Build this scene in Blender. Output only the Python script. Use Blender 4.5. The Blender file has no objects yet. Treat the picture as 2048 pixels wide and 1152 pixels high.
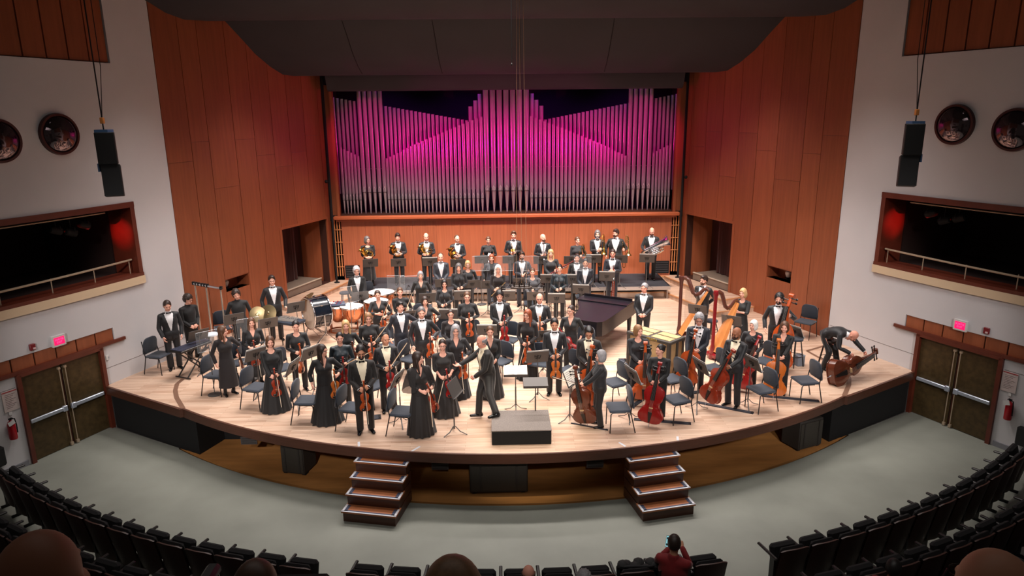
import bpy, bmesh, math, random
import numpy as np
from mathutils import Vector, Matrix
random.seed(7); rng = np.random.default_rng(7)
scene = bpy.context.scene
COL = scene.collection
PI = math.pi
# ---------------------------------------------------------------- camera (metres; stage floor z = 0, house floor z = ZH)
CX, CH, PITCH, YAW, ROLL, FPX = -0.3838, 6.163, 0.2484, 0.0214, -0.0102, 1379.05
ZH = -1.06
_cp, _sp, _cy, _sy = math.cos(PITCH), math.sin(PITCH), math.cos(YAW), math.sin(YAW)
CF = np.array([_sy*_cp, _cy*_cp, -_sp]); _r = np.array([_cy, -_sy, 0]); _u = np.cross(_r, CF)
CR = math.cos(ROLL)*_r + math.sin(ROLL)*_u; CU = -math.sin(ROLL)*_r + math.cos(ROLL)*_u
CC = np.array([CX, 0, CH])
cam_d = bpy.data.cameras.new('camera'); cam = bpy.data.objects.new('camera', cam_d); COL.objects.link(cam)
cam_d.sensor_width = 36; cam_d.lens = 36*FPX/2048; cam_d.clip_end = 200
m = Matrix.Identity(4)
for i in range(3):
    m[i][0], m[i][1], m[i][2], m[i][3] = CR[i], CU[i], -CF[i], CC[i]
cam.matrix_world = m
scene.camera = cam
# ---------------------------------------------------------------- world, lights, exposure
w = bpy.data.worlds.new('world'); scene.world = w; w.use_nodes = True
w.node_tree.nodes['Background'].inputs[0].default_value = (1, .86, .76, 1)
w.node_tree.nodes['Background'].inputs[1].default_value = .035
scene.view_settings.view_transform = 'Standard'; scene.view_settings.look = 'None'
scene.view_settings.gamma = 1; scene.view_settings.use_curve_mapping = False
scene.view_settings.exposure = -0.16

def area(name, loc, target, sx, sy, power, col, spread=180):
    d = bpy.data.lights.new(name, 'AREA'); d.shape = 'RECTANGLE'; d.size = sx; d.size_y = sy
    d.energy = power; d.color = col; d.spread = math.radians(spread)
    o = bpy.data.objects.new(name, d); COL.objects.link(o); o.location = loc
    o.rotation_euler = (Vector(target)-Vector(loc)).to_track_quat('-Z', 'Y').to_euler(); return o
def spot(name, loc, target, power, col, ang, blend=.4, rad=.15):
    d = bpy.data.lights.new(name, 'SPOT'); d.energy = power; d.color = col; d.spot_size = math.radians(ang)
    d.spot_blend = blend; d.shadow_soft_size = rad
    o = bpy.data.objects.new(name, d); COL.objects.link(o); o.location = loc
    o.rotation_euler = (Vector(target)-Vector(loc)).to_track_quat('-Z', 'Y').to_euler(); return o
# stage down-lights hung in the slots between the canopies
area('stage_downlight', (0, 20.0, 8.50), (0, 19.3, 0), 12, .5, 760, (1, .91, .86), 95)
area('stage_downlight', (0, 16.8, 8.9), (0, 16.0, 0), 14, .5, 720, (1, .91, .86), 88)
area('stage_downlight', (0, 20.9, 8.0), (0, 23.7, .8), 11, .4, 420, (1, .88, .80), 50)  # added area light brightening the back row and back wall, not in a slot
area('stage_frontlight', (0, 13.4, 9.8), (0, 15.5, 0), 14, .5, 300, (1, .91, .86), 75)
# front-of-house spots that light faces and the back wall
for x, tx in ((-7, -7.4), (-3.6, -3.8), (0, 0), (3.6, 3.8), (7, 7.4)):
    spot('front_spot', (x, -2.5, 9.0), (tx, 17.1, .4), 5800, (1, .90, .86), 22.5, .5, .3)
spot('podium_spot', (.4, 7.5, 11), (.15, 12.9, 0), 3200, (1, .86, .62), 16, .7, .12)
area('house_light', (0, 6.5, 10.5), (0, 10, -1), 12, 3, 185, (1, .93, .88), 140)
# magenta / violet LED fixtures that wash the organ pipes
for x in (-4.7, -2.85, -.95, .95, 2.85, 4.7):
    spot('organ_magenta', (x, 19.5, 8.45), (x*1.02, 24.7, 5.15), 2300, (1, .0, .30), 33, 1., .10)
for x in (-4.4, -1.5, 1.5, 4.4):
    spot('organ_violet', (x*.95, 24.3, 8.2), (x, 24.9, 5.5), 260, (.5, .03, 1), 110, .8, .12)
for sx in (-1, 1):
    spot('organ_added_glint', (sx*6.4, 21.3, 4.75), (-sx*1.0, 24.65, 5.1), 800, (1, .0, .30), 70, 1., .05)  # added side spots with no fixture, for glints midway up the pipes
# ---------------------------------------------------------------- pixel helpers (direction only; depth from the surface touched)
def ray(x, y): return CF + (x-1024)/FPX*CR - (y-576)/FPX*CU
def atz(x, y, z=0.): d = ray(x, y); return CC + d*(z-CC[2])/d[2]
def aty(x, y, Y): d = ray(x, y); return CC + d*(Y-CC[1])/d[1]
def wx(y): d = 18.04-y; return 8.76+.315*d+.02*d*d           # plan of the curved house walls
def sx_(y): return 8.76-(y-18.04)*.3803                     # plan of the wooden side walls
# ---------------------------------------------------------------- materials
def lin(c): return tuple((v/255/12.92 if v/255 <= .04045 else ((v/255+.055)/1.055)**2.4) for v in c)
MATS = {}
def mat(name, col, rough=.5, metal=0., spec=.5, var=0., scale=6., stretch=(1, 1, 1), bump=0., emit=None, estr=1., alpha=1., coat=0., objvar=0., trans=0., sheen=0.):
    if name in MATS: return MATS[name]
    M = bpy.data.materials.new(name); M.use_nodes = True; nt = M.node_tree; b = nt.nodes['Principled BSDF']
    c = lin(col)+(1,)
    b.inputs['Base Color'].default_value = c; b.inputs['Roughness'].default_value = rough; b.inputs['Metallic'].default_value = metal
    b.inputs['Specular IOR Level'].default_value = spec; b.inputs['Coat Weight'].default_value = coat
    b.inputs['Alpha'].default_value = alpha; b.inputs['Transmission Weight'].default_value = trans; b.inputs['Sheen Weight'].default_value = sheen
    M.diffuse_color = c
    if emit is not None:
        b.inputs['Emission Color'].default_value = lin(emit)+(1,); b.inputs['Emission Strength'].default_value = estr
    if var or bump or objvar:
        tc = nt.nodes.new('ShaderNodeTexCoord'); mp = nt.nodes.new('ShaderNodeMapping'); nz = nt.nodes.new('ShaderNodeTexNoise')
        mp.inputs['Scale'].default_value = stretch; nz.inputs['Scale'].default_value = scale; nz.inputs['Detail'].default_value = 4
        nt.links.new(tc.outputs['Object'], mp.inputs[0]); nt.links.new(mp.outputs[0], nz.inputs[0])
        src = None
        if var:
            mr = nt.nodes.new('ShaderNodeMapRange'); mr.inputs[3].default_value = 1-var; mr.inputs[4].default_value = 1+var
            mr.inputs[1].default_value = .3; mr.inputs[2].default_value = .7
            nt.links.new(nz.outputs[0], mr.inputs[0]); src = mr.outputs[0]
        if objvar:
            oi = nt.nodes.new('ShaderNodeObjectInfo'); m2 = nt.nodes.new('ShaderNodeMapRange')
            m2.inputs[3].default_value = 1-objvar; m2.inputs[4].default_value = 1+objvar
            nt.links.new(oi.outputs['Random'], m2.inputs[0])
            if src is None: src = m2.outputs[0]
            else:
                mu = nt.nodes.new('ShaderNodeMath'); mu.operation = 'MULTIPLY'
                nt.links.new(src, mu.inputs[0]); nt.links.new(m2.outputs[0], mu.inputs[1]); src = mu.outputs[0]
        if src is not None:
            vm = nt.nodes.new('ShaderNodeVectorMath'); vm.operation = 'SCALE'; vm.inputs[0].default_value = c[:3]
            nt.links.new(src, vm.inputs['Scale']); nt.links.new(vm.outputs[0], b.inputs['Base Color'])
        if bump:
            bp = nt.nodes.new('ShaderNodeBump'); bp.inputs['Strength'].default_value = bump; bp.inputs['Distance'].default_value = .02
            nt.links.new(nz.outputs[0], bp.inputs['Height']); nt.links.new(bp.outputs[0], b.inputs['Normal'])
    MATS[name] = M; return M
# ---------------------------------------------------------------- mesh building
def rotm(ax, a):
    c, s = math.cos(a), math.sin(a)
    return np.array({'x': [[1, 0, 0], [0, c, -s], [0, s, c]], 'y': [[c, 0, s], [0, 1, 0], [-s, 0, c]], 'z': [[c, -s, 0], [s, c, 0], [0, 0, 1]]}[ax])
def nrm(v): v = np.asarray(v, float); return v/(np.linalg.norm(v)+1e-12)
class MB:
    def __init__(s): s.v = []; s.f = []; s.mi = []
    def add(s, V, F, mi=0, M=None):
        V = np.asarray(V, float)
        if M is not None:
            M = np.asarray(M)
            V = V@M[:3, :3].T+(M[:3, 3] if M.shape[1] == 4 else 0)
        n = len(s.v); s.v.extend(V.tolist()); s.f.extend([[i+n for i in f] for f in F]); s.mi.extend([mi]*len(F)); return s
    def box(s, c, d, mi=0, R=None, bev=0.):
        x, y, z = [q/2 for q in d]
        if bev:
            b = min(bev, x*.9, y*.9, z*.9); pts = []; F = []
            # chamfered box: 24 verts
            idx = {}
            for sx in (-1, 1):
                for sy in (-1, 1):
                    for sz in (-1, 1):
                        for k in range(3):
                            p = [sx*(x-b), sy*(y-b), sz*(z-b)]; p[k] = (sx*x, sy*y, sz*z)[k]
                            idx[(sx, sy, sz, k)] = len(pts); pts.append(p)
            for k in range(3):
                a, b2 = [i for i in range(3) if i != k]
                for sk in (-1, 1):
                    q = []
                    for (u, v) in ((-1, -1), (1, -1), (1, 1), (-1, 1)):
                        t = [0, 0, 0]; t[k] = sk; t[a] = u; t[b2] = v; q.append(idx[(t[0], t[1], t[2], k)])
                    F.append(q if (sk > 0) ^ (k == 1) else q[::-1])
            for k in range(3):       # edges along axis k
                a, b2 = [i for i in range(3) if i != k]
                for u in (-1, 1):
                    for v in (-1, 1):
                        q = []
                        for (sk, kk) in ((-1, a), (1, a), (1, b2), (-1, b2)):
                            t = [0, 0, 0]; t[k] = sk; t[a] = u; t[b2] = v; q.append(idx[(t[0], t[1], t[2], kk)])
                        F.append(q)
            for sx in (-1, 1):
                for sy in (-1, 1):
                    for sz in (-1, 1): F.append([idx[(sx, sy, sz, k)] for k in range(3)])
            V = np.array(pts)
        else:
            V = np.array([[i, j, k] for i in (-x, x) for j in (-y, y) for k in (-z, z)])
            F = [[0, 1, 3, 2], [4, 6, 7, 5], [0, 4, 5, 1], [2, 3, 7, 6], [0, 2, 6, 4], [1, 5, 7, 3]]
        if R is not None: V = V@np.asarray(R).T
        return s.add(V+np.array(c), F, mi)
    def tube(s, pts, r, n=8, mi=0, caps=True, closed=False, flat=1., up=None):
        P = np.asarray(pts, float); k = len(P); r = np.broadcast_to(np.asarray(r, float), (k,))
        T = np.zeros_like(P)
        for i in range(k):
            a = P[(i-1) % k] if closed or i > 0 else P[i]; b = P[(i+1) % k] if closed or i < k-1 else P[i]
            T[i] = nrm(b-a)
        u = np.array(up, float) if up is not None else (np.array([0, 0, 1.]) if abs(T[0][2]) < .9 else np.array([1., 0, 0]))
        V = []
        for i in range(k):
            a = nrm(u-T[i]*(u@T[i])); u = a; b = np.cross(T[i], a)
            for j in range(n):
                t = 2*PI*j/n; V.append(P[i]+r[i]*(math.cos(t)*a*flat+math.sin(t)*b))
        F = []
        for i in range(k if closed else k-1):
            i2 = (i+1) % k
            for j in range(n): F.append([i*n+j, i*n+(j+1) % n, i2*n+(j+1) % n, i2*n+j])
        if caps and not closed: F.append(list(range(n))[::-1]); F.append([(k-1)*n+j for j in range(n)])
        return s.add(V, F, mi)
    def lathe(s, prof, n=24, mi=0, M=None, caps=False):
        V = []; F = []; k = len(prof)
        for (r, z) in prof:
            for j in range(n): t = 2*PI*j/n; V.append([r*math.cos(t), r*math.sin(t), z])
        for i in range(k-1):
            for j in range(n): F.append([i*n+j, i*n+(j+1) % n, (i+1)*n+(j+1) % n, (i+1)*n+j])
        if caps: F.append(list(range(n))[::-1]); F.append([(k-1)*n+j for j in range(n)])
        return s.add(V, F, mi, M)
    def prism(s, poly, z0, z1, mi=0, M=None):
        n = len(poly); V = [[x, y, z0] for x, y in poly]+[[x, y, z1] for x, y in poly]
        F = [list(range(n))[::-1], list(range(n, 2*n))]+[[i, (i+1) % n, n+(i+1) % n, n+i] for i in range(n)]
        return s.add(V, F, mi, M)
    def quad(s, *p, mi=0): return s.add(p, [list(range(len(p)))], mi)
    def ell(s, c, r, n=10, k=6, mi=0, R=None):
        V = []; F = []
        for i in range(k+1):
            a = PI*i/k
            for j in range(n): t = 2*PI*j/n; V.append([r[0]*math.sin(a)*math.cos(t), r[1]*math.sin(a)*math.sin(t), r[2]*math.cos(a)])
        for i in range(k):
            for j in range(n): F.append([i*n+j, (i+1)*n+j, (i+1)*n+(j+1) % n, i*n+(j+1) % n])
        V = np.array(V)
        if R is not None: V = V@np.asarray(R).T
        return s.add(V+np.array(c), F, mi)
    def mesh(s, name, mats, smooth=40):
        me = bpy.data.meshes.new(name); me.from_pydata(s.v, [], s.f)
        for mm in (mats if isinstance(mats, (list, tuple)) else [mats]): me.materials.append(mm)
        me.polygons.foreach_set('material_index', s.mi)
        if smooth:
            me.polygons.foreach_set('use_smooth', [True]*len(s.f)); me.update(); me.set_sharp_from_angle(angle=math.radians(smooth))
        me.validate(); me.update(); return me
    def build(s, name, mats, parent=None, smooth=40, loc=None, rz=0.):
        return link(name, s.mesh(name, mats, smooth), parent, loc, rz)
def link(name, data, parent=None, loc=None, rz=0.):
    o = bpy.data.objects.new(name, data); COL.objects.link(o)
    if parent is not None: o.parent = parent
    if loc is not None: o.location = loc
    if rz: o.rotation_euler[2] = rz
    return o
def npmesh(name, V, F, mats, mi=None, smooth=True):
    me = bpy.data.meshes.new(name); V = np.asarray(V, np.float32); F = np.asarray(F, np.int32)
    me.vertices.add(len(V)); me.vertices.foreach_set('co', V.ravel())
    k = F.shape[1]; me.loops.add(F.size); me.loops.foreach_set('vertex_index', F.ravel())
    me.polygons.add(len(F)); me.polygons.foreach_set('loop_start', np.arange(0, F.size, k, dtype=np.int32))
    for mm in (mats if isinstance(mats, (list, tuple)) else [mats]): me.materials.append(mm)
    if mi is not None: me.polygons.foreach_set('material_index', np.asarray(mi, np.int32))
    if smooth: me.polygons.foreach_set('use_smooth', np.ones(len(F), bool))
    me.update(calc_edges=True); return me
def tag(o, label=None, cat=None, group=None, kind=None):
    if label: o['label'] = label
    if cat: o['category'] = cat
    if group: o['group'] = group
    if kind: o['kind'] = kind
    return o
def thing(name, label, cat, loc=(0, 0, 0), rz=0., group=None):
    o = bpy.data.objects.new(name, None); COL.objects.link(o); o.empty_display_size = .1
    o.location = loc; o.rotation_euler[2] = rz; return tag(o, label, cat, group)
KIDS = {}
def kids(o):
    return [c for c in o.children]
def copy_tree(o, parent=None):
    c = o.copy(); COL.objects.link(c); c.parent = parent
    for ch in list(o.children): copy_tree(ch, c)
    return c
PROTO = {}
def place(proto, M, label, cat=None, group=None):
    """first use takes the prototype itself, later ones copies of it and its parts"""
    p = PROTO[proto]
    if not p['used']: o = p['o']; p['used'] = True
    else: o = copy_tree(p['o'])
    o.matrix_world = M; tag(o, label, cat or p['cat'], group or p['group']); return o
def proto(key, name, cat, group):
    o = thing(name, None, cat); PROTO[key] = dict(o=o, used=False, cat=cat, group=group); return o
def TR(loc=(0, 0, 0), rz=0., rx=0., ry=0.):
    return Matrix.Translation(Vector(loc)) @ Matrix.Rotation(rz, 4, 'Z') @ Matrix.Rotation(ry, 4, 'Y') @ Matrix.Rotation(rx, 4, 'X')
def frame(o, xa, ya, za):
    M = Matrix.Identity(4)
    for i in range(3): M[i][0], M[i][1], M[i][2], M[i][3] = xa[i], ya[i], za[i], o[i]
    return M
def struct(name, mb, mats, label, smooth=40, parent=None):
    o = mb.build(name, mats, parent, smooth)
    if parent is None: tag(o, label, None, None, 'structure')
    return o
def text_mesh(name, body, size, material, parent, M, extrude=.002, align='CENTER'):
    cu = bpy.data.curves.new(name, 'FONT'); cu.body = body; cu.size = size; cu.extrude = extrude; cu.align_x = align; cu.align_y = 'CENTER'; cu.resolution_u = 2
    t = bpy.data.objects.new(name, cu); COL.objects.link(t); bpy.context.view_layer.update()
    me = bpy.data.meshes.new_from_object(t.evaluated_get(bpy.context.evaluated_depsgraph_get())); bpy.data.objects.remove(t); bpy.data.curves.remove(cu)
    me.materials.clear(); me.materials.append(material); o = link(name, me, parent); o.matrix_local = M; return o
# ---------------------------------------------------------------- surfaces
def plank_mat():
    M = bpy.data.materials.new('stage_planks'); M.use_nodes = True; nt = M.node_tree; b = nt.nodes['Principled BSDF']
    tc = nt.nodes.new('ShaderNodeTexCoord'); br = nt.nodes.new('ShaderNodeTexBrick')
    br.inputs['Scale'].default_value = 1; br.inputs['Brick Width'].default_value = 1.05; br.inputs['Row Height'].default_value = .072
    br.inputs['Mortar Size'].default_value = .0015; br.offset_frequency = 2; br.offset = .37; br.squash = 1
    br.inputs['Color1'].default_value = lin((208, 180, 158))+(1,); br.inputs['Color2'].default_value = lin((182, 146, 122))+(1,)
    br.inputs['Mortar'].default_value = lin((140, 100, 76))+(1,); br.inputs['Bias'].default_value = -.25
    nt.links.new(tc.outputs['Object'], br.inputs[0])
    mp = nt.nodes.new('ShaderNodeMapping'); mp.inputs['Scale'].default_value = (1.2, 14, 1); nz = nt.nodes.new('ShaderNodeTexNoise'); nz.inputs['Scale'].default_value = 2.2
    nt.links.new(tc.outputs['Object'], mp.inputs[0]); nt.links.new(mp.outputs[0], nz.inputs[0])
    mx = nt.nodes.new('ShaderNodeMix'); mx.data_type = 'RGBA'; mx.blend_type = 'MULTIPLY'; mx.inputs[0].default_value = .5
    cr = nt.nodes.new('ShaderNodeValToRGB'); cr.color_ramp.elements[0].position = .3; cr.color_ramp.elements[0].color = (.72, .66, .62, 1); cr.color_ramp.elements[1].position = .65; cr.color_ramp.elements[1].color = (1.12, 1.1, 1.08, 1)
    nt.links.new(nz.outputs[0], cr.inputs[0]); nt.links.new(br.outputs[0], mx.inputs[6]); nt.links.new(cr.outputs[0], mx.inputs[7]); nt.links.new(mx.outputs[2], b.inputs['Base Color'])
    b.inputs['Roughness'].default_value = .42; return M
m_plank = plank_mat()
m_lip = mat('stage_lip_wood', (80, 47, 34), .4, var=.15, scale=3, stretch=(1, 1, 12))
m_wood = mat('wall_veneer', (146, 80, 50), .42, var=.12, scale=2.2, stretch=(6, 6, .35), objvar=.09)
m_woodd = mat('wall_backing_dark', (58, 28, 18), .6)
m_woodb = mat('back_wall_veneer', (160, 86, 54), .45, var=.14, scale=2.6, stretch=(8, 8, .3), objvar=.06)
m_plaster = mat('plaster_white', (206, 204, 206), .8, var=.03, scale=.8, bump=.02)
m_concrete = mat('house_floor_grey', (130, 133, 124), .55, var=.10, scale=1.1, bump=.05)
m_pit = mat('pit_floor_brown', (172, 120, 66), .55, var=.15, scale=1.5, stretch=(1, 5, 1))
m_black = mat('matt_black', (8, 8, 9), .85)
m_canopy = mat('canopy_charcoal', (44, 43, 49), .75, var=.10, scale=.7)
m_curtain = mat('curtain_maroon', (74, 34, 28), .9, var=.2, scale=3, stretch=(4, 4, .2), sheen=.2)
m_mahog = mat('mahogany_frame', (96, 42, 28), .4, var=.15, scale=3)
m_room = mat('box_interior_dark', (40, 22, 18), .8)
m_steel = mat('brushed_steel', (186, 194, 206), .35, .55)
m_brass = mat('rail_brass', (184, 164, 140), .4, .4)
m_white = mat('white_paint', (215, 214, 212), .6)
m_tape = mat('white_tread_tape', (205, 208, 215), .6)
m_tread = mat('tread_wood', (170, 104, 64), .5, var=.15, scale=4, stretch=(1, 8, 1))
# ---------------------------------------------------------------- stage deck
RC, R0 = 24.04, 12.34
def arc(R, x0, x1, n): return [(x, RC-math.sqrt(R*R-x*x)) for x in np.linspace(x0, x1, n)]
front = arc(R0, -7.27, 7.27, 61)
outline = front+[(9.68, 15.47)]+[(wx(y), y) for y in np.linspace(15.9, 18.0, 6)]+[(8.76, 18.04), (6.28, 24.55), (-6.28, 24.55), (-8.76, 18.04)]+[(-wx(y), y) for y in np.linspace(18.0, 15.9, 6)]+[(-9.68, 15.47)]
mb = MB(); mb.prism(outline, -.17, 0)
stage = struct('floor', mb, m_plank, 'light maple plank concert stage floor with curved front')
mb = MB()      # lip: brown fascia along the curved front and the two straight wings
lipo = [(-9.70, 15.44)]+[(-7.33, 14.02)]+[(x, y-.03) for x, y in front]+[(7.33, 14.02), (9.70, 15.44)]
for a, b in zip(lipo[:-1], lipo[1:]):
    mb.quad((a[0], a[1], -.19), (b[0], b[1], -.19), (b[0], b[1], .004), (a[0], a[1], .004))
    a2, b2 = [(p[0]*.997, p[1]+.045) for p in (a, b)]
    mb.quad((a[0], a[1], .004), (b[0], b[1], .004), (b2[0], b2[1], .004), (a2[0], a2[1], .004))
    mb.quad((a[0], a[1], -.19), (a2[0], a2[1], -.19), (b2[0], b2[1], -.19), (b[0], b[1], -.19))
struct('trim_1', mb, m_lip, 'brown wooden lip along the curved stage front')
for s, nm in ((-1, 'left'), (1, 'right')):       # black skirt under the wings, inlaid curved strip in the floor
    mb = MB(); a, b = (s*9.6, 15.50), (s*7.0, 14.0)
    mb.quad((a[0], a[1], ZH-.02), (b[0], b[1], ZH-.02), (b[0], b[1], -.17), (a[0], a[1], -.17)); mb.quad((b[0], b[1], ZH), (b[0]-s*.3, b[1]+.8, ZH), (b[0]-s*.3, b[1]+.8, -.17), (b[0], b[1], -.17))
    struct('trim_2' if s < 0 else 'trim_3', mb, m_black, 'black skirt panel under the %s stage wing' % nm)
    pts = [atz(*p) for p in (((367, 815), (353, 795), (350.5, 781), (354, 768), (366, 758)))]
    pts = [(s*abs(p[0]), p[1]) for p in pts]; pts[0] = (s*7.27, 14.07)
    mb = MB()
    for i in range(len(pts)-1):
        p, q = np.array(pts[i]), np.array(pts[i+1]); t = nrm(q-p); n = np.array([-t[1], t[0]])*.05
        mb.quad((*(p+n), .004), (*(q+n), .004), (*(q-n), .004), (*(p-n), .004))
    struct('trim_4' if s < 0 else 'trim_5', mb, mat('floor_inlay', (120, 88, 70), .45), 'dark curved inlay strip in the stage floor, %s side' % nm)
mb = MB()
for p, q in (((1614, 702), (1655, 690)), ((1614, 702), (1650, 722))):
    a, b = atz(*p)[:2], atz(*q)[:2]; t = nrm(b-a); n = np.array([-t[1], t[0]])*.04
    mb.quad((*(a+n), .004), (*(b+n), .004), (*(b-n), .004), (*(a-n), .004))
struct('trim_6', mb, MATS['floor_inlay'], 'brown angled trapdoor seam in the floor near the right wall')
# back tiers: two wooden steps round the rear of the stage
for k, (z, pts) in enumerate(((.17, [(-7.7, 20.8), (-6.31, 20.2), (-5.33, 22.8), (5.33, 22.8), (6.31, 20.2), (7.7, 20.8), (6.28, 24.55), (-6.28, 24.55)]),
                              (.34, [(-7.5, 21.35), (-6.76, 21.0), (-5.72, 24.45), (5.72, 24.45), (6.76, 21.0), (7.5, 21.35), (6.28, 24.55), (-6.28, 24.55)]))):
    mb = MB(); mb.prism(pts, z-.172, z); o = struct('floor', mb, m_plank, 'wooden step %s at the back of the stage' % ('lower tier' if k == 0 else 'upper tier'))
    mb = MB()
    for a, b in zip(pts[:5], pts[1:6]):
        a = np.array(a); b = np.array(b); t = nrm(b-a); c = (a+b)/2
        mb.box((c[0]-t[1]*-.0, c[1], z-.016), (np.linalg.norm(b-a), .05, .036), R=rotm('z', math.atan2(t[1], t[0])))
    mb.build('nosing', mat('step_nosing', (196, 140, 96), .45), o)
# ---------------------------------------------------------------- pit and house floor
hf = arc(R0+.03, -7.6, 7.6, 41)
mb = MB(); mb.prism([(-11.6, 6), (-13.5, 8.5), (-11.2, 12.4), (-9.72, 15.5), (-7.6, 14.32)]+hf+[(7.6, 14.32), (9.72, 15.5), (11.2, 12.4), (13.5, 8.5), (11.6, 6)][:], ZH-.2, ZH)
struct('floor', mb, m_concrete, 'pale grey polished concrete floor in front of the stage')
mb = MB(); mb.prism(arc(R0-.05, -8.2, 8.2, 31)+[(8.2, 16.5), (-8.2, 16.5)], ZH-.2, ZH-.012)
struct('floor', mb, m_pit, 'brown wooden pit floor under the stage overhang')
mb = MB(); mb.box((0, 14.75, -.62), (14.4, .05, .9)); struct('wall_pit', mb, m_black, 'black back wall under the stage')
# ---------------------------------------------------------------- curved white house walls, doors, boxes
def wpt(s, y, z, out=0.):
    dy = .05; t = nrm([wx(y-dy)-wx(y+dy), -2*dy]); n = np.array([-t[1], t[0]])   # outward normal for s=+1
    x = wx(y)+n[0]*out; yy = y+n[1]*out; return (s*x, yy, z)
def whex(mb, s, y0, y1, z0, z1, o0=0., o1=.3, mi=0, nseg=1):
    ys = np.linspace(y0, y1, nseg+1)
    for a, b in zip(ys[:-1], ys[1:]):
        P = [wpt(s, a, z0, o0), wpt(s, b, z0, o0), wpt(s, b, z1, o0), wpt(s, a, z1, o0), wpt(s, a, z0, o1), wpt(s, b, z0, o1), wpt(s, b, z1, o1), wpt(s, a, z1, o1)]
        F = [[0, 1, 2, 3], [7, 6, 5, 4], [0, 4, 5, 1], [3, 2, 6, 7]]
        if a == ys[0]: F.append([0, 3, 7, 4])
        if b == ys[-1]: F.append([1, 5, 6, 2])
        if s < 0: F = [f[::-1] for f in F]
        mb.add(P, F, mi)
def wmat(s, y, z, out=0.):     # frame on the wall: x along the wall (towards the picture edge), y up, z into the room
    p = np.array(wpt(s, y, z, out)); q = np.array(wpt(s, y-.02, z, out)); t = nrm(q-p)*(1 if s > 0 else -1); up = np.array([0, 0, 1.]); n = np.cross(t, up)
    return frame(p, t, up, n)
for s, nm in ((-1, 'left'), (1, 'right')):
    mb = MB(); YE = 9.0
    whex(mb, s, 18.04, 16.85, ZH, 11.5, nseg=5)
    whex(mb, s, 16.85, 16.0, ZH, 2.22, nseg=4)
    whex(mb, s, 16.0, 15.5, ZH, 2.22, nseg=2) if 0 else (whex(mb, s, 16.0, 15.87, ZH, 2.22), whex(mb, s, 15.87, 15.5, ZH, .99, nseg=2))
    whex(mb, s, 15.87, YE, 1.32, 2.22, nseg=28); whex(mb, s, 13.75, YE, ZH, .97, nseg=16)
    whex(mb, s, 16.85, YE, 4.17, 7.36, nseg=30)
    whex(mb, s, 16.85, 16.8, 7.36, 11.5)
    wall = struct('wall_far_%s' % nm, mb, m_plaster, 'curved white plaster side wall of the house, %s' % nm)
    mb = MB(); whex(mb, s, 16.86, YE, 2.18, 2.37, -.06, .25, nseg=30); mb.build('box_lip', mat('box_lip_cream', (216, 192, 160), .7), wall)
    mb = MB(); whex(mb, s, 18.0, 15.5, .40, .405, -.004, .01, nseg=8); whex(mb, s, 13.7, YE, .70, .706, -.004, .01, nseg=10); mb.build('joint_line', m_woodd, wall)
    # strip of short wood panels over the door and ledge below it
    ys = np.arange(15.87, YE, -.43)
    mb = MB(); whex(mb, s, 15.87, YE, .97, 1.32, .06, .3, nseg=20); mb.build('panel_backing', m_woodd, wall)
    for y in ys[:-1]:
        mb = MB(); whex(mb, s, y-.015, y-.415, .985, 1.315, .025, .06); mb.build('panel', m_wood, wall)
    mb = MB(); whex(mb, s, 16.11, YE, .955, 1.03, -.05, .02, nseg=24); tag(mb.build('trim_7' if s < 0 else 'trim_8', m_mahog), 'dark wooden ledge over the %s exit door' % nm, None, None, 'structure')
    # tall wood slats high on the wall
    mb = MB(); whex(mb, s, 16.8, YE, 7.36, 11.5, .12, .3, nseg=24); mb.build('slat_backing', m_woodd, wall)
    for y in np.arange(16.78, YE, -.46):
        mb = MB(); whex(mb, s, y, y-.43, 7.38, 11.5, .04, .12, nseg=2); mb.build('slat', m_wood, wall)
    # box opening: frame, dark room behind, rail
    bx = thing('theatre_box', 'dark recessed theatre box with mahogany frame, high on the %s wall' % nm, 'theatre box', wpt(s, 15.0, 2.37, 0))
    inv = Matrix.Translation(-Vector(bx.location))
    def bpart(name, mbb, mm, par=bx):
        o = mbb.build(name, mm, par); 
        if par is bx: o.location = -Vector(bx.location)
        return o
    mb = MB(); whex(mb, s, 16.85, 16.74, 2.37, 4.17, -.03, .75); whex(mb, s, 16.85, YE, 4.06, 4.19, -.04, .1, nseg=30); whex(mb, s, 16.85, YE, 2.36, 2.45, -.05, .5, nseg=30); bpart('frame', mb, m_mahog)
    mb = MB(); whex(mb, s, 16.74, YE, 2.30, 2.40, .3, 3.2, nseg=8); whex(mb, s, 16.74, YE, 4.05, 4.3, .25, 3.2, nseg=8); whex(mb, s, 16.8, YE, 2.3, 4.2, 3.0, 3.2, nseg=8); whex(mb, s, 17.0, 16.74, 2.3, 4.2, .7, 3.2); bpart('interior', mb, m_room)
    mb = MB(); mb.tube([wpt(s, y, 2.78-(16.75-y)*.02, .12) for y in np.linspace(16.70, 10, 24)], .025, 8); bpart('rail', mb, m_brass)
    for y in (16.62, 15.72, 14.78, 13.8, 12.8):
        mb = MB(); mb.tube([wpt(s, y, 2.42, .12), wpt(s, y, 2.77, .12)], .012, 6); bpart('rail_post', mb, m_brass)
    mb = MB(); mb.tube([wpt(s, y, 3.98, .25) for y in np.linspace(16.3, 11, 16)], .016, 6); bpart('lighting_bar', mb, m_brass)
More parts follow.
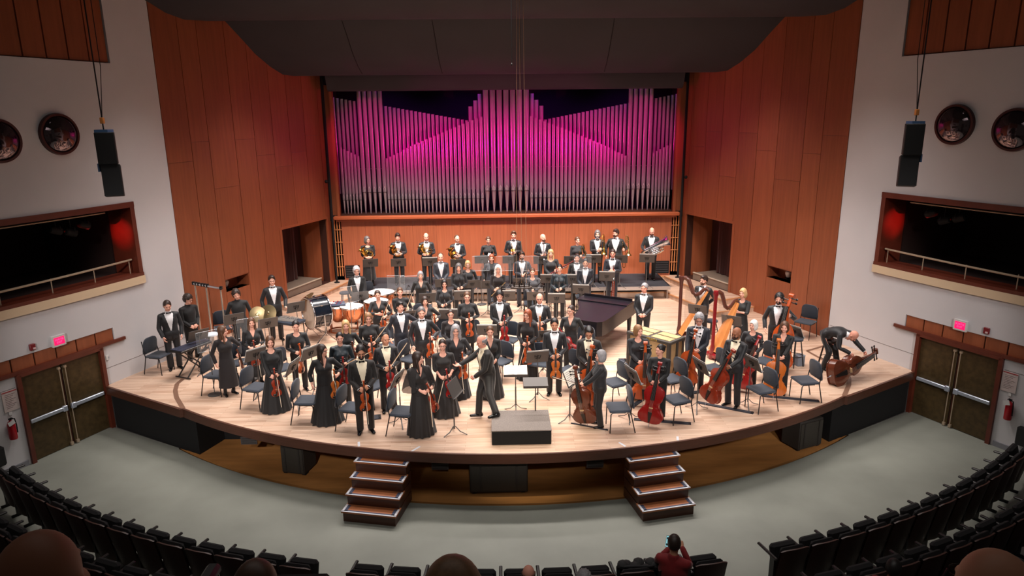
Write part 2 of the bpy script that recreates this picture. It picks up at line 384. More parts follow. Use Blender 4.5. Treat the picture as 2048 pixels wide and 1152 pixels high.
    for (yy, dz, red) in ((15.62, 0, 1), (15.95, .12, 0), (15.3, .1, 0)):
        fx = thing('stage_light', ('glowing red stage light hanging in the %s theatre box' if red else ('dark unlit stage light, back one, in the %s theatre box' if yy > 15.7 else 'dark unlit stage light, front one, in the %s theatre box')) % nm, 'stage light', wpt(s, yy, 3.62+dz, .5), group='stage lights in the %s box' % nm)
        mb = MB(); mb.lathe([(.02, .16), (.07, .14), (.085, .05), (.095, -.1)], 14, M=np.array(Matrix.Rotation(s*.9, 4, 'Y') @ Matrix.Rotation(PI*.35, 4, 'X'))); mb.build('housing', m_black, fx)
        mb = MB(); mb.tube([(0, 0, .08), (0, 0, .36-dz)], .012, 6); mb.tube([(-.1, 0, 0), (-.1, 0, .12), (.1, 0, .12), (.1, 0, 0)], .008, 6); mb.build('yoke', m_black, fx)
        mb = MB(); mb.lathe([(.0, -.085), (.08, -.09)], 14, M=np.array(Matrix.Rotation(s*.9, 4, 'Y') @ Matrix.Rotation(PI*.35, 4, 'X')))
        mb.build('lens', mat('red_gel_lit', (255, 60, 20), .4, emit=(255, 40, 12), estr=9) if red else mat('lens_dark', (40, 40, 45), .1), fx)
    l = bpy.data.lights.new('box_red_glow', 'SPOT'); l.energy = 90; l.color = (1, .03, .03); l.spot_size = .8; l.spot_blend = 1; lo = bpy.data.objects.new('box_red_glow', l); COL.objects.link(lo)
    lo.location = wpt(s, 15.75, 3.62, .46); lo.rotation_euler = (Vector(wpt(s, 16.8, 3.4, .35))-lo.location).to_track_quat('-Z', 'Y').to_euler()
    # portholes
    for k, (y, z) in enumerate(((15.37, 5.82), (14.22, 5.73))):
        P = thing('porthole', 'convex mirrored round porthole on the %s wall, %s the stage' % (nm, 'nearer to' if k == 0 else 'farther from'), 'porthole', (0, 0, 0)); P.matrix_world = wmat(s, y, z, 0)
        mb = MB(); mb.lathe([(.37, -.01), (.385, .07), (.43, .07), (.445, -.01)], 40); mb.build('rim', mat('porthole_rim', (70, 32, 30), .3), P)
        mb = MB(); mb.lathe([(.385*math.sin(a), .16*math.cos(a)-.02+.03) for a in np.linspace(0.001, 1.45, 9)], 40); mb.build('dome', mat('porthole_mirror', (105, 92, 96), .06, .85), P)
    # double door
    D = thing('double_door', 'dark bronze double exit door with silver panic bars, %s wall' % nm, 'door', (0, 0, 0)); D.matrix_world = wmat(s, 14.62, ZH, .06); Di = D.matrix_world.inverted()
    W = float(np.linalg.norm(np.array(wpt(s, 15.5, 0))-np.array(wpt(s, 13.75, 0))))
    m_door = mat('door_bronze', (78, 62, 36), .5, .3, var=.25, scale=9, bump=.15)
    for dx in (-1, 1):
        mb = MB(); mb.box((dx*(W/4-.02), .985, 0), (W/2-.085, 1.95, .045), bev=.006); leaf = mb.build('door_leaf', m_door, D)
        mb = MB(); mb.box((dx*(W/4-.03), .92, .07), (W/2-.16, .085, .05), bev=.01); mb.box((dx*.1, .92, .075), (.1, .13, .07), bev=.01); mb.build('panic_bar', m_steel, leaf)
        mb = MB(); mb.tube([(dx*.07, .98, .06), (dx*.07, 1.85, .06)], .011, 6); mb.tube([(dx*.07, .86, .06), (dx*.07, .05, .06)], .011, 6); mb.box((dx*.07, 1.86, .05), (.05, .05, .05)); mb.box((dx*.07, .05, .05), (.06, .07, .05)); mb.build('lock_rod', m_brass, leaf)
    mb = MB(); mb.box((-W/2+.02, 1.0, .03), (.09, 2.02, .16)); mb.box((W/2-.02, 1.0, .03), (.09, 2.02, .16)); mb.box((0, 1.99, .03), (W, .07, .16)); mb.box((0, 1, -.03), (.04, 1.96, .03)); mb.build('door_frame', m_mahog, D)
    # exit sign, alarm, notice, extinguisher, wall box
    E = thing('exit_sign', 'glowing pink exit sign above the %s door' % nm, 'exit sign'); E.matrix_world = wmat(s, 14.63, 1.425, -.03)
    mb = MB(); mb.box((0, 0, 0), (.30, .25, .06), bev=.006); mb.build('housing', m_white, E)
    mb = MB(); mb.box((0, 0, .032), (.23, .165, .006)); mb.build('lit_panel', mat('exit_pink', (255, 30, 110), .5, emit=(255, 10, 90), estr=1.1), E)
    text_mesh('exit_lettering', 'SORTIE\nEXIT', .062, mat('exit_letters', (255, 120, 170), .5, emit=(255, 70, 140), estr=1.2), E, Matrix.Translation((0, 0, .036)))
    A = thing('fire_alarm', 'small dark red fire alarm box on the %s wall' % nm, 'fire alarm'); A.matrix_world = wmat(s, 14.13, 1.45, -.02)
    mb = MB(); mb.box((0, 0, 0), (.12, .14, .05), bev=.008); mb.build('housing', mat('alarm_red', (120, 20, 30), .4), A)
    mb = MB(); mb.box((.02, -.03, .03), (.05, .035, .02)); mb.build('strobe', mat('strobe', (220, 190, 190), .3), A)
    N = thing('wall_notice', 'framed paper notice with red header on the %s wall' % nm, 'notice'); N.matrix_world = wmat(s, 13.58, .47, -.012)
    mb = MB(); mb.box((0, 0, 0), (.30, .44, .02)); mb.build('sheet', mat('notice_paper', (205, 190, 186), .7), N)
    mb = MB(); mb.box((0, .2, .012), (.29, .018, .004)); mb.build('header_bar', mat('notice_red', (170, 40, 50), .6), N)
    mb = MB()
    for i in range(9): mb.box((-.02*(i % 3), .14-.036*i, .0115), (.2-.04*(i % 3), .008, .002))
    mb.build('printed_lines', mat('notice_ink', (120, 100, 100), .7), N)
    mb = MB(); mb.box((.05 if s > 0 else -.05, -.27, .0), (.06, .07, .02)); mb.build('label_card', m_white, N)
    X = thing('fire_extinguisher', 'red fire extinguisher hanging by the %s exit door' % nm, 'fire extinguisher'); X.matrix_world = wmat(s, 13.47, -.33, -.1)
    mb = MB(); mb.lathe([(0, 0), (.07, .005), (.075, .03), (.075, .33), (.06, .38), (.025, .41), (.02, .45)], 16, M=rotm('x', -PI/2)); mb.build('cylinder', mat('extinguisher_red', (165, 22, 34), .3), X)
    mb = MB(); mb.box((0, .45, 0), (.05, .03, .05)); mb.tube([(0, .46, 0), (0, .49, .05), (0, .49, .12)], .01, 6); mb.tube([(0, .45, 0), (.07, .44, .03), (.085, .3, .03), (.085, .12, .02)], .012, 6); mb.build('valve', m_black, X)
    mb = MB(); mb.box((-.03, .39, .09), (.13, .09, .004), R=rotm('z', .3)); mb.build('inspection_tag', m_white, X)
    B = thing('wall_box', 'black box mounted low on the %s house wall' % nm, 'wall box'); B.matrix_world = wmat(s, 13.15, -.6, -.06)
    mb = MB(); mb.box((0, 0, 0), (.3, .42, .12), bev=.03); mb.build('case', m_black, B)
    mb = MB(); mb.box((0, 0, .062), (.24, .36, .006)); mb.build('grille', mat('dark_grille', (25, 25, 26), .6), B)
    mb = MB(); whex(mb, s, 13.68, 9, ZH, ZH+.12, -.03, .01, nseg=12); tag(mb.build('baseboard_%s' % nm, mat('grey_baseboard', (130, 130, 136), .6)), 'grey baseboard along the %s house wall' % nm, None, None, 'structure')
    if s < 0:
        S = thing('wall_switch', 'small white switch plate beside the left exit door', 'switch'); S.matrix_world = wmat(s, 15.25+.15, .72, -.01); S.matrix_world = wmat(s, 15.62, .66, -.01)
        mb = MB(); mb.box((0, 0, 0), (.08, .12, .014), bev=.003); mb.build('plate', m_white, S); mb = MB(); mb.box((.02, 0, .01), (.012, .05, .01)); mb.build('toggle', m_steel, S)
# ---------------------------------------------------------------- wooden side walls with stage doors
CW, SW = 1/1.0699, .3803/1.0699
def spt(s, u, v, z): return (s*(8.76-u*SW+v*CW), 18.04+u*CW+v*SW, z)      # u to the back, v out of the stage
def shex(mb, s, u0, u1, v0, v1, z0, z1, mi=0):
    P = [spt(s, a, b, z) for z in (z0, z1) for (a, b) in ((u0, v0), (u1, v0), (u1, v1), (u0, v1))]
    F = [[3, 2, 1, 0], [4, 5, 6, 7], [0, 1, 5, 4], [1, 2, 6, 5], [2, 3, 7, 6], [3, 0, 4, 7]]
    mb.add(P, F if s < 0 else [f[::-1] for f in F], mi)
US = [0, .86, 1.51, 2.525, 3.37, 4.216, 5.03, 5.85, 6.676, 6.95]
for s, nm in ((-1, 'left'), (1, 'right')):
    mb = MB()
    shex(mb, s, 0, 1.51, .03, .3, 0, 9.6); shex(mb, s, 1.51, 2.525, .03, .3, 0, 1.22); shex(mb, s, 1.51, 2.525, .03, .3, 1.6, 9.6); shex(mb, s, 2.525, 4.216, .03, .3, 0, 9.6)
    shex(mb, s, 4.216, 6.676, .03, .3, 2.62, 9.6); shex(mb, s, 6.676, 7.0, .03, .3, 0, 9.6)
    wall = struct('wall_%s' % nm, mb, m_woodd, 'tall orange wood panelled side wall of the stage, %s' % nm)
    for i in range(len(US)-1):
        a, b = US[i]+.008, US[i+1]-.008
        z0 = 2.62 if 4.2 < (a+b)/2 < 6.676 else 0.
        cuts = [z0, 5.0+.5*(i % 2 if s < 0 else (i+1) % 2)-(.9 if i in (2, 5) else 0), 9.6]
        if i == 2: cuts = [0, 1.22]; cuts2 = [1.6, 4.2, 9.6]
        else: cuts2 = None
        for cc in (cuts, cuts2):
            if cc:
                for z1, z2 in zip(cc[:-1], cc[1:]):
                    mb = MB(); shex(mb, s, a, b, -.012, .03, z1+.003, z2-.003); mb.build('panel', m_wood, wall)
    mb = MB(); shex(mb, s, 4.10, 4.2, -.03, 1.15, .0, 2.62); shex(mb, s, 6.69, 6.75, -.03, 1.15, 0, 2.62); shex(mb, s, 4.1, 6.75, -.02, 1.15, 2.62, 2.7); mb.build('door_reveal', m_wood, wall)
    mb = MB(); shex(mb, s, 4.0, 6.9, 1.15, 1.2, 0, 2.7); shex(mb, s, 4.05, 6.8, .0, 1.3, .3, .345); mb.build('recess_back', m_woodd, wall)
    mb = MB(); shex(mb, s, 4.22, 6.2, .05, 1.15, .34, .575); mb.build('door_step', mat('step_concrete', (128, 112, 98), .6), wall)
    mb = MB(); shex(mb, s, 4.22, 6.2, .03, .09, .575, .6); mb.build('step_edge', mat('step_edge_pale', (196, 180, 160), .5), wall)
    cur = thing('stage_curtain', 'dark maroon pleated curtain in the %s stage doorway' % nm, 'curtain', spt(s, 5.0, .75, .58))
    cp = np.array(cur.location)
    for (u0, u1, ph) in ((4.2, 5.0, 0), (4.98, 5.85, 1.3)):
        mb = MB(); n = 40; V = []
        for j in range(n+1):
            u = u0+(u1-u0)*j/n; v = .78+.05*math.sin(j*.95+ph)+.02*math.sin(j*2.1)
            for z in (.6, 1.5, 2.62): V.append(np.array(spt(s, u, v+(0.03 if z < 1 else 0)*math.sin(j*.5), z))-cp)
        mb.add(V, [[j*3+k, (j+1)*3+k, (j+1)*3+k+1, j*3+k+1] for j in range(n) for k in range(2)]); mb.build('curtain_panel', m_curtain, cur)
    mb = MB(); mb.tube([np.array(spt(s, 4.2, .78, 2.6))-cp, np.array(spt(s, 5.9, .78, 2.6))-cp], .02, 6); mb.build('curtain_rod', m_black, cur)
    # small recess with a lamp
    mb = MB(); shex(mb, s, 1.51, 2.525, .45, .5, 1.15, 1.7); shex(mb, s, 1.45, 1.53, 0, .5, 1.15, 1.7); shex(mb, s, 2.51, 2.6, 0, .5, 1.15, 1.7); shex(mb, s, 1.45, 2.6, 0, .5, 1.58, 1.66); shex(mb, s, 1.45, 2.6, 0, .5, 1.16, 1.22); mb.build('niche_lining', m_wood, wall)
    F_ = thing('niche_light', 'small white light fixture inside the wall recess, %s side' % nm, 'light fixture', spt(s, 1.85 if s < 0 else 1.95, .3, 1.42))
    mb = MB(); mb.lathe([(.05, -.12), (.09, -.02), (.09, .04), (.03, .1)], 14, caps=True); mb.build('shade', m_white, F_); mb = MB(); mb.box((0, 0, -.15), (.14, .14, .05)); mb.build('base', m_black, F_)
    # black vertical pipe in the corner with a small spotlight
    p0 = np.array((s*6.13, 24.12, .34)); T = thing('wall_pipe', 'thin black vertical pipe in the %s back corner of the stage' % nm, 'pipe', p0)
    mb = MB(); mb.tube([(0, 0, .02), (0, 0, 7.2)], .035, 8); mb.build('tube', m_black, T); mb = MB(); mb.lathe([(.0, 0), (.1, 0), (.1, .02), (.04, .03)], 14, caps=True); mb.build('foot_plate', m_black, T)
    mb = MB(); mb.ell((-s*-.1, -.05, 3.6), (.06, .06, .06)); mb.tube([(0, 0, 3.6), (s*.1, -.05, 3.6)], .015, 6); mb.build('small_lamp', m_black, T)
    # ladder between organ wall and side wall
    Lx = s*6.06; L = thing('wall_ladder', 'narrow wooden ladder rack beside the organ wall, %s' % nm, 'ladder', (Lx, 24.45, .5))
    for dx in (-.09, 0, .09):
        mb = MB(); mb.box((dx, 0, 1.03), (.035, .04, 2.05)); mb.build('rail', mat('ladder_wood', (190, 120, 70), .5), L)
    for z in (.35, .8, 1.25, 1.7):
        mb = MB(); mb.tube([(-.17, -.03, z), (.17, -.03, z)], .014, 6); mb.build('rung', MATS['ladder_wood'], L)
# ---------------------------------------------------------------- organ wall, ledge, chamber
mb = MB(); mb.box((0, 24.62, 1.4), (12.6, .1, 2.6)); mb.box((0, 26.7, 5.5), (14, .1, 6)); mb.box((-6.3, 25.6, 5.5), (.1, 2.2, 6)); mb.box((6.3, 25.6, 5.5), (.1, 2.2, 6)); mb.box((0, 25.6, 2.6), (12.6, 2.1, .08))
wb = struct('wall_back', mb, mat('chamber_dark', (14, 10, 14), .9), 'wood panelled back wall below the organ')
xs = np.linspace(-5.92, 5.92, 15)
for a, b in zip(xs[:-1], xs[1:]):
    mb = MB(); mb.box(((a+b)/2, 24.52, 1.45), (b-a-.004, .08, 2.25)); mb.build('panel', m_woodb, wb)
for s in (-1, 1):
    mb = MB(); mb.box((s*6.12, 24.60, 1.45), (.42, .06, 2.4)); mb.build('corner_panel', m_wood, wb)
    mb = MB(); mb.box((s*5.97, 24.55, 4.9), (.10, .2, 4.5)); mb.build('organ_post', m_wood, wb)
    mb = MB(); mb.box((s*6.2, 24.7, 4.9), (.30, .2, 4.5)); mb.build('side_panel', m_wood, wb)
mb = MB(); mb.box((0, 24.47, 2.62), (12.3, .34, .12), bev=.02); mb.box((0, 24.5, 2.53), (12.1, .2, .08)); mb.build('ledge', mat('ledge_wood', (178, 92, 56), .4, var=.1, scale=3, stretch=(.4, 6, 6)), wb)
for k, xx in enumerate((-5.62, 5.62)):
    G = thing('vent_grille', 'black square vent panel low on the back wall, %s end' % ('left' if k == 0 else 'right'), 'vent', (xx, 24.46, .66))
    mb = MB(); mb.box((0, 0, 0), (.52, .03, .46)); mb.build('frame', m_black, G)
    for i in range(5): mb = MB(); mb.box((0, -.02, -.17+i*.085), (.44, .012, .04)); mb.build('slat', mat('vent_slat', (36, 34, 38), .5), G)
# ---------------------------------------------------------------- pipe organ
ORG = thing('pipe_organ', 'large pipe organ of silver pipes washed in magenta light', 'pipe organ', (0, 24.75, 2.68))
m_pipe = mat('organ_pipe_tin', (176, 170, 180), .24, .6, var=.05, scale=2)
m_mouth = mat('pipe_mouth_dark', (50, 42, 46), .5, .3)
def pxX(px): return (px-1013.0)/56.4
def pipe(X, Y, r, zm, zt, foot=True):
    mb = MB(); z0 = 2.68
    prof = [(r*.22, z0), (r*.9, zm-.02), (r, zm), (r, zm+.3), (r, zt), (r*.93, zt), (r*.93, zt-.05)] if foot else [(r, zm), (r, zt), (r*.93, zt), (r*.93, zt-.05)]
    prof = [(a*.93, b) for a, b in prof]; mb.lathe([(a, b-z0) for a, b in prof], 14); o = mb.build('pipe', m_pipe, ORG); o.location = (X, Y-24.75, 0)
    if foot:
        mb = MB(); w = r*.75
        mb.box((0, -r*.86, zm-z0), (w*2, r*.35, .012)); mb.box((-w, -r*.75, zm-z0+.04), (r*.12, r*.5, .12)); mb.box((w, -r*.75, zm-z0+.04), (r*.12, r*.5, .12)); mb.build('mouth_slot', m_mouth, o)
        mb = MB(); n = 7; V = []; q = [(-1, 0.01), (1, .01), (.85, .1), (0, .22), (-.85, .1)]
        V = [(math.sin(u*.75)*r*1.02, -math.cos(u*.75)*r*1.02, zm-z0+h) for u, h in q]; mb.add(V, [[0, 1, 2, 3, 4]]); mb.build('upper_lip', mat('pipe_lip', (168, 164, 172), .4, .6), o)
zt_of = lambda py: float(aty(1013, py, 24.65)[2])
ZM, ZMT = zt_of(396), zt_of(381)
for sgn in (-1, 1):
    f = lambda px: sgn*abs(pxX(px))
    for i in range(6):                                                     # flank, front
        pipe(f(686.5+6.6*i), 24.66, .05, ZM, zt_of(291+3.6*i))
    for i in range(6): pipe(f(675+8.2*i), 24.92, .062, ZM+.2, zt_of(191+1.6*i), False)
    for i in range(5): pipe(f(728+10.2*i), 24.70, .080, ZMT, 7.6)          # side tower
    ws = np.linspace(6.6, 8.9, 25); cx = 773+np.cumsum(ws)-ws/2; cx = 773+(cx-773)*(195/ws.sum())
    for i, c in enumerate(cx):
        t = i/24; pipe(f(c), 24.66, .052+.014*t, ZM, zt_of(314-81*t+6*math.sin(t*PI)*.0))
    for i in range(21):
        t = i/20; pipe(f(768+8.35*i), 24.95, .064, ZM+.3, zt_of(208+32*t), False)
    for px, py in ((943, 212), (953, 200), (962, 187)): pipe(f(px), 24.93, .082, ZM+.3, zt_of(py), False)
for px in (973.5, 986.8, 1000, 1013, 1026, 1039.3, 1052.5): pipe(pxX(px), 24.70, .105, ZMT, 7.6)
mb = MB(); mb.box((0, .1, 1.62), (11.7, .012, .03)); mb.build('pipe_rail', mat('rail_grey', (120, 105, 115), .4, .5), ORG)
mb = MB(); mb.box((0, .05, .03), (11.8, .5, .06)); mb.build('toe_board', m_woodd, ORG)
# ---------------------------------------------------------------- ceiling canopies (extruded curved profiles between the walls)
def canopy(name, prof, label, xin=None, off=.3):
    mb = MB(); V = []; n = len(prof)
    for sgn in (-1, 1):
        for y, z in prof: V.append((sgn*((sx_(y)+.05) if xin is None else xin), y, z))
    mb.add(V, [[i, i+1, n+i+1, n+i] for i in range(n-1)]); o = struct(name, mb, m_canopy, label, 60); return o
ca = canopy('ceiling', [(17.2, 9.7), (17.6, 9.2), (18.02, 8.88), (18.55, 8.67), (19.1, 8.58), (19.9, 8.64), (20.5, 8.80), (20.5, 9.6)], 'front black acoustic canopy over the stage')
cb = canopy('ceiling', [(20.15, 9.6), (20.3, 8.95), (20.42, 8.76), (20.93, 8.39), (21.55, 7.92), (22.14, 7.6), (22.67, 7.40), (23.2, 7.38), (24.3, 7.44), (24.3, 8)], 'middle black acoustic canopy over the stage')
cc_ = canopy('ceiling', [(23.7, 7.9), (23.75, 7.45), (23.95, 6.98), (24.1, 6.92), (24.5, 6.98), (24.5, 7.6)], 'rear black acoustic canopy in front of the organ', 5.95)
for o, segs in ((ca, [(-6.3, 17.7), (5.9, 17.7)]), ):
    pass
for x in (-4.6, -2.1, .35, 3.0):
    pts = [(x+.02*i, y, z-.004) for i, (y, z) in enumerate([(20.5, 8.71), (20.93, 8.39), (21.55, 7.92), (22.14, 7.6), (22.67, 7.40)])]
    mb = MB(); mb.tube(pts, .012, 4); mb.build('fabric_seam', m_black, cb)
mb = MB(); mb.box((0, 12, 11.6), (26, 16, .1)); struct('ceiling', mb, m_black, 'dark ceiling of the house above the stage front')
# ---------------------------------------------------------------- loose structure in front: stairs, sub cabinets
for k, (c, ang) in enumerate((((-2.785, 11.175), -.21), ((2.68, 11.155), .21))):
    St = thing('stage_stairs', 'wooden four-step stage stairs with white taped edges, %s of the podium' % ('left' if k == 0 else 'right'), 'stairs', (c[0], c[1], ZH), ang, 'stage stairs')
    rise, run, Wd = .215, .225, 1.0
    for i in range(4):
        y0 = i*run; z1 = (i+1)*rise; dep = .92-y0
        mb = MB(); mb.box((0, y0+dep/2, z1-rise/2-.015), (Wd, dep, rise-.03 if i else rise-.03)); st = mb.build('step_box', m_lip, St)
        mb = MB(); mb.box((0, y0+.13-.01, z1-.015), (Wd+.05, .30, .03)); mb.build('tread', m_tread, st)
        mb = MB(); mb.box((0, y0-.015, z1+.001), (Wd+.05, .03, .004)); mb.box((-Wd/2, y0+.1, z1+.001), (.04, .23, .004)); mb.box((Wd/2, y0+.1, z1+.001), (.04, .23, .004)); mb.build('edge_tape', m_tape, st)
        mb = MB(); mb.box((0, y0+.018, z1+.0005), (Wd+.0, .035, .003)); mb.box((-Wd/2+.05, y0+.1, z1+.0005), (.06, .2, .003)); mb.box((Wd/2-.05, y0+.1, z1+.0005), (.06, .2, .003)); mb.build('grip_strip', mat('grip_navy', (70, 76, 100), .7), st)
m_cab = mat('speaker_cabinet', (46, 42, 38), .7, var=.1, scale=30)
m_grl = mat('speaker_grille', (58, 54, 48), .6, .2, var=.2, scale=160)
def cab(pxl, pxr, py, h, d, label, z=ZH-.012, rz=0):
    a, b = atz(pxl, py, z), atz(pxr, py, z); c = (a+b)/2; W = abs(b[0]-a[0])
    o = thing('subwoofer', label, 'speaker', (c[0], c[1], z), rz, 'speaker cabinets under the stage')
    mb = MB(); mb.box((0, d/2, h/2+.03), (W, d, h), bev=.015); mb.build('cabinet', m_cab, o)
    mb = MB(); mb.box((0, -.005, h/2+.03), (W*.94, .02, h*.86)); g = mb.build('grille', m_grl, o)
    for sx in (-1, 1): mb = MB(); mb.box((sx*W*.31, -.02, h/2+.03), (.035, .02, h*.84)); mb.build('grille_bar', m_cab, g)
    for sx in (-1, 1): mb = MB(); mb.box((sx*W*.42, .1, .015), (.08, .12, .03)); mb.build('foot', m_black, o)
cab(940, 1056, 988, .62, .55, 'wide dark subwoofer on the pit floor below the podium')
cab(563, 612, 950, .62, .5, 'dark speaker cabinet under the stage left of the stairs', rz=-.25)
cab(1588, 1650, 898, .66, .5, 'dark speaker cabinet under the stage on the far right', rz=.4)
for k, (x, y) in enumerate(((880, 931), (1190, 927), (498, 881))):
    p = aty(x, y, 12.6 if k < 2 else 13.6); o = thing('under_stage_vent', 'small grey vent plate under the stage, %s' % ('left of the subwoofer', 'right of the subwoofer', 'far left')[k], 'vent', p)
    mb = MB(); mb.box((0, 0, 0), (.34, .03, .17)); mb.build('plate', mat('vent_plate', (70, 66, 66), .6), o)
    for i in range(3): mb = MB(); mb.box((0, -.02, -.05+.05*i), (.3, .01, .02)); mb.build('slat', m_cab, o)
for k, (p, q) in enumerate((((717.5, 884), (718, 893)), ((823, 903), (840, 893)), ((1238, 885), (1251, 893)), ((1355, 873), (1355.5, 881)))):
    a, b = atz(*p), atz(*q); t = nrm(b-a); n = np.array([-t[1], t[0], 0])*.022; mb = MB(); up = np.array((0, 0, .003))
    mb.quad(a+n+up, b+n+up, b-n+up, a-n+up); o = mb.build('tape_mark', m_tape); tag(o, 'white tape mark on the stage edge, %s' % ('leftmost of four', 'second from the left', 'third from the left', 'rightmost of four')[k], 'tape mark', 'tape marks on the stage edge')
# ================================================================ people: templates from signed-distance shapes, posed by skinning
def cap(P, a, b, ra, rb=None, sc=(1, 1, 1)):
    rb = ra if rb is None else rb; sc = np.array(sc, float); p = P/sc; a = np.array(a)/sc; b = np.array(b)/sc
    ba = b-a; h = np.clip(((p-a)@ba)/(ba@ba), 0, 1); d = p-a-h[:, None]*ba
    return (np.sqrt((d*d).sum(1))-(ra+(rb-ra)*h))*sc.min()
def ell(P, c, r):
    q = (P-np.array(c)); r = np.array(r); k0 = np.sqrt(((q/r)**2).sum(1)); k1 = np.sqrt(((q/(r*r))**2).sum(1))+1e-9
    return k0*(k0-1)/k1
def smin(a, b, k): h = np.clip(.5+.5*(b-a)/k, 0, 1); return b+(a-b)*h-k*h*(1-h)
def U(k, *ds):
    r = ds[0]
    for d in ds[1:]: r = smin(r, d, k)
    return r
def surfnets(f, lo, hi, h):
    lo = np.array(lo, float); n = np.ceil((np.array(hi)-lo)/h).astype(int)+1
    g = np.stack(np.meshgrid(*[lo[i]+h*np.arange(n[i]) for i in range(3)], indexing='ij'), -1)
    D = f(g.reshape(-1, 3)).reshape(n); S = D < 0
    acc = np.zeros(tuple(n-1)+(3,)); cnt = np.zeros(tuple(n-1))
    sl = lambda o: tuple(slice(o[i], n[i]-1+o[i]) for i in range(3))
    corners = [(i, j, k) for i in (0, 1) for j in (0, 1) for k in (0, 1)]
    for a in corners:
        for ax in range(3):
            if a[ax] == 0:
                b = list(a); b[ax] = 1; b = tuple(b); da, db = D[sl(a)], D[sl(b)]; m = (da < 0) != (db < 0)
                t = np.where(m, da/np.where(m, da-db, 1), 0)
                for q in range(3): acc[..., q] += np.where(m, a[q]+(t if q == ax else 0), 0)
                cnt += m
    act = cnt > 0; idx = -np.ones(tuple(n-1), int); idx[act] = np.arange(act.sum())
    base = np.stack(np.meshgrid(*[np.arange(n[i]-1) for i in range(3)], indexing='ij'), -1)[act]
    V = lo+h*(base+acc[act]/cnt[act][:, None]); F = []
    for ax in range(3):
        u, v = [(1, 2), (2, 0), (0, 1)][ax]
        s0 = [slice(1, n[i]-1) for i in range(3)]; s0[ax] = slice(0, n[ax]-1); s1 = list(s0); s1[ax] = slice(1, n[ax])
        m = S[tuple(s0)] != S[tuple(s1)]; w = np.argwhere(m)
        off = np.array([1, 1, 1]); off[ax] = 0; w = w+off; ins = S[w[:, 0], w[:, 1], w[:, 2]]
        eu = np.eye(3, dtype=int)[u]; ev = np.eye(3, dtype=int)[v]
        q = [idx[tuple((w-eu-ev).T)], idx[tuple((w-ev).T)], idx[tuple(w.T)], idx[tuple((w-eu).T)]]
        Q = np.stack(q, 1); Q[~ins] = Q[~ins][:, ::-1]; F.append(Q)
    return V, np.concatenate(F)
def decimate(V, F, tris):
    nt = 2*len(F) if F.shape[1] == 4 else len(F)
    me = npmesh('tmp', V, F, []); o = bpy.data.objects.new('tmp', me); COL.objects.link(o)
    if nt > tris:
        md = o.modifiers.new('d', 'DECIMATE'); md.ratio = tris/nt
    md = o.modifiers.new('t', 'TRIANGULATE'); bpy.context.view_layer.update()
    e = o.evaluated_get(bpy.context.evaluated_depsgraph_get()); m2 = e.to_mesh()
    v = np.zeros(len(m2.vertices)*3, np.float32); m2.vertices.foreach_get('co', v); fl = np.zeros(len(m2.polygons)*3, np.int32); m2.loops.foreach_get('vertex_index', fl)
    e.to_mesh_clear(); bpy.data.objects.remove(o); bpy.data.meshes.remove(me)
    return v.reshape(-1, 3).astype(float), fl.reshape(-1, 3)
def tmpl(f, lo, hi, h, tris): return decimate(*surfnets(f, lo, hi, h), tris)
# rest skeleton, 1.75 m tall, facing -Y, arms 45 degrees down; +X is the figure's left
dA = np.array([math.sin(.8), 0, -math.cos(.8)])
J = dict(pelvis=(0, 0, .96), spine=(0, 0, 1.08), chest=(0, .005, 1.24), neck=(0, .015, 1.46), head=(0, .005, 1.54))
for sg, nm in ((1, 'L'), (-1, 'R')):
    sh = np.array((.182*sg, .01, 1.395)); d = dA*np.array((sg, 1, 1))
    J['sh'+nm] = sh; J['el'+nm] = sh+.285*d; J['wr'+nm] = sh+.535*d
    J['hip'+nm] = np.array((.09*sg, 0, .93)); J['kn'+nm] = np.array((.10*sg, -.005, .51)); J['an'+nm] = np.array((.105*sg, .02, .085))
J = {k: np.array(v, float) for k, v in J.items()}
BON = [('pelvis', (0, 0, .84), (0, 0, 1.02), .14), ('spine', (0, 0, 1.06), (0, 0, 1.18), .13), ('chest', (0, .01, 1.24), (0, .01, 1.40), .14), ('neck', (0, .015, 1.47), (0, .005, 1.56), .05)]
for nm in 'LR':
    BON += [('ua'+nm, J['sh'+nm]*.93+J['el'+nm]*.07, J['el'+nm], .055), ('fa'+nm, J['el'+nm], J['wr'+nm], .045), ('th'+nm, J['hip'+nm]-(0, 0, .06), J['kn'+nm], .085), ('sn'+nm, J['kn'+nm], J['an'+nm], .06)]
BN = [b[0] for b in BON]
def weights(V):
    W = np.zeros((len(V), len(BON)))
    for i, (n, a, b, r) in enumerate(BON):
        d = np.maximum(cap(V, a, b, 1e-6), 0)/r; W[:, i] = 1/(d+.12)**5
        if n[-1] in 'LR' and n[:2] in ('th', 'sn'): W[:, i] *= np.clip((V[:, 0]*(1 if n[-1] == 'L' else -1)+.03)/.06, 0, 1)
    return W/W.sum(1, keepdims=True)
def arms_sdf(P, r0, r1, r2, end=1., k=.01):
    ds = []
    for nm in 'LR':
        a, b, c = J['sh'+nm], J['el'+nm], J['wr'+nm]
        if end > .53: e = b+(c-b)*min(1, (end-.53)/.47); ds += [smin(cap(P, a, b, r0, r1), cap(P, b, e, r1, r1+(r2-r1)*min(1, (end-.53)/.47)), k)]
        else: ds += [cap(P, a, a+(b-a)*end/.53, r0, r1)]
    return np.minimum(*ds)
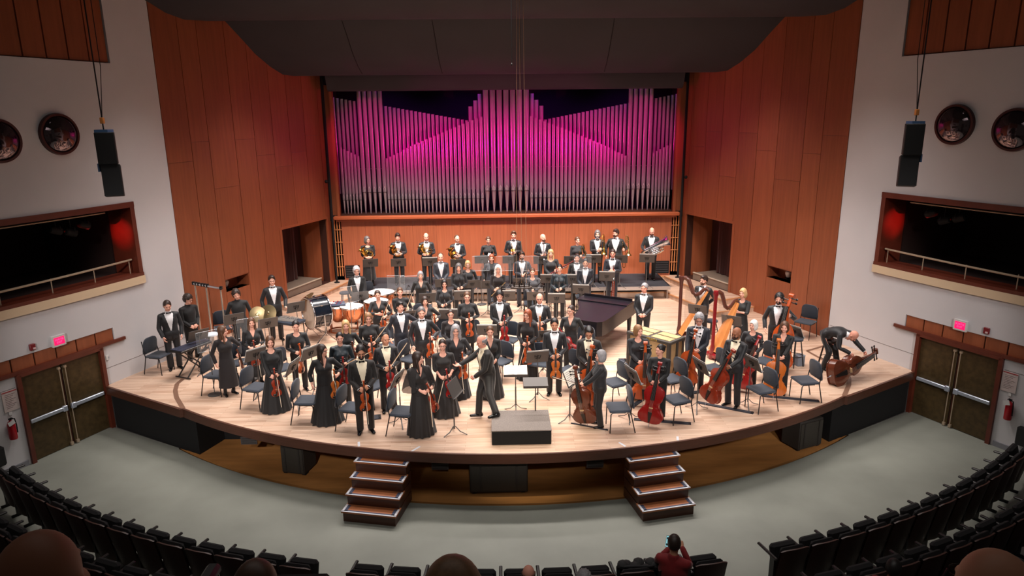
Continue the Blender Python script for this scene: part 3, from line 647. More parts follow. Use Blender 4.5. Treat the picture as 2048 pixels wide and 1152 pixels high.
def sdf_core(P):
    t = U(.05, ell(P, (0, 0, .95), (.118, .076, .10)), cap(P, (0, 0, 1.0), (0, 0, 1.2), .095, .10, (1, .75, 1)), ell(P, (0, .005, 1.28), (.132, .090, .14)))
    t = U(.04, t, cap(P, (-.155, .01, 1.395), (.155, .01, 1.395), .040)); t = U(.04, t, cap(P, (0, .02, 1.40), (0, .005, 1.57), .056, .05))
    t = smin(t, arms_sdf(P, .040, .033, .026), .03)
    for nm in 'LR': t = smin(t, U(.02, cap(P, J['hip'+nm]-(0, 0, .03), J['kn'+nm], .064, .046), cap(P, J['kn'+nm], J['an'+nm], .046, .034)), .03)
    return t
def torso_coat(P, g=0.):
    return U(.06, ell(P, (0, .0, 1.27), (.184+g, .124+g, .17+g)), cap(P, (0, 0, 1.12), (0, 0, .84), .150+g, .172+g, (1, .72, 1)), cap(P, (-.165, .01, 1.392), (.165, .01, 1.392), .054+g), cap(P, (-.09, .015, 1.425), (.09, .015, 1.425), .05+g))
def neckhole(P, r=.062): return np.maximum(cap(P, (0, .012, 1.40), (0, .0, 1.65), r), 1.42-P[:, 2])
def sdf_jacket(P, tails=False):
    d = smin(torso_coat(P), arms_sdf(P, .064, .058, .047, .985), .03)
    d = np.maximum(d, .80-P[:, 2]+.03*np.abs(P[:, 0])/.17)
    v = np.maximum.reduce([np.abs(P[:, 0])-.205*(P[:, 2]-(1.0 if not tails else .93)), P[:, 1]+.02, .95-P[:, 2]])
    d = np.maximum(d, -v)
    lap = np.maximum.reduce([np.abs(P[:, 0])-.004-.08*np.clip(1.0-P[:, 2], 0, 1), P[:, 1]+.02, P[:, 2]-1.01]); d = np.maximum(d, -lap)
    if tails:   # cut away front, tails behind
        cut = np.maximum.reduce([1.0-P[:, 2]+0*P[:, 0], P[:, 1]-.0]) ; d = np.maximum(d, -np.maximum(P[:, 2]-1.0, P[:, 1]-.02))
        tl = np.maximum.reduce([ell(P, (0, .075, .82), (.15, .06, .42)), P[:, 2]-1.1, -(P[:, 1]-.02)]); d = np.minimum(d, tl)
    return np.maximum(d, -neckhole(P, .058))
def sdf_shirt(P):
    d = U(.05, ell(P, (0, .0, 1.27), (.167, .113, .162)), cap(P, (0, 0, 1.12), (0, 0, .95), .142, .150, (1, .73, 1)), cap(P, (-.11, .012, 1.41), (.11, .012, 1.41), .050))
    d = np.maximum(d, .93-P[:, 2]); col = np.maximum.reduce([cap(P, (0, .018, 1.40), (0, .008, 1.55), .066, .062), P[:, 2]-1.515-.25*P[:, 1], 1.40-P[:, 2]])
    return np.minimum(d, col)
def sdf_trousers(P):
    d = U(.05, ell(P, (0, .0, .955), (.160, .118, .12)), cap(P, (0, 0, 1.0), (0, 0, .9), .13, .14, (1, .8, 1)))
    for nm in 'LR': d = smin(d, U(.02, cap(P, J['hip'+nm]-(0, 0, .02), J['kn'+nm], .092, .072), cap(P, J['kn'+nm], J['an'+nm]-(0, 0, .02), .072, .068)), .03)
    return np.maximum(np.maximum(d, P[:, 2]-1.04), .055-P[:, 2])
def sdf_top(P, end=.97, scoop=1, hem=.85, loose=0., open_=False):
    d = U(.05, ell(P, (0, .0, 1.26), (.160+loose, .110+loose, .165)), cap(P, (0, 0, 1.12), (0, 0, .9), .128+loose, .158+loose, (1, .74, 1)), cap(P, (-.155, .01, 1.391), (.155, .01, 1.391), .051), cap(P, (-.07, .015, 1.42), (.07, .015, 1.42), .045))
    d = U(.05, d, ell(P, (.068, -.075, 1.255), (.07, .055, .065)), ell(P, (-.068, -.075, 1.255), (.07, .055, .065)))
    d = smin(d, arms_sdf(P, .060, .053, .043, end), .03); d = np.maximum(d, hem-P[:, 2])
    if scoop == 1: d = np.maximum(d, -ell(P, (0, -.09, 1.47), (.105, .12, .10)))
    if scoop == 2: d = np.maximum(d, -np.maximum.reduce([np.abs(P[:, 0])-.32*(P[:, 2]-1.25), P[:, 1]+.0, 1.24-P[:, 2]]))
    if open_: d = np.maximum(d, -np.maximum.reduce([np.abs(P[:, 0])-.03-.05*(P[:, 2]-1.0), P[:, 1]+.03, .5-P[:, 2]]))
    return np.maximum(d, -neckhole(P, .06 if scoop else .055)) if scoop else d
def sdf_mshirt(P):
    d = U(.06, ell(P, (0, .0, 1.27), (.170, .116, .165)), cap(P, (0, 0, 1.12), (0, 0, .88), .142, .155, (1, .74, 1)), cap(P, (-.16, .01, 1.392), (.16, .01, 1.392), .054), cap(P, (-.08, .015, 1.425), (.08, .015, 1.425), .05))
    d = smin(d, arms_sdf(P, .064, .052, .042, .97), .03); d = np.maximum(d, .86-P[:, 2])
    return np.minimum(d, np.maximum.reduce([cap(P, (0, .018, 1.40), (0, .008, 1.55), .066, .062), P[:, 2]-1.512-.25*P[:, 1], 1.40-P[:, 2]]))
BB = ((-.66, -.22, 0), (.66, .24, 1.62))
def bb(z0, z1, x=.66): return ((-x, -.22, z0), (x, .3, z1))
T = {}
def reg(k, f, z0, z1, h, tris, x=.66):
    V, F = tmpl(f, *bb(z0, z1, x), h, tris); T[k] = (V, F, weights(V))
reg('core', sdf_core, .03, 1.62, .016, 2600)
reg('jacket', sdf_jacket, .74, 1.52, .013, 3000)
reg('tails', lambda P: sdf_jacket(P, True), .36, 1.52, .014, 3000)
reg('shirt', sdf_shirt, .9, 1.56, .013, 900, .24)
reg('trousers', sdf_trousers, .03, 1.06, .015, 1500, .3)
reg('top_scoop', lambda P: sdf_top(P), .8, 1.52, .014, 2400)
reg('top_short', lambda P: sdf_top(P, .62, 1), .8, 1.52, .014, 2200)
reg('top_v', lambda P: sdf_top(P, .8, 2, .84, .008), .8, 1.52, .014, 2400)
reg('top_high', lambda P: sdf_top(P, .97, 0), .8, 1.52, .014, 2200)
reg('cardigan', lambda P: sdf_top(P, .85, 2, .80, .014, True), .74, 1.52, .014, 2400)
def sdf_tights(P): return np.minimum(*[U(.02, cap(P, J['hip'+nm]-(0, 0, .03), J['kn'+nm], .072, .053), cap(P, J['kn'+nm], J['an'+nm]-(0, 0, .03), .053, .04)) for nm in 'LR'])
reg('tights', sdf_tights, 0, 1.0, .015, 700, .3)
reg('mshirt', sdf_mshirt, .8, 1.56, .014, 2300)
# head (origin at the skull base), two hands, shoe
def sdf_head(P):
    d = U(.03, ell(P, (0, .015, .122), (.076, .095, .097)), ell(P, (0, -.028, .055), (.056, .062, .068)))
    d = smin(d, ell(P, (0, -.066, .008), (.024, .022, .02)), .03); d = smin(d, cap(P, (0, -.084, .10), (0, -.104, .064), .007, .013), .012)
    d = smin(d, ell(P, (0, -.074, .118), (.05, .014, .012)), .02); d = smin(d, cap(P, (0, .01, -.06), (0, .012, .05), .052, .052), .03)
    for s in (-1, 1):
        d = smin(d, ell(P, (s*.077, .012, .085), (.009, .02, .03)), .006); d = smin(d, ell(P, (s*.042, -.06, .06), (.022, .02, .02)), .02)
        d = np.maximum(d, -ell(P, (s*.031, -.094, .098), (.014, .010, .009)))
    return d
T['head'] = tmpl(sdf_head, (-.1, -.13, -.07), (.1, .13, .24), .0065, 1500)
def sdf_hand(P, grip):
    b = [.030, .010, -.010, -.028]; L = [.072, .080, .074, .06]; ds = []; an = (.85, 1.1, .6) if grip else (.3, .4, .25)
    pal = U(.012, *[cap(P, (0, q*.6, 0), (.085, q, 0), .0145, .0125) for q in b], cap(P, (-.03, 0, 0), (.01, 0, 0), .024, .024, (1, 1, .75)))
    d = pal
    for q, l in zip(b, L):
        p = np.array([.085, q, 0]); a = 0.; segs = []
        for k, fr in enumerate((.45, .3, .25)):
            a += an[k]; e = p+l*fr*np.array([math.cos(a), q*.6, math.sin(a)]); segs.append(cap(P, p, e, .0098-.001*k, .0092-.001*k)); p = e
        f = np.minimum.reduce(segs); d = smin(d, f, .006)
    th = [(.015, .022, .004), (.05, .048, .018), (.078, .05 if not grip else .03, .034 if not grip else .045)]
    d = smin(d, cap(P, th[0], th[1], .015, .012), .01); return np.minimum(d, cap(P, th[1], th[2], .011, .009))
for k in (0, 1): T['hand%d' % k] = tmpl(lambda P: sdf_hand(P, k), (-.06, -.06, -.04), (.19, .08, .11), .005, 700)
def sdf_shoe(P):
    d = U(.03, cap(P, (0, .045, .03), (0, -.15, .022), .045, .036, (.95, 1, .8)), cap(P, (0, .03, .03), (0, .03, .085), .042, .04))
    return np.maximum(d, -P[:, 2])
T['shoe'] = tmpl(sdf_shoe, (-.07, -.22, -.02), (.07, .12, .14), .009, 260)
# hair in head space
def sk(P, o, oz=0): return ell(P, (0, .017, .122), (.078+o, .097+o, .10+o+oz))
def keep_short(P, hl=.163): return np.maximum(np.minimum(.125-P[:, 2], np.maximum(-P[:, 1]-.005, .03-P[:, 2])), -ell(P, (0, -.105, .085), (.070, .092, hl+.018-.085)))
def bumps(P, a, f): return a*np.sin(P[:, 0]*f+1)*np.sin(P[:, 1]*f)*np.sin(P[:, 2]*f*.9+2)
def brows(P): return np.minimum(*[cap(P, (s*.018, -.090, .1225), (s*.046, -.080, .124), .0042) for s in (-1, 1)])
def facecut(P, w=.064, y=-.02, zt=.155): return np.minimum(ell(P, (0, -.105, .075), (w+.004, .095, zt+.012-.075)), np.maximum.reduce([np.abs(P[:, 0])-w+.012, P[:, 1]-y, P[:, 2]-.08]))
def H_short(P): return np.minimum(np.maximum(sk(P, .012, .006), keep_short(P)), brows(P))
def H_quiff(P): return np.minimum(np.maximum(smin(sk(P, .012, .012), ell(P, (.01, -.055, .205), (.055, .05, .03)), .03), keep_short(P, .166)), brows(P))
def H_recede(P): return np.minimum(np.maximum(sk(P, .010, .003), np.minimum(np.maximum(.165-P[:, 2], -P[:, 1]-.025), np.maximum(-P[:, 1]+.005, .035-P[:, 2]))), brows(P))
def H_fringe(P): return np.minimum(np.maximum.reduce([sk(P, .011), .03-P[:, 2], P[:, 2]-.14, -P[:, 1]-.008]), brows(P))
def H_curly(P): return np.minimum(np.maximum(sk(P, .026, .012)+bumps(P, .012, 110), keep_short(P, .158)), brows(P))
def H_bob(P): return np.minimum(np.maximum(np.minimum(sk(P, .016, .006), np.maximum(ell(P, (0, .025, .065), (.102, .105, .125)), -.03-P[:, 2])), -np.maximum(facecut(P, .062, -.015, .158), -1)), brows(P))
def H_long(P):
    d = U(.02, sk(P, .015, .006), ell(P, (0, .055, -.02), (.095, .06, .19)), *[cap(P, (s*.075, .01, .06), (s*.092, -.045, -.19), .028, .018) for s in (-1, 1)])
    return np.minimum(np.maximum(d, -facecut(P, .060, -.018, .160)), brows(P))
def H_longc(P): 
    d = U(.02, sk(P, .024, .008), ell(P, (0, .05, .0), (.115, .075, .15)), *[cap(P, (s*.08, .0, .08), (s*.10, -.03, -.12), .042, .03) for s in (-1, 1)])+bumps(P, .012, 85)
    return np.minimum(np.maximum(d, -facecut(P, .060, -.018, .158)), brows(P))
def H_bun(P): return np.minimum(np.minimum(np.maximum(sk(P, .009, .003), keep_short(P, .166)), ell(P, (0, .115, .15), (.038, .034, .036))), brows(P))
def H_pony(P): return np.minimum(np.minimum(np.maximum(sk(P, .010, .003), keep_short(P, .166)), U(.02, ell(P, (0, .112, .13), (.028, .03, .03)), cap(P, (0, .13, .12), (.01, .12, -.08), .026, .012))), brows(P))
for k, f, z0 in (('short', H_short, 0), ('quiff', H_quiff, 0), ('recede', H_recede, 0), ('fringe', H_fringe, 0), ('curly', H_curly, 0), ('bob', H_bob, -.06), ('long', H_long, -.24), ('longc', H_longc, -.2), ('bun', H_bun, 0), ('pony', H_pony, -.12)):
    T['h_'+k] = tmpl(f, (-.16, -.14, z0), (.16, .19, .28), .0085, 1100 if k in ('long', 'longc', 'curly') else 800)
def sdf_beard(P): return np.maximum.reduce([U(.03, ell(P, (0, -.028, .052), (.062, .069, .073)), ell(P, (0, -.066, .004), (.03, .028, .024))), P[:, 2]-.062+.3*np.clip(P[:, 1]+.06, -1, 0), P[:, 1]-.0, -ell(P, (0, -.10, .034), (.024, .03, .012))])
T['beard'] = tmpl(sdf_beard, (-.09, -.12, -.05), (.09, .04, .1), .007, 420)
# small accessories as ready meshes in head / chest space
def acc_mesh(name, fn, m): mb = MB(); fn(mb); return mb.mesh(name, m)
m_tie = mat('bow_tie_black', (14, 12, 12), .5); m_frames = mat('spectacle_frame', (24, 18, 18), .3)
def f_glasses(mb):
    for s in (-1, 1):
        mb.tube([(s*.032+.021*math.cos(a), -.099, .098+.016*math.sin(a)) for a in np.linspace(0, 2*PI, 13)[:-1]], .0026, 5, closed=True); mb.tube([(s*.053, -.098, .1), (s*.078, -.06, .098), (s*.08, .01, .092)], .0025, 5)
    mb.tube([(-.011, -.102, .102), (.011, -.102, .102)], .0026, 5)
GLASSES = acc_mesh('glasses', f_glasses, m_frames)
def f_bow(mb):
    for s in (-1, 1): mb.add([(0, -.012, -.008), (0, -.012, .008), (s*.055, -.008, .024), (s*.055, -.008, -.024), (0, .004, 0), (s*.055, .004, 0)], [[0, 1, 2, 3], [1, 0, 4], [2, 5, 3], [1, 4, 5, 2], [0, 3, 5, 4]])
    mb.box((0, -.012, 0), (.02, .016, .02))
BOW = acc_mesh('bow_tie', f_bow, m_tie)
m_cuff = mat('shirt_white', (226, 224, 226), .7)
m_eye = mat('eye_dark', (38, 26, 22), .25); m_lip = mat('lips', (158, 84, 76), .5)
SKIN = {k: mat('skin_'+k, c, .55, spec=.35) for k, c in dict(light=(226, 168, 146), pink=(228, 160, 138), tan=(200, 142, 112), brown=(150, 98, 72)).items()}
HAIR = {k: mat('hair_'+k, c, .5, var=.2, scale=60, stretch=(1, 1, .2)) for k, c in dict(black=(24, 20, 20), dark=(46, 32, 26), brown=(84, 56, 38), light=(132, 96, 64), blonde=(190, 152, 104), red=(140, 70, 42), grey=(140, 138, 140), silver=(188, 186, 188), white=(222, 218, 212), salt=(96, 92, 92)).items()}
CL = {k: mat('cloth_'+k, c, r, var=.10, scale=18, sheen=.15) for k, (c, r) in dict(tux=((16, 17, 22), .6), suit=((36, 40, 50), .65), black=((8, 8, 10), .7), soft=((11, 11, 14), .72), charcoal=((24, 24, 28), .75), brownblack=((24, 20, 19), .7), lace=((22, 15, 17), .85), teal=((16, 32, 40), .45), navy=((17, 21, 33), .65), red=((132, 22, 26), .8), denim=((40, 48, 64), .8), grey=((70, 70, 74), .8)).items()}
m_shoe = mat('shoe_leather', (14, 13, 14), .18); 
def minrot(a, b):
    a = nrm(a); b = nrm(b); v = np.cross(a, b); c = a@b
    if c < -.9999: return -np.eye(3)+2*np.outer(nrm(np.cross(a, (1, .3, .2))), nrm(np.cross(a, (1, .3, .2))))
    K = np.array([[0, -v[2], v[1]], [v[2], 0, -v[0]], [-v[1], v[0], 0]]); return np.eye(3)+K+K@K/(1+c)
def ik(S, W, l1, l2, pole):
    d = W-S; L = np.linalg.norm(d); L2 = min(L, (l1+l2)*.995); u = d/L; W = S+u*L2
    a = (l1*l1-l2*l2+L2*L2)/(2*L2); h = math.sqrt(max(l1*l1-a*a, 0)); p = np.array(pole, float); p = nrm(p-u*(p@u)); return S+u*a+p*h, W
HANG = {'L': (.275, -.04, .905), 'R': (-.275, -.04, .905)}
def solve(sp):
    """bone -> (R, rest origin, posed origin)"""
    X = {}; lean, bend, tw, side = [math.radians(sp.get(k, 0)) for k in ('lean', 'bend', 'twist', 'side')]
    pel = np.array(sp.get('pelvis', (0, 0, .96)), float)
    Rp = rotm('x', lean)@rotm('y', side); X['pelvis'] = (Rp, J['pelvis'], pel); R = Rp; prev = ('pelvis', pel)
    for b, fb, ft in (('spine', .5, .4), ('chest', .5, .6)):
        pos = X[prev[0]][0]@(J[b]-J[prev[0]])+prev[1]; R = R@rotm('x', bend*fb)@rotm('z', tw*ft); X[b] = (R, J[b], pos); prev = (b, pos)
    pos = X['chest'][0]@(J['neck']-J['chest'])+X['chest'][2]
    hy, hp, hr = [math.radians(sp.get(k, 0)) for k in ('hy', 'hp', 'hr')]
    Rh = (R if not sp.get('headup') else np.eye(3))@rotm('z', hy)@rotm('x', hp)@rotm('y', hr)
    Rn = R@rotm('z', hy*.4)@rotm('x', hp*.4); X['neck'] = (Rn, J['neck'], pos)
    hpos = Rn@(J['head']-J['neck'])+pos; X['head'] = (Rh, J['head'], hpos)
    for nm, sg in (('L', 1), ('R', -1)):
        Rc, rc, pc = X['chest']; S = Rc@(J['sh'+nm]-rc)+pc
        W = np.array(sp.get('w'+nm, HANG[nm]), float); pole = np.array(sp.get('p'+nm, (.55*sg, .55, -.6)), float)
        E, W = ik(S, W, .285, .25, pole); d0 = J['el'+nm]-J['sh'+nm]
        Ru = minrot(Rc@d0, E-S)@Rc; Rf = minrot(Ru@d0, W-E)@Ru
        X['ua'+nm] = (Ru, J['sh'+nm], S); X['fa'+nm] = (Rf, J['el'+nm], E); X['wr'+nm] = (W, nrm(W-E))
        Hp = Rp@(J['hip'+nm]-J['pelvis'])+pel; A = np.array(sp.get('f'+nm, (.105*sg, .02, .085)), float)
        K, A = ik(Hp, A, .42, .428, sp.get('k'+nm, (.15*sg, -1, 0))); d1 = J['kn'+nm]-J['hip'+nm]; d2 = J['an'+nm]-J['kn'+nm]
        Rt = minrot(Rp@d1, K-Hp)@Rp; Rs = minrot(Rt@d2, A-K)@Rt
        X['th'+nm] = (Rt, J['hip'+nm], Hp); X['sn'+nm] = (Rs, J['kn'+nm], K); X['an'+nm] = A
    return X
def skin(key, X, g=1., tx=None):
    V, F, W = T[key]
    if g != 1.: wt = W[:, :3].sum(1); V = V.copy(); V[:, :2] *= (1+(g-1)*wt)[:, None]
    out = np.zeros_like(V)
    for i, n in enumerate(BN):
        R, r0, p0 = X[n]; out += W[:, i:i+1]*((V-r0)@R.T+p0)
    return out, F
def rigid(key, R, p, sc=1.):
    V, F = T[key][:2]; return (V*sc)@R.T+p, F
def skirt(X, z1, r1, fl=13, amp=.075, g=1., ph=0.):
    R, r0, p0 = X['pelvis']; n = 48; zs = np.linspace(1.03, z1, 8); V = []; F = []
    for i, z in enumerate(zs):
        t = i/7; rx = (.132+(.165-.132)*min(1, t*4) if t < .25 else .165+(r1-.165)*((t-.25)/.75)**.9)*g
        for j in range(n):
            a = 2*PI*j/n; q = 1+amp*t*math.sin(fl*a+ph+t)+amp*.5*t*math.sin((fl*2+1)*a)
            V.append((rx*q*math.cos(a), rx*q*math.sin(a)*(.76+.16*t), z))
    for i in range(7):
        for j in range(n): F.append([i*n+j, (i+1)*n+j, (i+1)*n+(j+1) % n, i*n+(j+1) % n])
    V = np.array(V); V2 = (V-r0)@R.T+p0; return V2, np.array(F)
PEOPLE = []
def make_person(sp):
    s = sp.get('h', 1.75)/1.75; g = sp.get('g', 1.)*1.13; X = solve(sp); fem = sp.get('fem', False)
    root = thing('person', sp['label'], 'person', group=sp.get('group')); root.matrix_world = sp['M']
    sk_ = SKIN[sp.get('skin', 'light')]; of = sp['outfit']; c1 = CL[sp.get('c1', 'tux')]; c2 = CL[sp.get('c2', sp.get('c1', 'tux'))]
    # body: trunk and limbs, head, hands in one mesh
    Vs, Fs, Ms = [], [], []; n = 0
    def add(VF, mi):
        nonlocal n
        V, F = VF; Vs.append(V); Fs.append(F+n); Ms.append(np.full(len(F), mi)); n += len(V)
    add(skin('core', X, 1.), 0)
    Rh, _, ph = X['head']; hs = 1.02 if fem else 1.06; add(rigid('head', Rh, ph, hs), 0)
    for nm, sg in (('L', 1), ('R', -1)):
        W, fd = X['wr'+nm]; f = nrm(sp.get('f_'+nm, fd)); p = np.array(sp.get('n_'+nm, (-sg, 0, 0.0)), float); p = nrm(p-f*(p@f)+1e-6); t = np.cross(p, f)*sg
        V, F = T['hand%d' % (1 if sp.get('grip'+nm, sp.get('grip', 0)) else 0)]
        add(((V*(.94 if fem else 1.02))@np.stack([f, t, p]) + W, F if sg > 0 else F[:, ::-1]), 0)
    mb = MB()
    for q in (-1, 1): mb.ell((q*.031, -.083, .098), (.0095, .008, .0062), 8, 5, 0)
    ev = np.array(mb.v)*hs; add((ev@Rh.T+ph, np.array([[f[0], f[1], f[2]] for f in mb.f]+[[f[0], f[2], f[3]] for f in mb.f])), 1)
    mb = MB(); mb.tube([(x, -.0885+7*x*x*2, .0315+14*x*x) for x in (-.024, -.012, 0, .012, .024)], [.002, .0055, .006, .0055, .002], 6, caps=False); ev = np.array(mb.v)*hs; add((ev@Rh.T+ph, np.array([[f[0], f[1], f[2]] for f in mb.f]+[[f[0], f[2], f[3]] for f in mb.f])), 2)
    link('body', npmesh('body', np.concatenate(Vs)*s, np.concatenate(Fs), [sk_, m_eye, m_lip], np.concatenate(Ms)), root)
    def part(name, VF, m, parent=root): return link(name, npmesh(name, VF[0]*s, VF[1], m), parent)
    if of in ('tux', 'tails'):
        jk = part('jacket', skin('jacket' if of == 'tux' else 'tails', X, g), c1); part('shirt', skin('shirt', X, g), m_cuff if not sp.get('cream') else mat('shirt_cream', (236, 224, 196), .7)); part('trousers', skin('trousers', X, g), c2)
        Rn, r0, p0 = X['neck']; b = link('bow_tie', BOW, root); p = Rn@(np.array((0, -.058, 1.478))-r0)+p0
        Mx = frame(p*s, *(Rn*s).T); b.matrix_local = Mx
        if of == 'tails': b.data = BOWW
        for nm in 'LR':
            R, r0, p0 = X['fa'+nm]; V, F = cuffV(J['el'+nm], J['wr'+nm]); part('cuff', ((V-r0)@R.T+p0, F), m_cuff)
    elif of == 'mshirt': part('shirt', skin('mshirt', X, g), c1); part('trousers', skin('trousers', X, g), c2)
    else:
        part('top' if of != 'cardigan' else 'cardigan', skin(sp.get('top', 'top_scoop'), X, g), c1)
        if sp.get('inner'): part('inner_top', skin('top_high' if sp['inner'] == 1 else 'top_scoop', X, g*.97), CL['black'])
        lo = sp.get('low', 'long')
        if lo == 'long': part('skirt', skirt(X, .015, sp.get('hemr', .27), g=g, ph=rng.random()*6), c2)
        elif lo == 'knee': part('skirt', skirt(X, .44, .22, 6, .03, g), c2)
        elif lo == 'midi': part('skirt', skirt(X, .24, .21, 6, .03, g), c2)
        else: part('trousers', skin('trousers', X, g*.97), c2)
        if lo in ('knee', 'midi'): part('tights', skin('tights', X), CL['black'])
    if sp.get('cape'):
        Vc = []; nc = 34; R, r0, p0 = X['chest']
        for (rx, ry, z) in ((.085, .075, 1.475), (.19, .12, 1.435), (.275, .16, 1.30), (.33, .20, 1.14), (.36, .23, 1.0)):
            for j in range(nc):
                a = -PI/2+math.radians(24+(312)*j/(nc-1)); q = 1+.05*math.sin(j*1.9)*(1.5-z); Vc.append((rx*q*math.cos(a), .01+ry*q*math.sin(a), z-.04*abs(math.cos(a))*(1.5-z)))
        Fc = [[i*nc+j, i*nc+j+1, (i+1)*nc+j+1, (i+1)*nc+j] for i in range(4) for j in range(nc-1)]
        part('cape', ((np.array(Vc)-r0)@R.T+p0, np.array(Fc)), mat('sheer_cape', (26, 21, 20), .8, alpha=.8))
    for nm, sg in (('L', 1), ('R', -1)):
        A = X['an'+nm]; Rs = sp.get('shoeR'+nm); ang = sp.get('toe', .22)*sg; R = rotm('z', ang) if Rs is None else Rs
        part('shoe', rigid('shoe', R, A-R@np.array((0, 0, .085)), .92 if fem else 1.03), m_shoe)
    if sp.get('hair'):
        hm = HAIR[sp.get('hc', 'dark')]; hh = part('hair', rigid('h_'+sp['hair'], Rh, ph, hs), hm)
    if sp.get('beard'): part('beard', rigid('beard', Rh, ph, hs), HAIR[sp.get('bc', sp.get('hc', 'dark'))])
    if sp.get('glasses'):
        o = link('glasses', GLASSES, root); o.matrix_local = frame(ph*s, *(Rh*s*hs).T)
    root['_'] = 0; del root['_']; return root, X, s
BOWW = BOW.copy(); BOWW.materials.clear(); BOWW.materials.append(mat('bow_tie_white', (228, 222, 208), .6))
def cuffV(e, w):
    d = nrm(w-e); mb = MB(); mb.tube([w-.035*d, w+.030*d], .036, 12); V = np.array(mb.v); F = [f for f in mb.f if len(f) == 4]; return V, np.array(F)
def person_matrix(px, py, h, z0=0., f=0., base=False):
    """stand at the spot where a figure of height h shows its head top (or its feet) at this pixel, facing the camera turned by f degrees"""
    P = atz(px, py, z0 if base else z0+h*.998); d = CC-P; rz = math.atan2(d[0], -d[1])+math.radians(f)
    return Matrix.Translation((P[0], P[1], z0)) @ Matrix.Rotation(rz, 4, 'Z')
# ================================================================ instruments and furniture (prototypes, copied later)
m_ebony = mat('ebony', (22, 18, 18), .35); m_maple = mat('bridge_maple', (216, 180, 130), .5); m_stringm = mat('string_steel', (190, 188, 184), .3, .9)
m_silver = mat('silver_plate', (206, 208, 214), .2, 1.); m_gold = mat('brass_lacquer', (214, 168, 76), .2, 1.); m_goldr = mat('gold_brass_dark', (190, 130, 52), .22, 1.)
VW = dict(red=mat('varnish_red', (136, 45, 22), .28, coat=.4, var=.12, scale=8, stretch=(3, 3, .5)), orange=mat('varnish_orange', (170, 72, 28), .28, coat=.4, var=.12, scale=8, stretch=(3, 3, .5)), amber=mat('varnish_amber', (184, 96, 36), .28, coat=.4, var=.12, scale=8, stretch=(3, 3, .5)), brown=mat('varnish_brown', (92, 42, 24), .3, coat=.4, var=.15, scale=8, stretch=(3, 3, .5)), crimson=mat('varnish_crimson', (138, 22, 20), .28, coat=.4, var=.1, scale=8, stretch=(3, 3, .5)))
HALF = [(0, 0), (.004, .10), (.02, .18), (.06, .245), (.13, .285), (.20, .292), (.27, .275), (.33, .235), (.37, .215), (.385, .222), (.41, .185), (.46, .160), (.52, .157), (.57, .170), (.61, .19), (.625, .205), (.64, .200), (.70, .212), (.78, .232), (.86, .225), (.93, .18), (.97, .12), (.99, .06), (1, .02)]
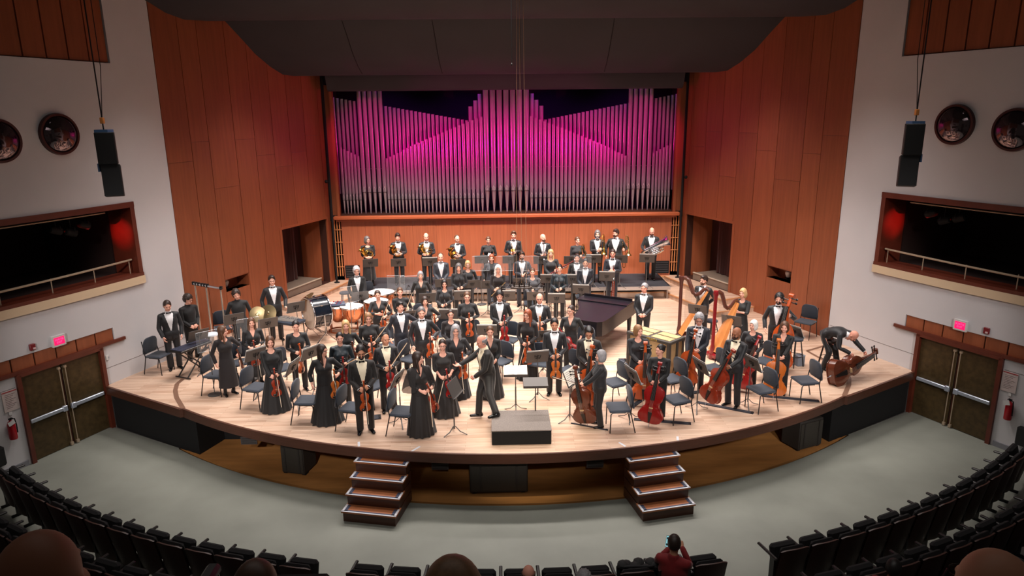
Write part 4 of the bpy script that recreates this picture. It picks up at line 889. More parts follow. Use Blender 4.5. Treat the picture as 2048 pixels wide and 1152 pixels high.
def fiddle(key, name, L, wide, th, neck, scr, wood, endpin=0., groupname='', cat=None, slope=False):
    root = proto(key, name, cat or name, groupname); m_w = VW[wood]
    H = [(t, w*wide) for t, w in HALF]
    if slope: H = [(t, w*(1 if t < .65 else 1-.55*((t-.65)/.35)**1.2)) for t, w in H]
    pts = [(w*L, -L+t*L) for t, w in H]; loop = pts+[(-x, z) for x, z in pts[::-1][:-1]]; n = len(loop)
    mb = MB(); cz = -L*.5
    def ring(k, y): return [(x*k, y, cz+(z-cz)*k) for x, z in loop]
    R = [ring(.55, -th/2-.035*L), ring(.85, -th/2-.02*L), ring(1.02, -th/2), ring(1.02, -th/2+.012*L), ring(.975, -th/2+.016*L), ring(.975, th/2-.016*L), ring(1.02, th/2-.012*L), ring(1.02, th/2), ring(.8, th/2+.02*L)]
    V = [p for r in R for p in r]; F = []
    for i in range(len(R)-1):
        for j in range(n): F.append([i*n+j, (i+1)*n+j, (i+1)*n+(j+1) % n, i*n+(j+1) % n])
    F.append(list(range(n))); F.append([(len(R)-1)*n+j for j in range(n)][::-1]); mb.add(V, F); b = mb.build('body', m_w, root, 50)
    a = .035*L+th/2
    for s in (-1, 1): mb = MB(); mb.tube([(s*.085*L, -a+.006*L, -L*.66), (s*.11*L, -a+.010*L, -L*.60), (s*.10*L, -a+.008*L, -L*.53), (s*.085*L, -a+.004*L, -L*.47)], .009*L, 5); mb.build('f_hole', m_ebony, b)
    mb = MB(); mb.tube([(0, -th*.1, -.01*L), (0, -th*.25, neck*.5), (0, -th*.3, neck)], [.06*L*wide+.002, .05*L, .045*L], 8, flat=1.)
    mb.tube([(0, -th*.3, neck), (0, -th*.1, neck+scr*.55), (0, th*.1, neck+scr)], [.045*L, .04*L, .03*L], 8); mb.tube([(-.055*L, th*.1, neck+scr), (.055*L, th*.1, neck+scr)], .055*L, 10); nk = mb.build('neck', m_w, root)
    mb = MB()
    for i, q in enumerate((.25, .42, .6, .78)):
        s = 1 if i % 2 else -1; mb = MB(); mb.tube([(0, -th*.15, neck+scr*q), (s*.13*L, -th*.15, neck+scr*q)], .012*L, 5); mb.ell((s*.15*L, -th*.15, neck+scr*q), (.03*L, .014*L, .028*L), 6, 4); mb.build('peg', m_ebony, nk)
    fb0 = -L*.34; mb = MB(); mb.add([(-.058*L, -a-.05*L, fb0), (.058*L, -a-.05*L, fb0), (.036*L, -th*.3-.06*L, neck), (-.036*L, -th*.3-.06*L, neck), (-.058*L, -a-.025*L, fb0), (.058*L, -a-.025*L, fb0), (.036*L, -th*.3-.03*L, neck), (-.036*L, -th*.3-.03*L, neck)], [[0, 1, 2, 3], [7, 6, 5, 4], [0, 4, 5, 1], [1, 5, 6, 2], [2, 6, 7, 3], [3, 7, 4, 0]]); mb.build('fingerboard', m_ebony, root)
    mb = MB(); mb.box((0, -a-.035*L, -L*.56), (.11*L, .012*L, .02*L)); mb.box((0, -a-.06*L, -L*.56), (.09*L, .012*L, .03*L)); mb.build('bridge', m_maple, root)
    mb = MB(); mb.add([(-.055*L, -a-.045*L, -L*.68), (.055*L, -a-.045*L, -L*.68), (.02*L, -th/2-.03*L, -L*.985), (-.02*L, -th/2-.03*L, -L*.985), (-.055*L, -a-.02*L, -L*.68), (.055*L, -a-.02*L, -L*.68), (.02*L, -th/2-.0*L, -L*.985), (-.02*L, -th/2-.0*L, -L*.985)], [[0, 1, 2, 3], [7, 6, 5, 4], [0, 4, 5, 1], [1, 5, 6, 2], [2, 6, 7, 3], [3, 7, 4, 0]]); mb.build('tailpiece', m_ebony, root)
    mb = MB()
    for i in (-1.5, -.5, .5, 1.5): mb.tube([(i*.022*L, -a-.05*L, -L*.68), (i*.026*L, -a-.078*L, -L*.56), (i*.016*L, -th*.3-.065*L, neck+.01*L)], .0022*L+.0004, 4)
    mb.build('strings', m_stringm, root)
    if L < .5: mb = MB(); mb.ell((-.10*L, -th/2-.05*L, -L*.9), (.12*L, .05*L, .08*L), 10, 6); mb.build('chin_rest', m_ebony, root)
    if endpin: mb = MB(); mb.tube([(0, 0, -L), (0, 0, -L-endpin)], [.006, .004], 6); mb.tube([(0, 0, -L+.01), (0, 0, -L-.03)], .014, 8); mb.build('endpin', m_steel, root)
for k in VW: fiddle('violin_'+k, 'violin', .357, 1., .036, .13, .105, k, groupname='violins and violas held by the string players'); fiddle('viola_'+k, 'viola', .405, 1., .042, .145, .115, k, groupname='violins and violas held by the string players') if k in ('red', 'orange', 'crimson', 'amber') else 0
for k in ('orange', 'red', 'crimson', 'amber', 'brown'): fiddle('cello_'+k, 'cello', .755, 1.12, .13, .28, .19, k, .26, 'cellos')
for k in ('orange', 'brown'): fiddle('bass_'+k, 'double_bass', 1.10, 1.0, .20, .42, .26, k, .14, 'double basses', 'double bass', True)
def bowp(key, L, c):
    root = proto(key, 'bow', 'bow', 'bows'); mb = MB(); mb.tube([(0, .012*math.sin(t*PI)-.004, -.03+t*(L+.03)) for t in np.linspace(0, 1, 6)], [.0052, .005, .0048, .0045, .004, .0035], 6); mb.build('stick', c, root)
    mb = MB(); mb.box((0, -.014, .03), (.012, .022, .05)); mb.build('frog', m_ebony, root); mb = MB(); mb.box((0, -.008, L-.01), (.006, .022, .02)); mb.build('tip', m_ebony, root)
    mb = MB(); mb.box((0, -.022, L*.51), (.009, .0035, L*.95)); mb.build('bow_hair', mat('bow_hair', (236, 226, 204), .6), root)
bowp('bow', .73, mat('bow_wood', (206, 150, 100), .4)); bowp('bow_dark', .70, mat('bow_wood_dark', (92, 44, 28), .4))
# ---- winds
def windp(key, name, L, r, m, keys, bell=1., group='woodwinds in the middle of the stage', bend=0.):
    root = proto(key, name, name.replace('_', ' '), group); mb = MB()
    mb.tube([(0, 0, -L*.5), (0, 0, -L*.44), (0, 0, L*.3), (0, 0, L*.5)], [r*bell, r*(1+(bell-1)*.4), r, r*.8], 10); mb.build('tube', m, root)
    mb = MB()
    for i in range(11): mb.tube([(0, -r*1.1, -L*.36+i*L*.065), (0, -r*1.7, -L*.36+i*L*.065)], r*.62, 6)
    mb.tube([(r*.9, -r*1.0, -L*.38), (r*.9, -r*1.0, L*.28)], r*.22, 5); mb.build('keywork', keys, root)
    mb = MB(); mb.tube([(0, 0, L*.5), (0, 0, L*.58)], [r*.75, r*.35], 8); mb.build('mouthpiece', m if key == 'flute' else m_ebony, root)
windp('flute', 'flute', .60, .0105, m_silver, m_silver); windp('flute_gold', 'flute', .60, .0105, mat('flute_gold', (216, 190, 130), .25, 1.), m_silver)
windp('clarinet', 'clarinet', .58, .0145, m_ebony, m_silver, 2.1); windp('oboe', 'oboe', .56, .012, m_ebony, m_silver, 1.8); windp('english_horn', 'oboe', .68, .014, m_ebony, m_silver, 2.)
def bassoon(key, col):
    root = proto(key, 'bassoon', 'bassoon', 'bassoons'); mw = mat('bassoon_maple_'+key, col, .25, coat=.5)
    mb = MB(); mb.tube([(0, 0, -.62), (0, 0, .1), (0, 0, .62), (0, 0, .70)], [.03, .024, .018, .024], 10); mb.build('long_joint', mw, root)
    mb = MB(); mb.tube([(.045, 0, -.62), (.045, 0, .0), (.045, 0, .25)], [.028, .022, .015], 10); mb.build('wing_joint', mw, root)
    mb = MB(); mb.tube([(.045, 0, .25), (.045, -.02, .36), (.04, -.12, .38), (.03, -.2, .30)], .006, 6); mb.build('crook', m_silver, root)
    mb = MB(); mb.box((.02, 0, -.6), (.11, .06, .06), bev=.015); mb.lathe([(.024, .66), (.03, .68), (.03, .71), (.022, .72)], 12)
    for i in range(12): mb.ell((.02, -.034, -.5+i*.075), (.014, .008, .014), 8, 4)
    mb.tube([(.022, -.03, -.55), (.022, -.03, .4)], .005, 5); mb.build('keywork', m_silver, root)
bassoon('bassoon', (96, 26, 26)); bassoon('bassoon_b', (120, 44, 30))
def horn(key, m):
    root = proto(key, 'french_horn', 'french horn', 'french horns'); C = lambda R, y, a0, a1, n=22: [(R*math.cos(a), y, R*math.sin(a)) for a in np.linspace(a0, a1, n)]
    mb = MB(); mb.tube(C(.135, 0, 0, 6.1), np.linspace(.008, .016, 22), 7); mb.tube(C(.105, -.02, 1, 7.0), .008, 7); mb.tube(C(.075, .015, .3, 6.2), .008, 7); mb.tube([(.1, -.02, .06), (.02, -.03, .02), (-.05, -.03, -.08)], .008, 6); mb.build('coil', m, root)
    mb = MB(); mb.tube([(.05, .02, -.13), (-.06, .03, -.12), (-.14, .03, -.05), (-.19, .02, .05), (-.215, .01, .11), (-.235, .0, .155), (-.245, .0, .17)], [.016, .022, .032, .05, .075, .115, .155], 20, caps=False); mb.build('bell', m, root)
    mb = MB()
    for i in range(4): mb.tube([(-.03+i*.035, -.05, -.02), (-.03+i*.035, .02, -.02)], .016, 10)
    mb.build('valves', m_silver, root); mb = MB(); mb.tube([(.1, -.02, .08), (.17, -.03, .06), (.23, -.04, .10)], [.006, .006, .01], 6); mb.build('leadpipe', m_silver, root)
horn('horn', m_gold); horn('horn_b', m_goldr)
def trumpet(key, m):
    root = proto(key, 'trumpet', 'trumpet', 'trumpets'); mb = MB(); mb.tube([(0, -.03, .2), (0, -.03, -.12), (0, -.03, -.2), (0, -.03, -.25), (0, -.03, -.275)], [.006, .007, .016, .036, .062], 16, caps=False); mb.build('bell', m, root)
    mb = MB(); mb.tube([(0, .03, .27), (0, .03, .05), (0, .03, -.1), (0, .02, -.135), (0, -.01, -.13), (0, -.012, -.05)], .006, 6); mb.tube([(0, -.03, .2), (0, -.025, .235), (0, 0, .24), (0, .01, .18), (0, .01, .06)], .006, 6); mb.build('tubing', m, root)
    mb = MB()
    for i in range(3): mb.tube([(-.06, .0, -.03+i*.03), (.07, .0, -.03+i*.03)], .0125, 8); mb.tube([(.07, 0, -.03+i*.03), (.085, 0, -.03+i*.03)], .007, 6)
    mb.build('valves', m, root); mb = MB(); mb.tube([(0, .03, .27), (0, .03, .31)], [.006, .013], 8); mb.build('mouthpiece', m, root)
trumpet('trumpet', m_gold); trumpet('trumpet_s', m_silver)
def trombone(key, m, big=1.):
    root = proto(key, 'trombone', 'trombone', 'trombones'); mb = MB()
    for x in (-.04, .04): mb.tube([(x, 0, .25), (x, 0, -.55)], .0085, 6)
    mb.tube([(-.04, 0, -.55), (-.035, 0, -.58), (.035, 0, -.58), (.04, 0, -.55)], .009, 6); mb.tube([(-.04, 0, .12), (.04, 0, .12)], .008, 6); mb.tube([(-.04, 0, .25), (-.04, 0, .29)], [.006, .013], 8); mb.build('slide', m, root)
    mb = MB(); mb.tube([(.04, 0, .25), (.05, .0, .44), (.08, 0, .5), (.12, 0, .5), (.15, 0, .44)], .009*big, 7); mb.tube([(.15, 0, .44), (.15, 0, .1), (.15, 0, -.05), (.15, 0, -.13), (.15, 0, -.17)], np.array([.010, .018, .035, .065, .10])*big, 18, caps=False); mb.build('bell_section', m, root)
    mb = MB(); mb.tube([(.10+.03*math.cos(a), .02, .36+.10*math.sin(a)) for a in np.linspace(0, 2*PI, 13)[:-1]], .009, 6, closed=True); mb.tube([(.04, 0, .33), (.15, 0, .33)], .006, 5); mb.build('valve_loop', m, root)
trombone('trombone', m_gold); trombone('bass_trombone', mat('brass_pale', (210, 186, 120), .2, 1.), 1.2)
root = proto('tuba', 'tuba', 'tuba', 'low brass'); mb = MB(); mb.tube([(-.10, 0, -.38), (-.11, 0, -.1), (-.12, 0, .2), (-.125, 0, .38), (-.13, 0, .46), (-.13, 0, .50)], [.06, .08, .11, .145, .185, .215], 24, caps=False); mb.build('bell', m_silver, root)
mb = MB(); mb.tube([(-.10, 0, -.36), (-.07, 0, -.47), (.02, 0, -.5), (.11, 0, -.46), (.14, 0, -.3), (.14, 0, .1), (.12, 0, .22), (.07, 0, .24), (.04, 0, .15), (.04, 0, -.2)], [.06, .058, .055, .05, .045, .04, .035, .03, .026, .022], 12); mb.build('bow', mat('silver_warm', (214, 196, 180), .18, 1.), root)
mb = MB()
for i in range(4): mb.tube([(-.06+.055*i, -.09, -.16), (-.06+.055*i, -.09, .06)], .02, 10); mb.tube([(-.06+.055*i, -.09, .06), (-.06+.055*i, -.09, .1)], .009, 8)
for r in (.07, .1, .13): mb.tube([(.03+r*math.cos(a), -.05-.2*r, -.1+1.5*r*math.sin(a)) for a in np.linspace(0, 2*PI, 17)[:-1]], .012, 6, closed=True)
mb.tube([(.04, -.05, .1), (.0, -.12, .25), (-.02, -.2, .28)], [.01, .008, .014], 6); mb.build('valves', m_silver, root)
# ---- chair, stand, stool
m_cush = mat('chair_cushion', (32, 41, 54), .75, var=.08, scale=40, sheen=.2); m_tubeb = mat('chair_frame', (20, 20, 22), .4)
root = proto('chair', 'orchestra_chair', 'chair', 'black orchestra chairs')
mb = MB(); mb.box((0, -.0, .455), (.47, .44, .055), bev=.022); mb.build('seat', m_cush, root)
mb = MB(); bo = [(-.19, -.2), (.19, -.2), (.225, -.17), (.23, -.1), (.22, .08), (.20, .14), (.165, .18), (.10, .2), (-.10, .2), (-.165, .18), (-.20, .14), (-.22, .08), (-.23, -.1), (-.225, -.17)]; nb = len(bo); Vb = []
for kk, yy in ((.93, -.026), (1, -.016), (1, .016), (.93, .026)): Vb += [(x*kk, yy, z*kk) for x, z in bo]
mb.add(Vb, [list(range(nb)), [3*nb+j for j in range(nb)][::-1]]+[[i*nb+j, (i+1)*nb+j, (i+1)*nb+(j+1) % nb, i*nb+(j+1) % nb] for i in range(3) for j in range(nb)])
mb.v = [(x, y-.7*x*x*.6-.16*z+.245, z+.70) for x, y, z in mb.v]; mb.build('backrest', m_cush, root, 60)
for sx in (-1, 1):
    mb = MB(); mb.tube([(sx*.22, -.20, .0), (sx*.225, -.19, .40), (sx*.22, -.16, .43), (sx*.22, .1, .43)], .0115, 7); mb.build('leg', m_tubeb, root)
    mb = MB(); mb.tube([(sx*.23, .30, .0), (sx*.228, .20, .43), (sx*.225, .215, .55), (sx*.205, .275, .84)], .0115, 7); mb.build('leg', m_tubeb, root)
mb = MB(); mb.tube([(-.22, -.16, .425), (.22, -.16, .425)], .009, 6); mb.tube([(-.228, .2, .43), (.228, .2, .43)], .009, 6); mb.build('crossbar', m_tubeb, root)
m_stand = mat('stand_black', (82, 78, 76), .55, .1); m_paper = mat('paper_white', (232, 228, 220), .8); m_brk = mat('stand_bracket', (14, 14, 15), .4)
for key, hz, tilt in (('stand', .98, .42), ('stand_low', .84, .5), ('stand_up', 1.08, .3), ('stand_flat', .92, 1.2)):
    root = proto(key, 'music_stand', 'music stand', 'black music stands'); R = rotm('x', tilt)   # desk faces +Y (the player), top leans to -Y
    mb = MB(); V0 = MB(); V0.box((0, 0, 0), (.50, .012, .32), bev=.004); V0.box((0, .03, -.157), (.50, .06, .008)); mb.add(np.array(V0.v)@R.T+(0, 0, hz), V0.f); mb.build('desk', m_stand, root)
    mb = MB(); V0 = MB(); V0.box((0, -.014, -.01), (.03, .02, .12)); V0.tube([(-.07, -.012, .05), (-.05, -.014, -.04), (0, -.016, -.01), (.05, -.014, -.04), (.07, -.012, .05)], .007, 5); V0.tube([(-.07, -.012, .05), (-.02, -.014, .02), (.02, -.014, .02), (.07, -.012, .05)], .006, 5); mb.add(np.array(V0.v)@R.T+(0, 0, hz), V0.f); mb.build('bracket', m_brk, root)
    mb = MB(); mb.tube([(0, -.03, .1), (0, -.03, hz*.62)], .015, 8); mb.tube([(0, -.03, hz*.6), (0, -.025, hz-.02)], .010, 8); mb.build('shaft', m_stand, root)
    for a in (PI/2, PI/2+2.094, PI/2+4.189):
        mb = MB(); c, s = math.cos(a), math.sin(a); mb.tube([(c*.02, -.03+s*.02, .16), (c*.12, -.03+s*.12, .06), (c*.27, -.03+s*.27, .008)], [.012, .014, .012], 6, flat=.6); mb.build('leg', m_stand, root)
root = proto('sheet', 'sheet_music', 'sheet music', 'sheet music on the stands'); mb = MB()
for s in (-1, 1): mb.add([(0, 0, -.15), (s*.24, .006, -.15), (s*.245, .006, .165), (0, 0, .16), (0, .004, -.15), (s*.24, .010, -.15), (s*.245, .010, .165), (0, .004, .16)], [[0, 1, 2, 3], [7, 6, 5, 4], [0, 4, 5, 1], [1, 5, 6, 2], [2, 6, 7, 3]])
mb.build('pages', m_paper, root); mb = MB()
for s in (-1, 1):
    for i in range(7): mb.box((s*.122, .0095, .12-.038*i), (.19, .001, .008))
mb.build('printed_staves', mat('ink_grey', (120, 118, 116), .8), root)
def stoolp(key, h, r, mt, ring=True):
    root = proto(key, 'stool', 'stool', 'stools on stage'); mb = MB(); mb.lathe([(0, h), (r, h), (r+.01, h-.02), (r, h-.05), (0, h-.05)], 24); mb.build('seat', m_cush if key != 'stool_wood' else mt, root)
    for k in range(4):
        a = PI/4+k*PI/2; mb = MB(); mb.tube([(math.cos(a)*r*.7, math.sin(a)*r*.7, h-.05), (math.cos(a)*r*1.35, math.sin(a)*r*1.35, 0)], .014 if key != 'stool_wood' else .02, 7); mb.build('leg', mt, root)
    mb = MB(); z = h*.38; q = r*(1.35-.65*z/h)
    mb.tube([(q*math.cos(a), q*math.sin(a), z) for a in np.linspace(0, 2*PI, 25)[:-1]], .009, 6, closed=True); mb.build('foot_ring', mt, root)
stoolp('stool', .72, .17, m_tubeb); stoolp('stool_low', .5, .17, m_tubeb); stoolp('stool_wood', .74, .17, mat('stool_wood', (46, 30, 24), .5))
# microphone on a stand
root = proto('micstand', 'microphone_stand', 'microphone', 'microphones on stage'); mb = MB(); mb.tube([(0, 0, .02), (0, 0, 1.1)], .009, 6); mb.tube([(0, 0, 1.1), (.1, -.22, 1.3)], .007, 6); mb.build('pole', m_stand, root)
mb = MB(); mb.lathe([(0, 0), (.13, 0), (.13, .015), (.02, .03)], 20, caps=True); mb.build('base', m_stand, root); mb = MB(); mb.tube([(.1, -.22, 1.3), (.14, -.32, 1.29)], [.012, .016], 8); mb.build('capsule', m_brk, root)
# plexiglass sound shield on a stand
m_plexi = mat('clear_acrylic', (236, 240, 244), .04, alpha=.05, spec=.8)
root = proto('shield', 'acoustic_shield', 'sound shield', 'clear acrylic sound shields'); mb = MB(); mb.box((0, 0, 1.30), (.52, .008, .46), bev=.003); mb.build('panel', m_plexi, root)
mb = MB(); mb.tube([(-.26, 0, 1.07), (-.26, 0, 1.53), (.26, 0, 1.53), (.26, 0, 1.07)], .004, 4, closed=True); mb.build('panel_edge', mat('acrylic_edge', (190, 200, 206), .2, alpha=.55), root)
mb = MB(); mb.tube([(0, .02, .03), (0, .02, 1.2)], .01, 6); mb.build('pole', m_stand, root); mb = MB(); mb.lathe([(0, 0), (.15, 0), (.15, .015), (.02, .03)], 20, caps=True, M=np.array([[1, 0, 0, 0], [0, 1, 0, .02], [0, 0, 1, 0]])); mb.build('base', m_stand, root)
# ================================================================ the orchestra
def F3(o, up, fr):
    za = nrm(up); ya = -np.array(fr, float); ya = nrm(ya-za*(ya@za)); xa = np.cross(ya, za); return frame(o, xa, ya, za)
CLASP = dict(wL=(.095, -.20, .965), wR=(-.095, -.19, .955), f_L=(-.8, -.35, -.45), f_R=(.8, -.35, -.45), n_L=(0, 1, -.2), n_R=(0, 1, -.2), grip=1)
def both(x, z, y=-.2): return dict(wL=(x+.10, y, z+.03), wR=(x-.10, y, z), f_L=(-.8, -.4, -.35), f_R=(.8, -.4, -.35), n_L=(0, 1, -.2), n_R=(0, 1, -.2), grip=1)
def leftn(x, z, y=-.2): return dict(wL=(x+.09, y+.02, z+.02), f_L=(-.75, -.5, -.2), n_L=(-.2, .9, -.3), gripL=1, pL=(.8, .4, -.5))
def P(tag, label, px, py, h, f=0, z0=0., hold=(), base=False, **k):
    if 'M' not in k: k['M'] = person_matrix(px, py, h, z0, f, base)
    k.update(label=label, h=h); 
    if 'feet' in k:
        Mi = k['M'].inverted(); s_ = h/1.75
        for nm, (fx, fy, fz) in k.pop('feet').items():
            q = Mi @ Vector(atz(fx, fy, fz)); k['f'+nm] = np.array((q[0]/s_, q[1]/s_, (fz-z0)/s_+.085))
    root, X, s = make_person(k)
    for it in hold:
        key, nm, o, up, fr = it[:5]; o = np.array(o, float)*s
        place(key, k['M'] @ F3(o, up, fr), '%s %s' % (nm, tag))
    return root
VLN = lambda key, nm, x, z, up=(0, .1, 1), fr=(0, -1, .05), y=-.27: (key, nm, (x, y, z), up, fr)
def BW(x, z, up=(.05, -.05, -1), y=-.30, key='bow', nm='pale bow hanging down in front of'): return (key, nm, (x, y, z), up, (0, -1, 0) if abs(up[2]) > .3 else (0, 0, 1))
DR = dict(outfit='dress', fem=True, c1='black')
TX = dict(outfit='tux')
# --- left edge and percussion
P('', 'young man in black tuxedo standing beside the chair at the left wall', 333, 603, 1.76, 8, hair='short', hc='dark', wL=(.22, -.12, .90), wR=(-.2, -.12, .9), hp=12, **TX)
P('', 'curly-haired man in black shirt, hands folded, behind the keyboard on the cross-legged stand', 373, 591, 1.71, 25, outfit='mshirt', c1='soft', hair='curly', hc='dark', hy=25, hp=15, glasses=1, **CLASP)
P('', 'man with wavy dark hair in black shirt among the percussion', 473, 581, 1.74, 5, outfit='mshirt', c1='soft', hair='curly', hc='dark', hr=-8, hp=8)
P('', 'tall man in tuxedo and glasses with one hand on the glockenspiel', 543, 553.6, 1.84, 4, hair='quiff', hc='dark', glasses=1, wL=(.27, -.16, .95), f_L=(.3, -.6, -.7), **TX)
P('the woman in black lace dress, far left', 'woman in black lace midi dress looking right, leftmost of the violinists', 444.5, 653.7, 1.62, 22, hair='long', hc='brown', outfit='dress', fem=True, c1='lace', top='top_scoop', low='midi', hy=48, **leftn(.22, .98, -.12), hold=[VLN('violin_brown', 'dark violin held low by', .24, .90, (-.1, .15, 1), (.8, -.6, 0), -.22), BW(.20, .98, (.0, -.15, -1), -.26), ])
P('the long-haired woman in front of the cymbals', 'smiling woman with long brown hair in black shirt in front of the cymbals', 501.7, 637, 1.60, 5, hair='long', hc='brown', **{**DR, 'c1': 'soft'}, top='top_v', low='midi', **both(0, 1.03), hold=[VLN('violin_red', 'red violin held by', -.02, .97), BW(.03, 1.06)])
P('the woman in scoop-neck gown, far left front', 'woman in black scoop-neck long gown at the far left front', 539, 675, 1.64, 6, hair='bob', hc='brown', top='top_scoop', hemr=.30, **DR, **both(0, .90), hold=[VLN('violin_red', 'reddish violin held by', .0, .83), BW(.03, .95)])
P('the dark-haired woman beside the edge-on stand', 'woman with dark hair pulled back in black top and trousers beside the glockenspiel', 590.5, 643, 1.66, 3, hair='pony', hc='black', top='top_scoop', low='trousers', **{**DR, 'c1': 'soft'}, hp=8, **both(.02, 1.05), hold=[VLN('viola_orange', 'orange viola turned sideways, held by', .03, .98, (0, .1, 1), (.85, -.5, 0)), BW(-.02, 1.04, (.05, -.1, -1))])
P('the woman in glasses with amber violin, left front', 'woman with long dark hair, glasses and black wrap top looking right, left front', 643.7, 691.7, 1.65, 8, hair='long', hc='dark', glasses=1, top='top_v', hemr=.31, **{**DR, 'c1': 'soft'}, hy=48, **leftn(.17, 1.08), hold=[VLN('violin_amber', 'amber violin held by', .17, 1.01), BW(.15, 1.10, (.12, -.1, -1))])
P('the woman with hair bun and shiny top', 'woman with black hair in a bun and shiny dark top behind the left front row', 678.8, 667, 1.64, 3, hair='bun', hc='black', top='top_high', low='trousers', **{**DR, 'c1': 'teal'}, **both(.02, 1.06), hold=[VLN('violin_crimson', 'crimson violin held by', .02, 1.0), BW(.03, 1.08, (.75, -.35, .45), nm='bow pointing up right from')])
P('the woman with long blonde hair', 'woman with long blonde hair in black top, left of centre', 691, 643, 1.66, 0, hair='long', hc='blonde', top='top_high', low='trousers', **{**DR, 'c1': 'soft'}, **both(.12, 1.12), hold=[VLN('violin_brown', 'dark brown violin held by', .12, 1.06)])
P('the bearded man in glasses at the front', 'bearded man in tuxedo and glasses standing at the front edge, left', 720.8, 693.7, 1.80, 3, hair='short', hc='black', beard=1, glasses=1, skin='tan', c1='brownblack', cream=1, hp=8, **TX, **both(0, .99), hold=[VLN('violin_orange', 'orange violin held by', .0, .92), BW(.02, 1.02, (.02, -.08, -1))])
P('the balding man behind the front row', 'balding man in tuxedo holding a crimson violin, behind the front row', 770, 669, 1.72, 8, hair='recede', hc='black', skin='tan', c1='tux', cream=1, hy=15, **TX, **both(0, 1.07), hold=[VLN('violin_crimson', 'crimson violin held by', .02, .99), BW(.0, 1.08, (.5, -.25, .8), nm='bow raised at an angle by')])
P('the woman in glasses with light brown hair', 'woman in glasses with shoulder-length light brown hair, dark blouse, left of centre', 736, 628, 1.66, 4, hair='bob', hc='light', glasses=1, top='top_high', low='trousers', **{**DR, 'c1': 'soft'}, **both(.03, 1.04), hold=[VLN('viola_orange', 'orange viola held by', .02, .97), BW(.04, 1.06, (.6, -.3, .85), nm='bow slanting up right from')])
P('the woman with pulled-back hair near the timpani', 'woman with dark pulled-back hair and open blouse in front of the timpani', 755.7, 582.6, 1.64, 0, hair='pony', hc='dark', top='top_v', low='trousers', **{**DR, 'c1': 'soft'}, hr=-6, **leftn(.08, 1.02), wR=(-.05, -.25, 1.15), pR=(-.9, .2, -.3), hold=[VLN('violin_orange', 'orange violin held by', .09, .97), BW(.0, .90, (.45, -.2, 1), nm='bow raised diagonally by')])
P('the woman with hair up beside the sound shield', 'woman with hair up and dark blouse in front of the acrylic shield', 799.6, 576.7, 1.64, 4, hair='bun', hc='brown', top='top_high', low='trousers', **{**DR, 'c1': 'soft'}, **both(.1, 1.02), hold=[VLN('violin_brown', 'dark violin held by', .1, .96), BW(.06, 1.0, (.35, -.2, 1), nm='bow raised upright by')])
P('the dark-haired man in open navy tuxedo', 'dark-haired man in navy tuxedo with open jacket, arm hanging, left of centre', 799.6, 606, 1.74, 12, hair='quiff', hc='black', c1='navy', hy=8, **TX, **leftn(.24, 1.14), wR=(-.3, -.12, .93), hold=[VLN('violin_crimson', 'crimson violin seen edge-on, held by', .22, 1.06, (0, .1, 1), (.9, -.4, 0))])
P('the grey-templed man in tuxedo', 'man with short grey-brown hair in tuxedo, violin in left hand, left of centre', 842.6, 617, 1.79, 6, hair='short', hc='salt', **TX, **leftn(.14, 1.08), wR=(-.24, -.12, .92), hold=[VLN('violin_orange', 'orange-brown violin held out by', .14, 1.0)])
P('the smiling woman with dark bob', 'smiling woman with dark bobbed hair behind the grey-templed man', 849.5, 595, 1.62, 8, hair='bob', hc='dark', top='top_v', low='trousers', **{**DR, 'c1': 'soft'}, **leftn(.2, 1.1), hold=[VLN('viola_orange', 'orange viola at the side of', .2, 1.02, (0, .1, 1), (.7, -.7, 0)), BW(.17, 1.1, (.1, -.1, -1))])
P('the woman in lace scoop-neck dress', 'woman with curly dark hair in lace scoop-neck dress behind the centre stand', 901, 620.7, 1.60, 4, hair='bun', hc='dark', glasses=1, outfit='dress', fem=True, c1='lace', top='top_scoop', **both(.0, 1.0))
P('the woman with long grey curls', 'woman with long grey curly hair and glasses in dark long dress', 911, 652.7, 1.65, 4, hair='longc', hc='grey', glasses=1, top='top_v', hemr=.28, **{**DR, 'c1': 'charcoal'}, **leftn(.12, 1.0), wR=(-.1, -.22, .98), hold=[VLN('violin_orange', 'bright orange violin held by', .12, .93), BW(.08, .98, (.05, -.1, -1))])
P('the woman with hair up in bolero', 'woman with hair up and glasses in dark bolero and pleated long dress', 884.6, 681, 1.64, 2, hair='bun', hc='dark', glasses=1, top='top_short', hemr=.30, **{**DR, 'c1': 'brownblack'}, **both(.03, .97), hold=[VLN('violin_crimson', 'red violin held by', .09, .91, (-.15, .1, 1)), BW(-.0, .98, (-.28, -.1, -1))])
P('the woman in the sheer cape', 'woman with long dark hair in sheer cape dress looking right at front centre', 835.8, 706.4, 1.69, 18, hair='long', hc='dark', top='top_v', hemr=.26, cape=1, **{**DR, 'c1': 'brownblack'}, hy=52, **both(.08, 1.0), hold=[VLN('violin_red', 'dark red violin held by', .14, .93, (-.25, .1, 1), (.55, -.8, 0)), BW(.1, 1.02, (.02, -.1, -1))])
P('the woman in black cardigan', 'woman with pulled-back hair in black cardigan, short dress and tights, centre', 934, 585.5, 1.73, 2, hair='pony', hc='brown', glasses=1, outfit='cardigan', fem=True, c1='soft', top='cardigan', inner=1, low='knee', c2='black', **both(.03, 1.09), hold=[VLN('violin_orange', 'glossy orange violin held by', .03, 1.02)])
P('the tousle-haired man in tuxedo at centre', 'man with tousled black hair in tuxedo behind the conductor', 999, 584.5, 1.78, 2, hair='curly', hc='black', skin='light', **TX, **both(.06, 1.02), hold=[VLN('viola_crimson', 'crimson viola held by', .1, .95)])
P('', 'woman with hair pulled back in dark dress just behind the conductor', 980, 654.7, 1.63, 2, hair='pony', hc='brown', top='top_v', **{**DR, 'c1': 'soft'}, **CLASP)
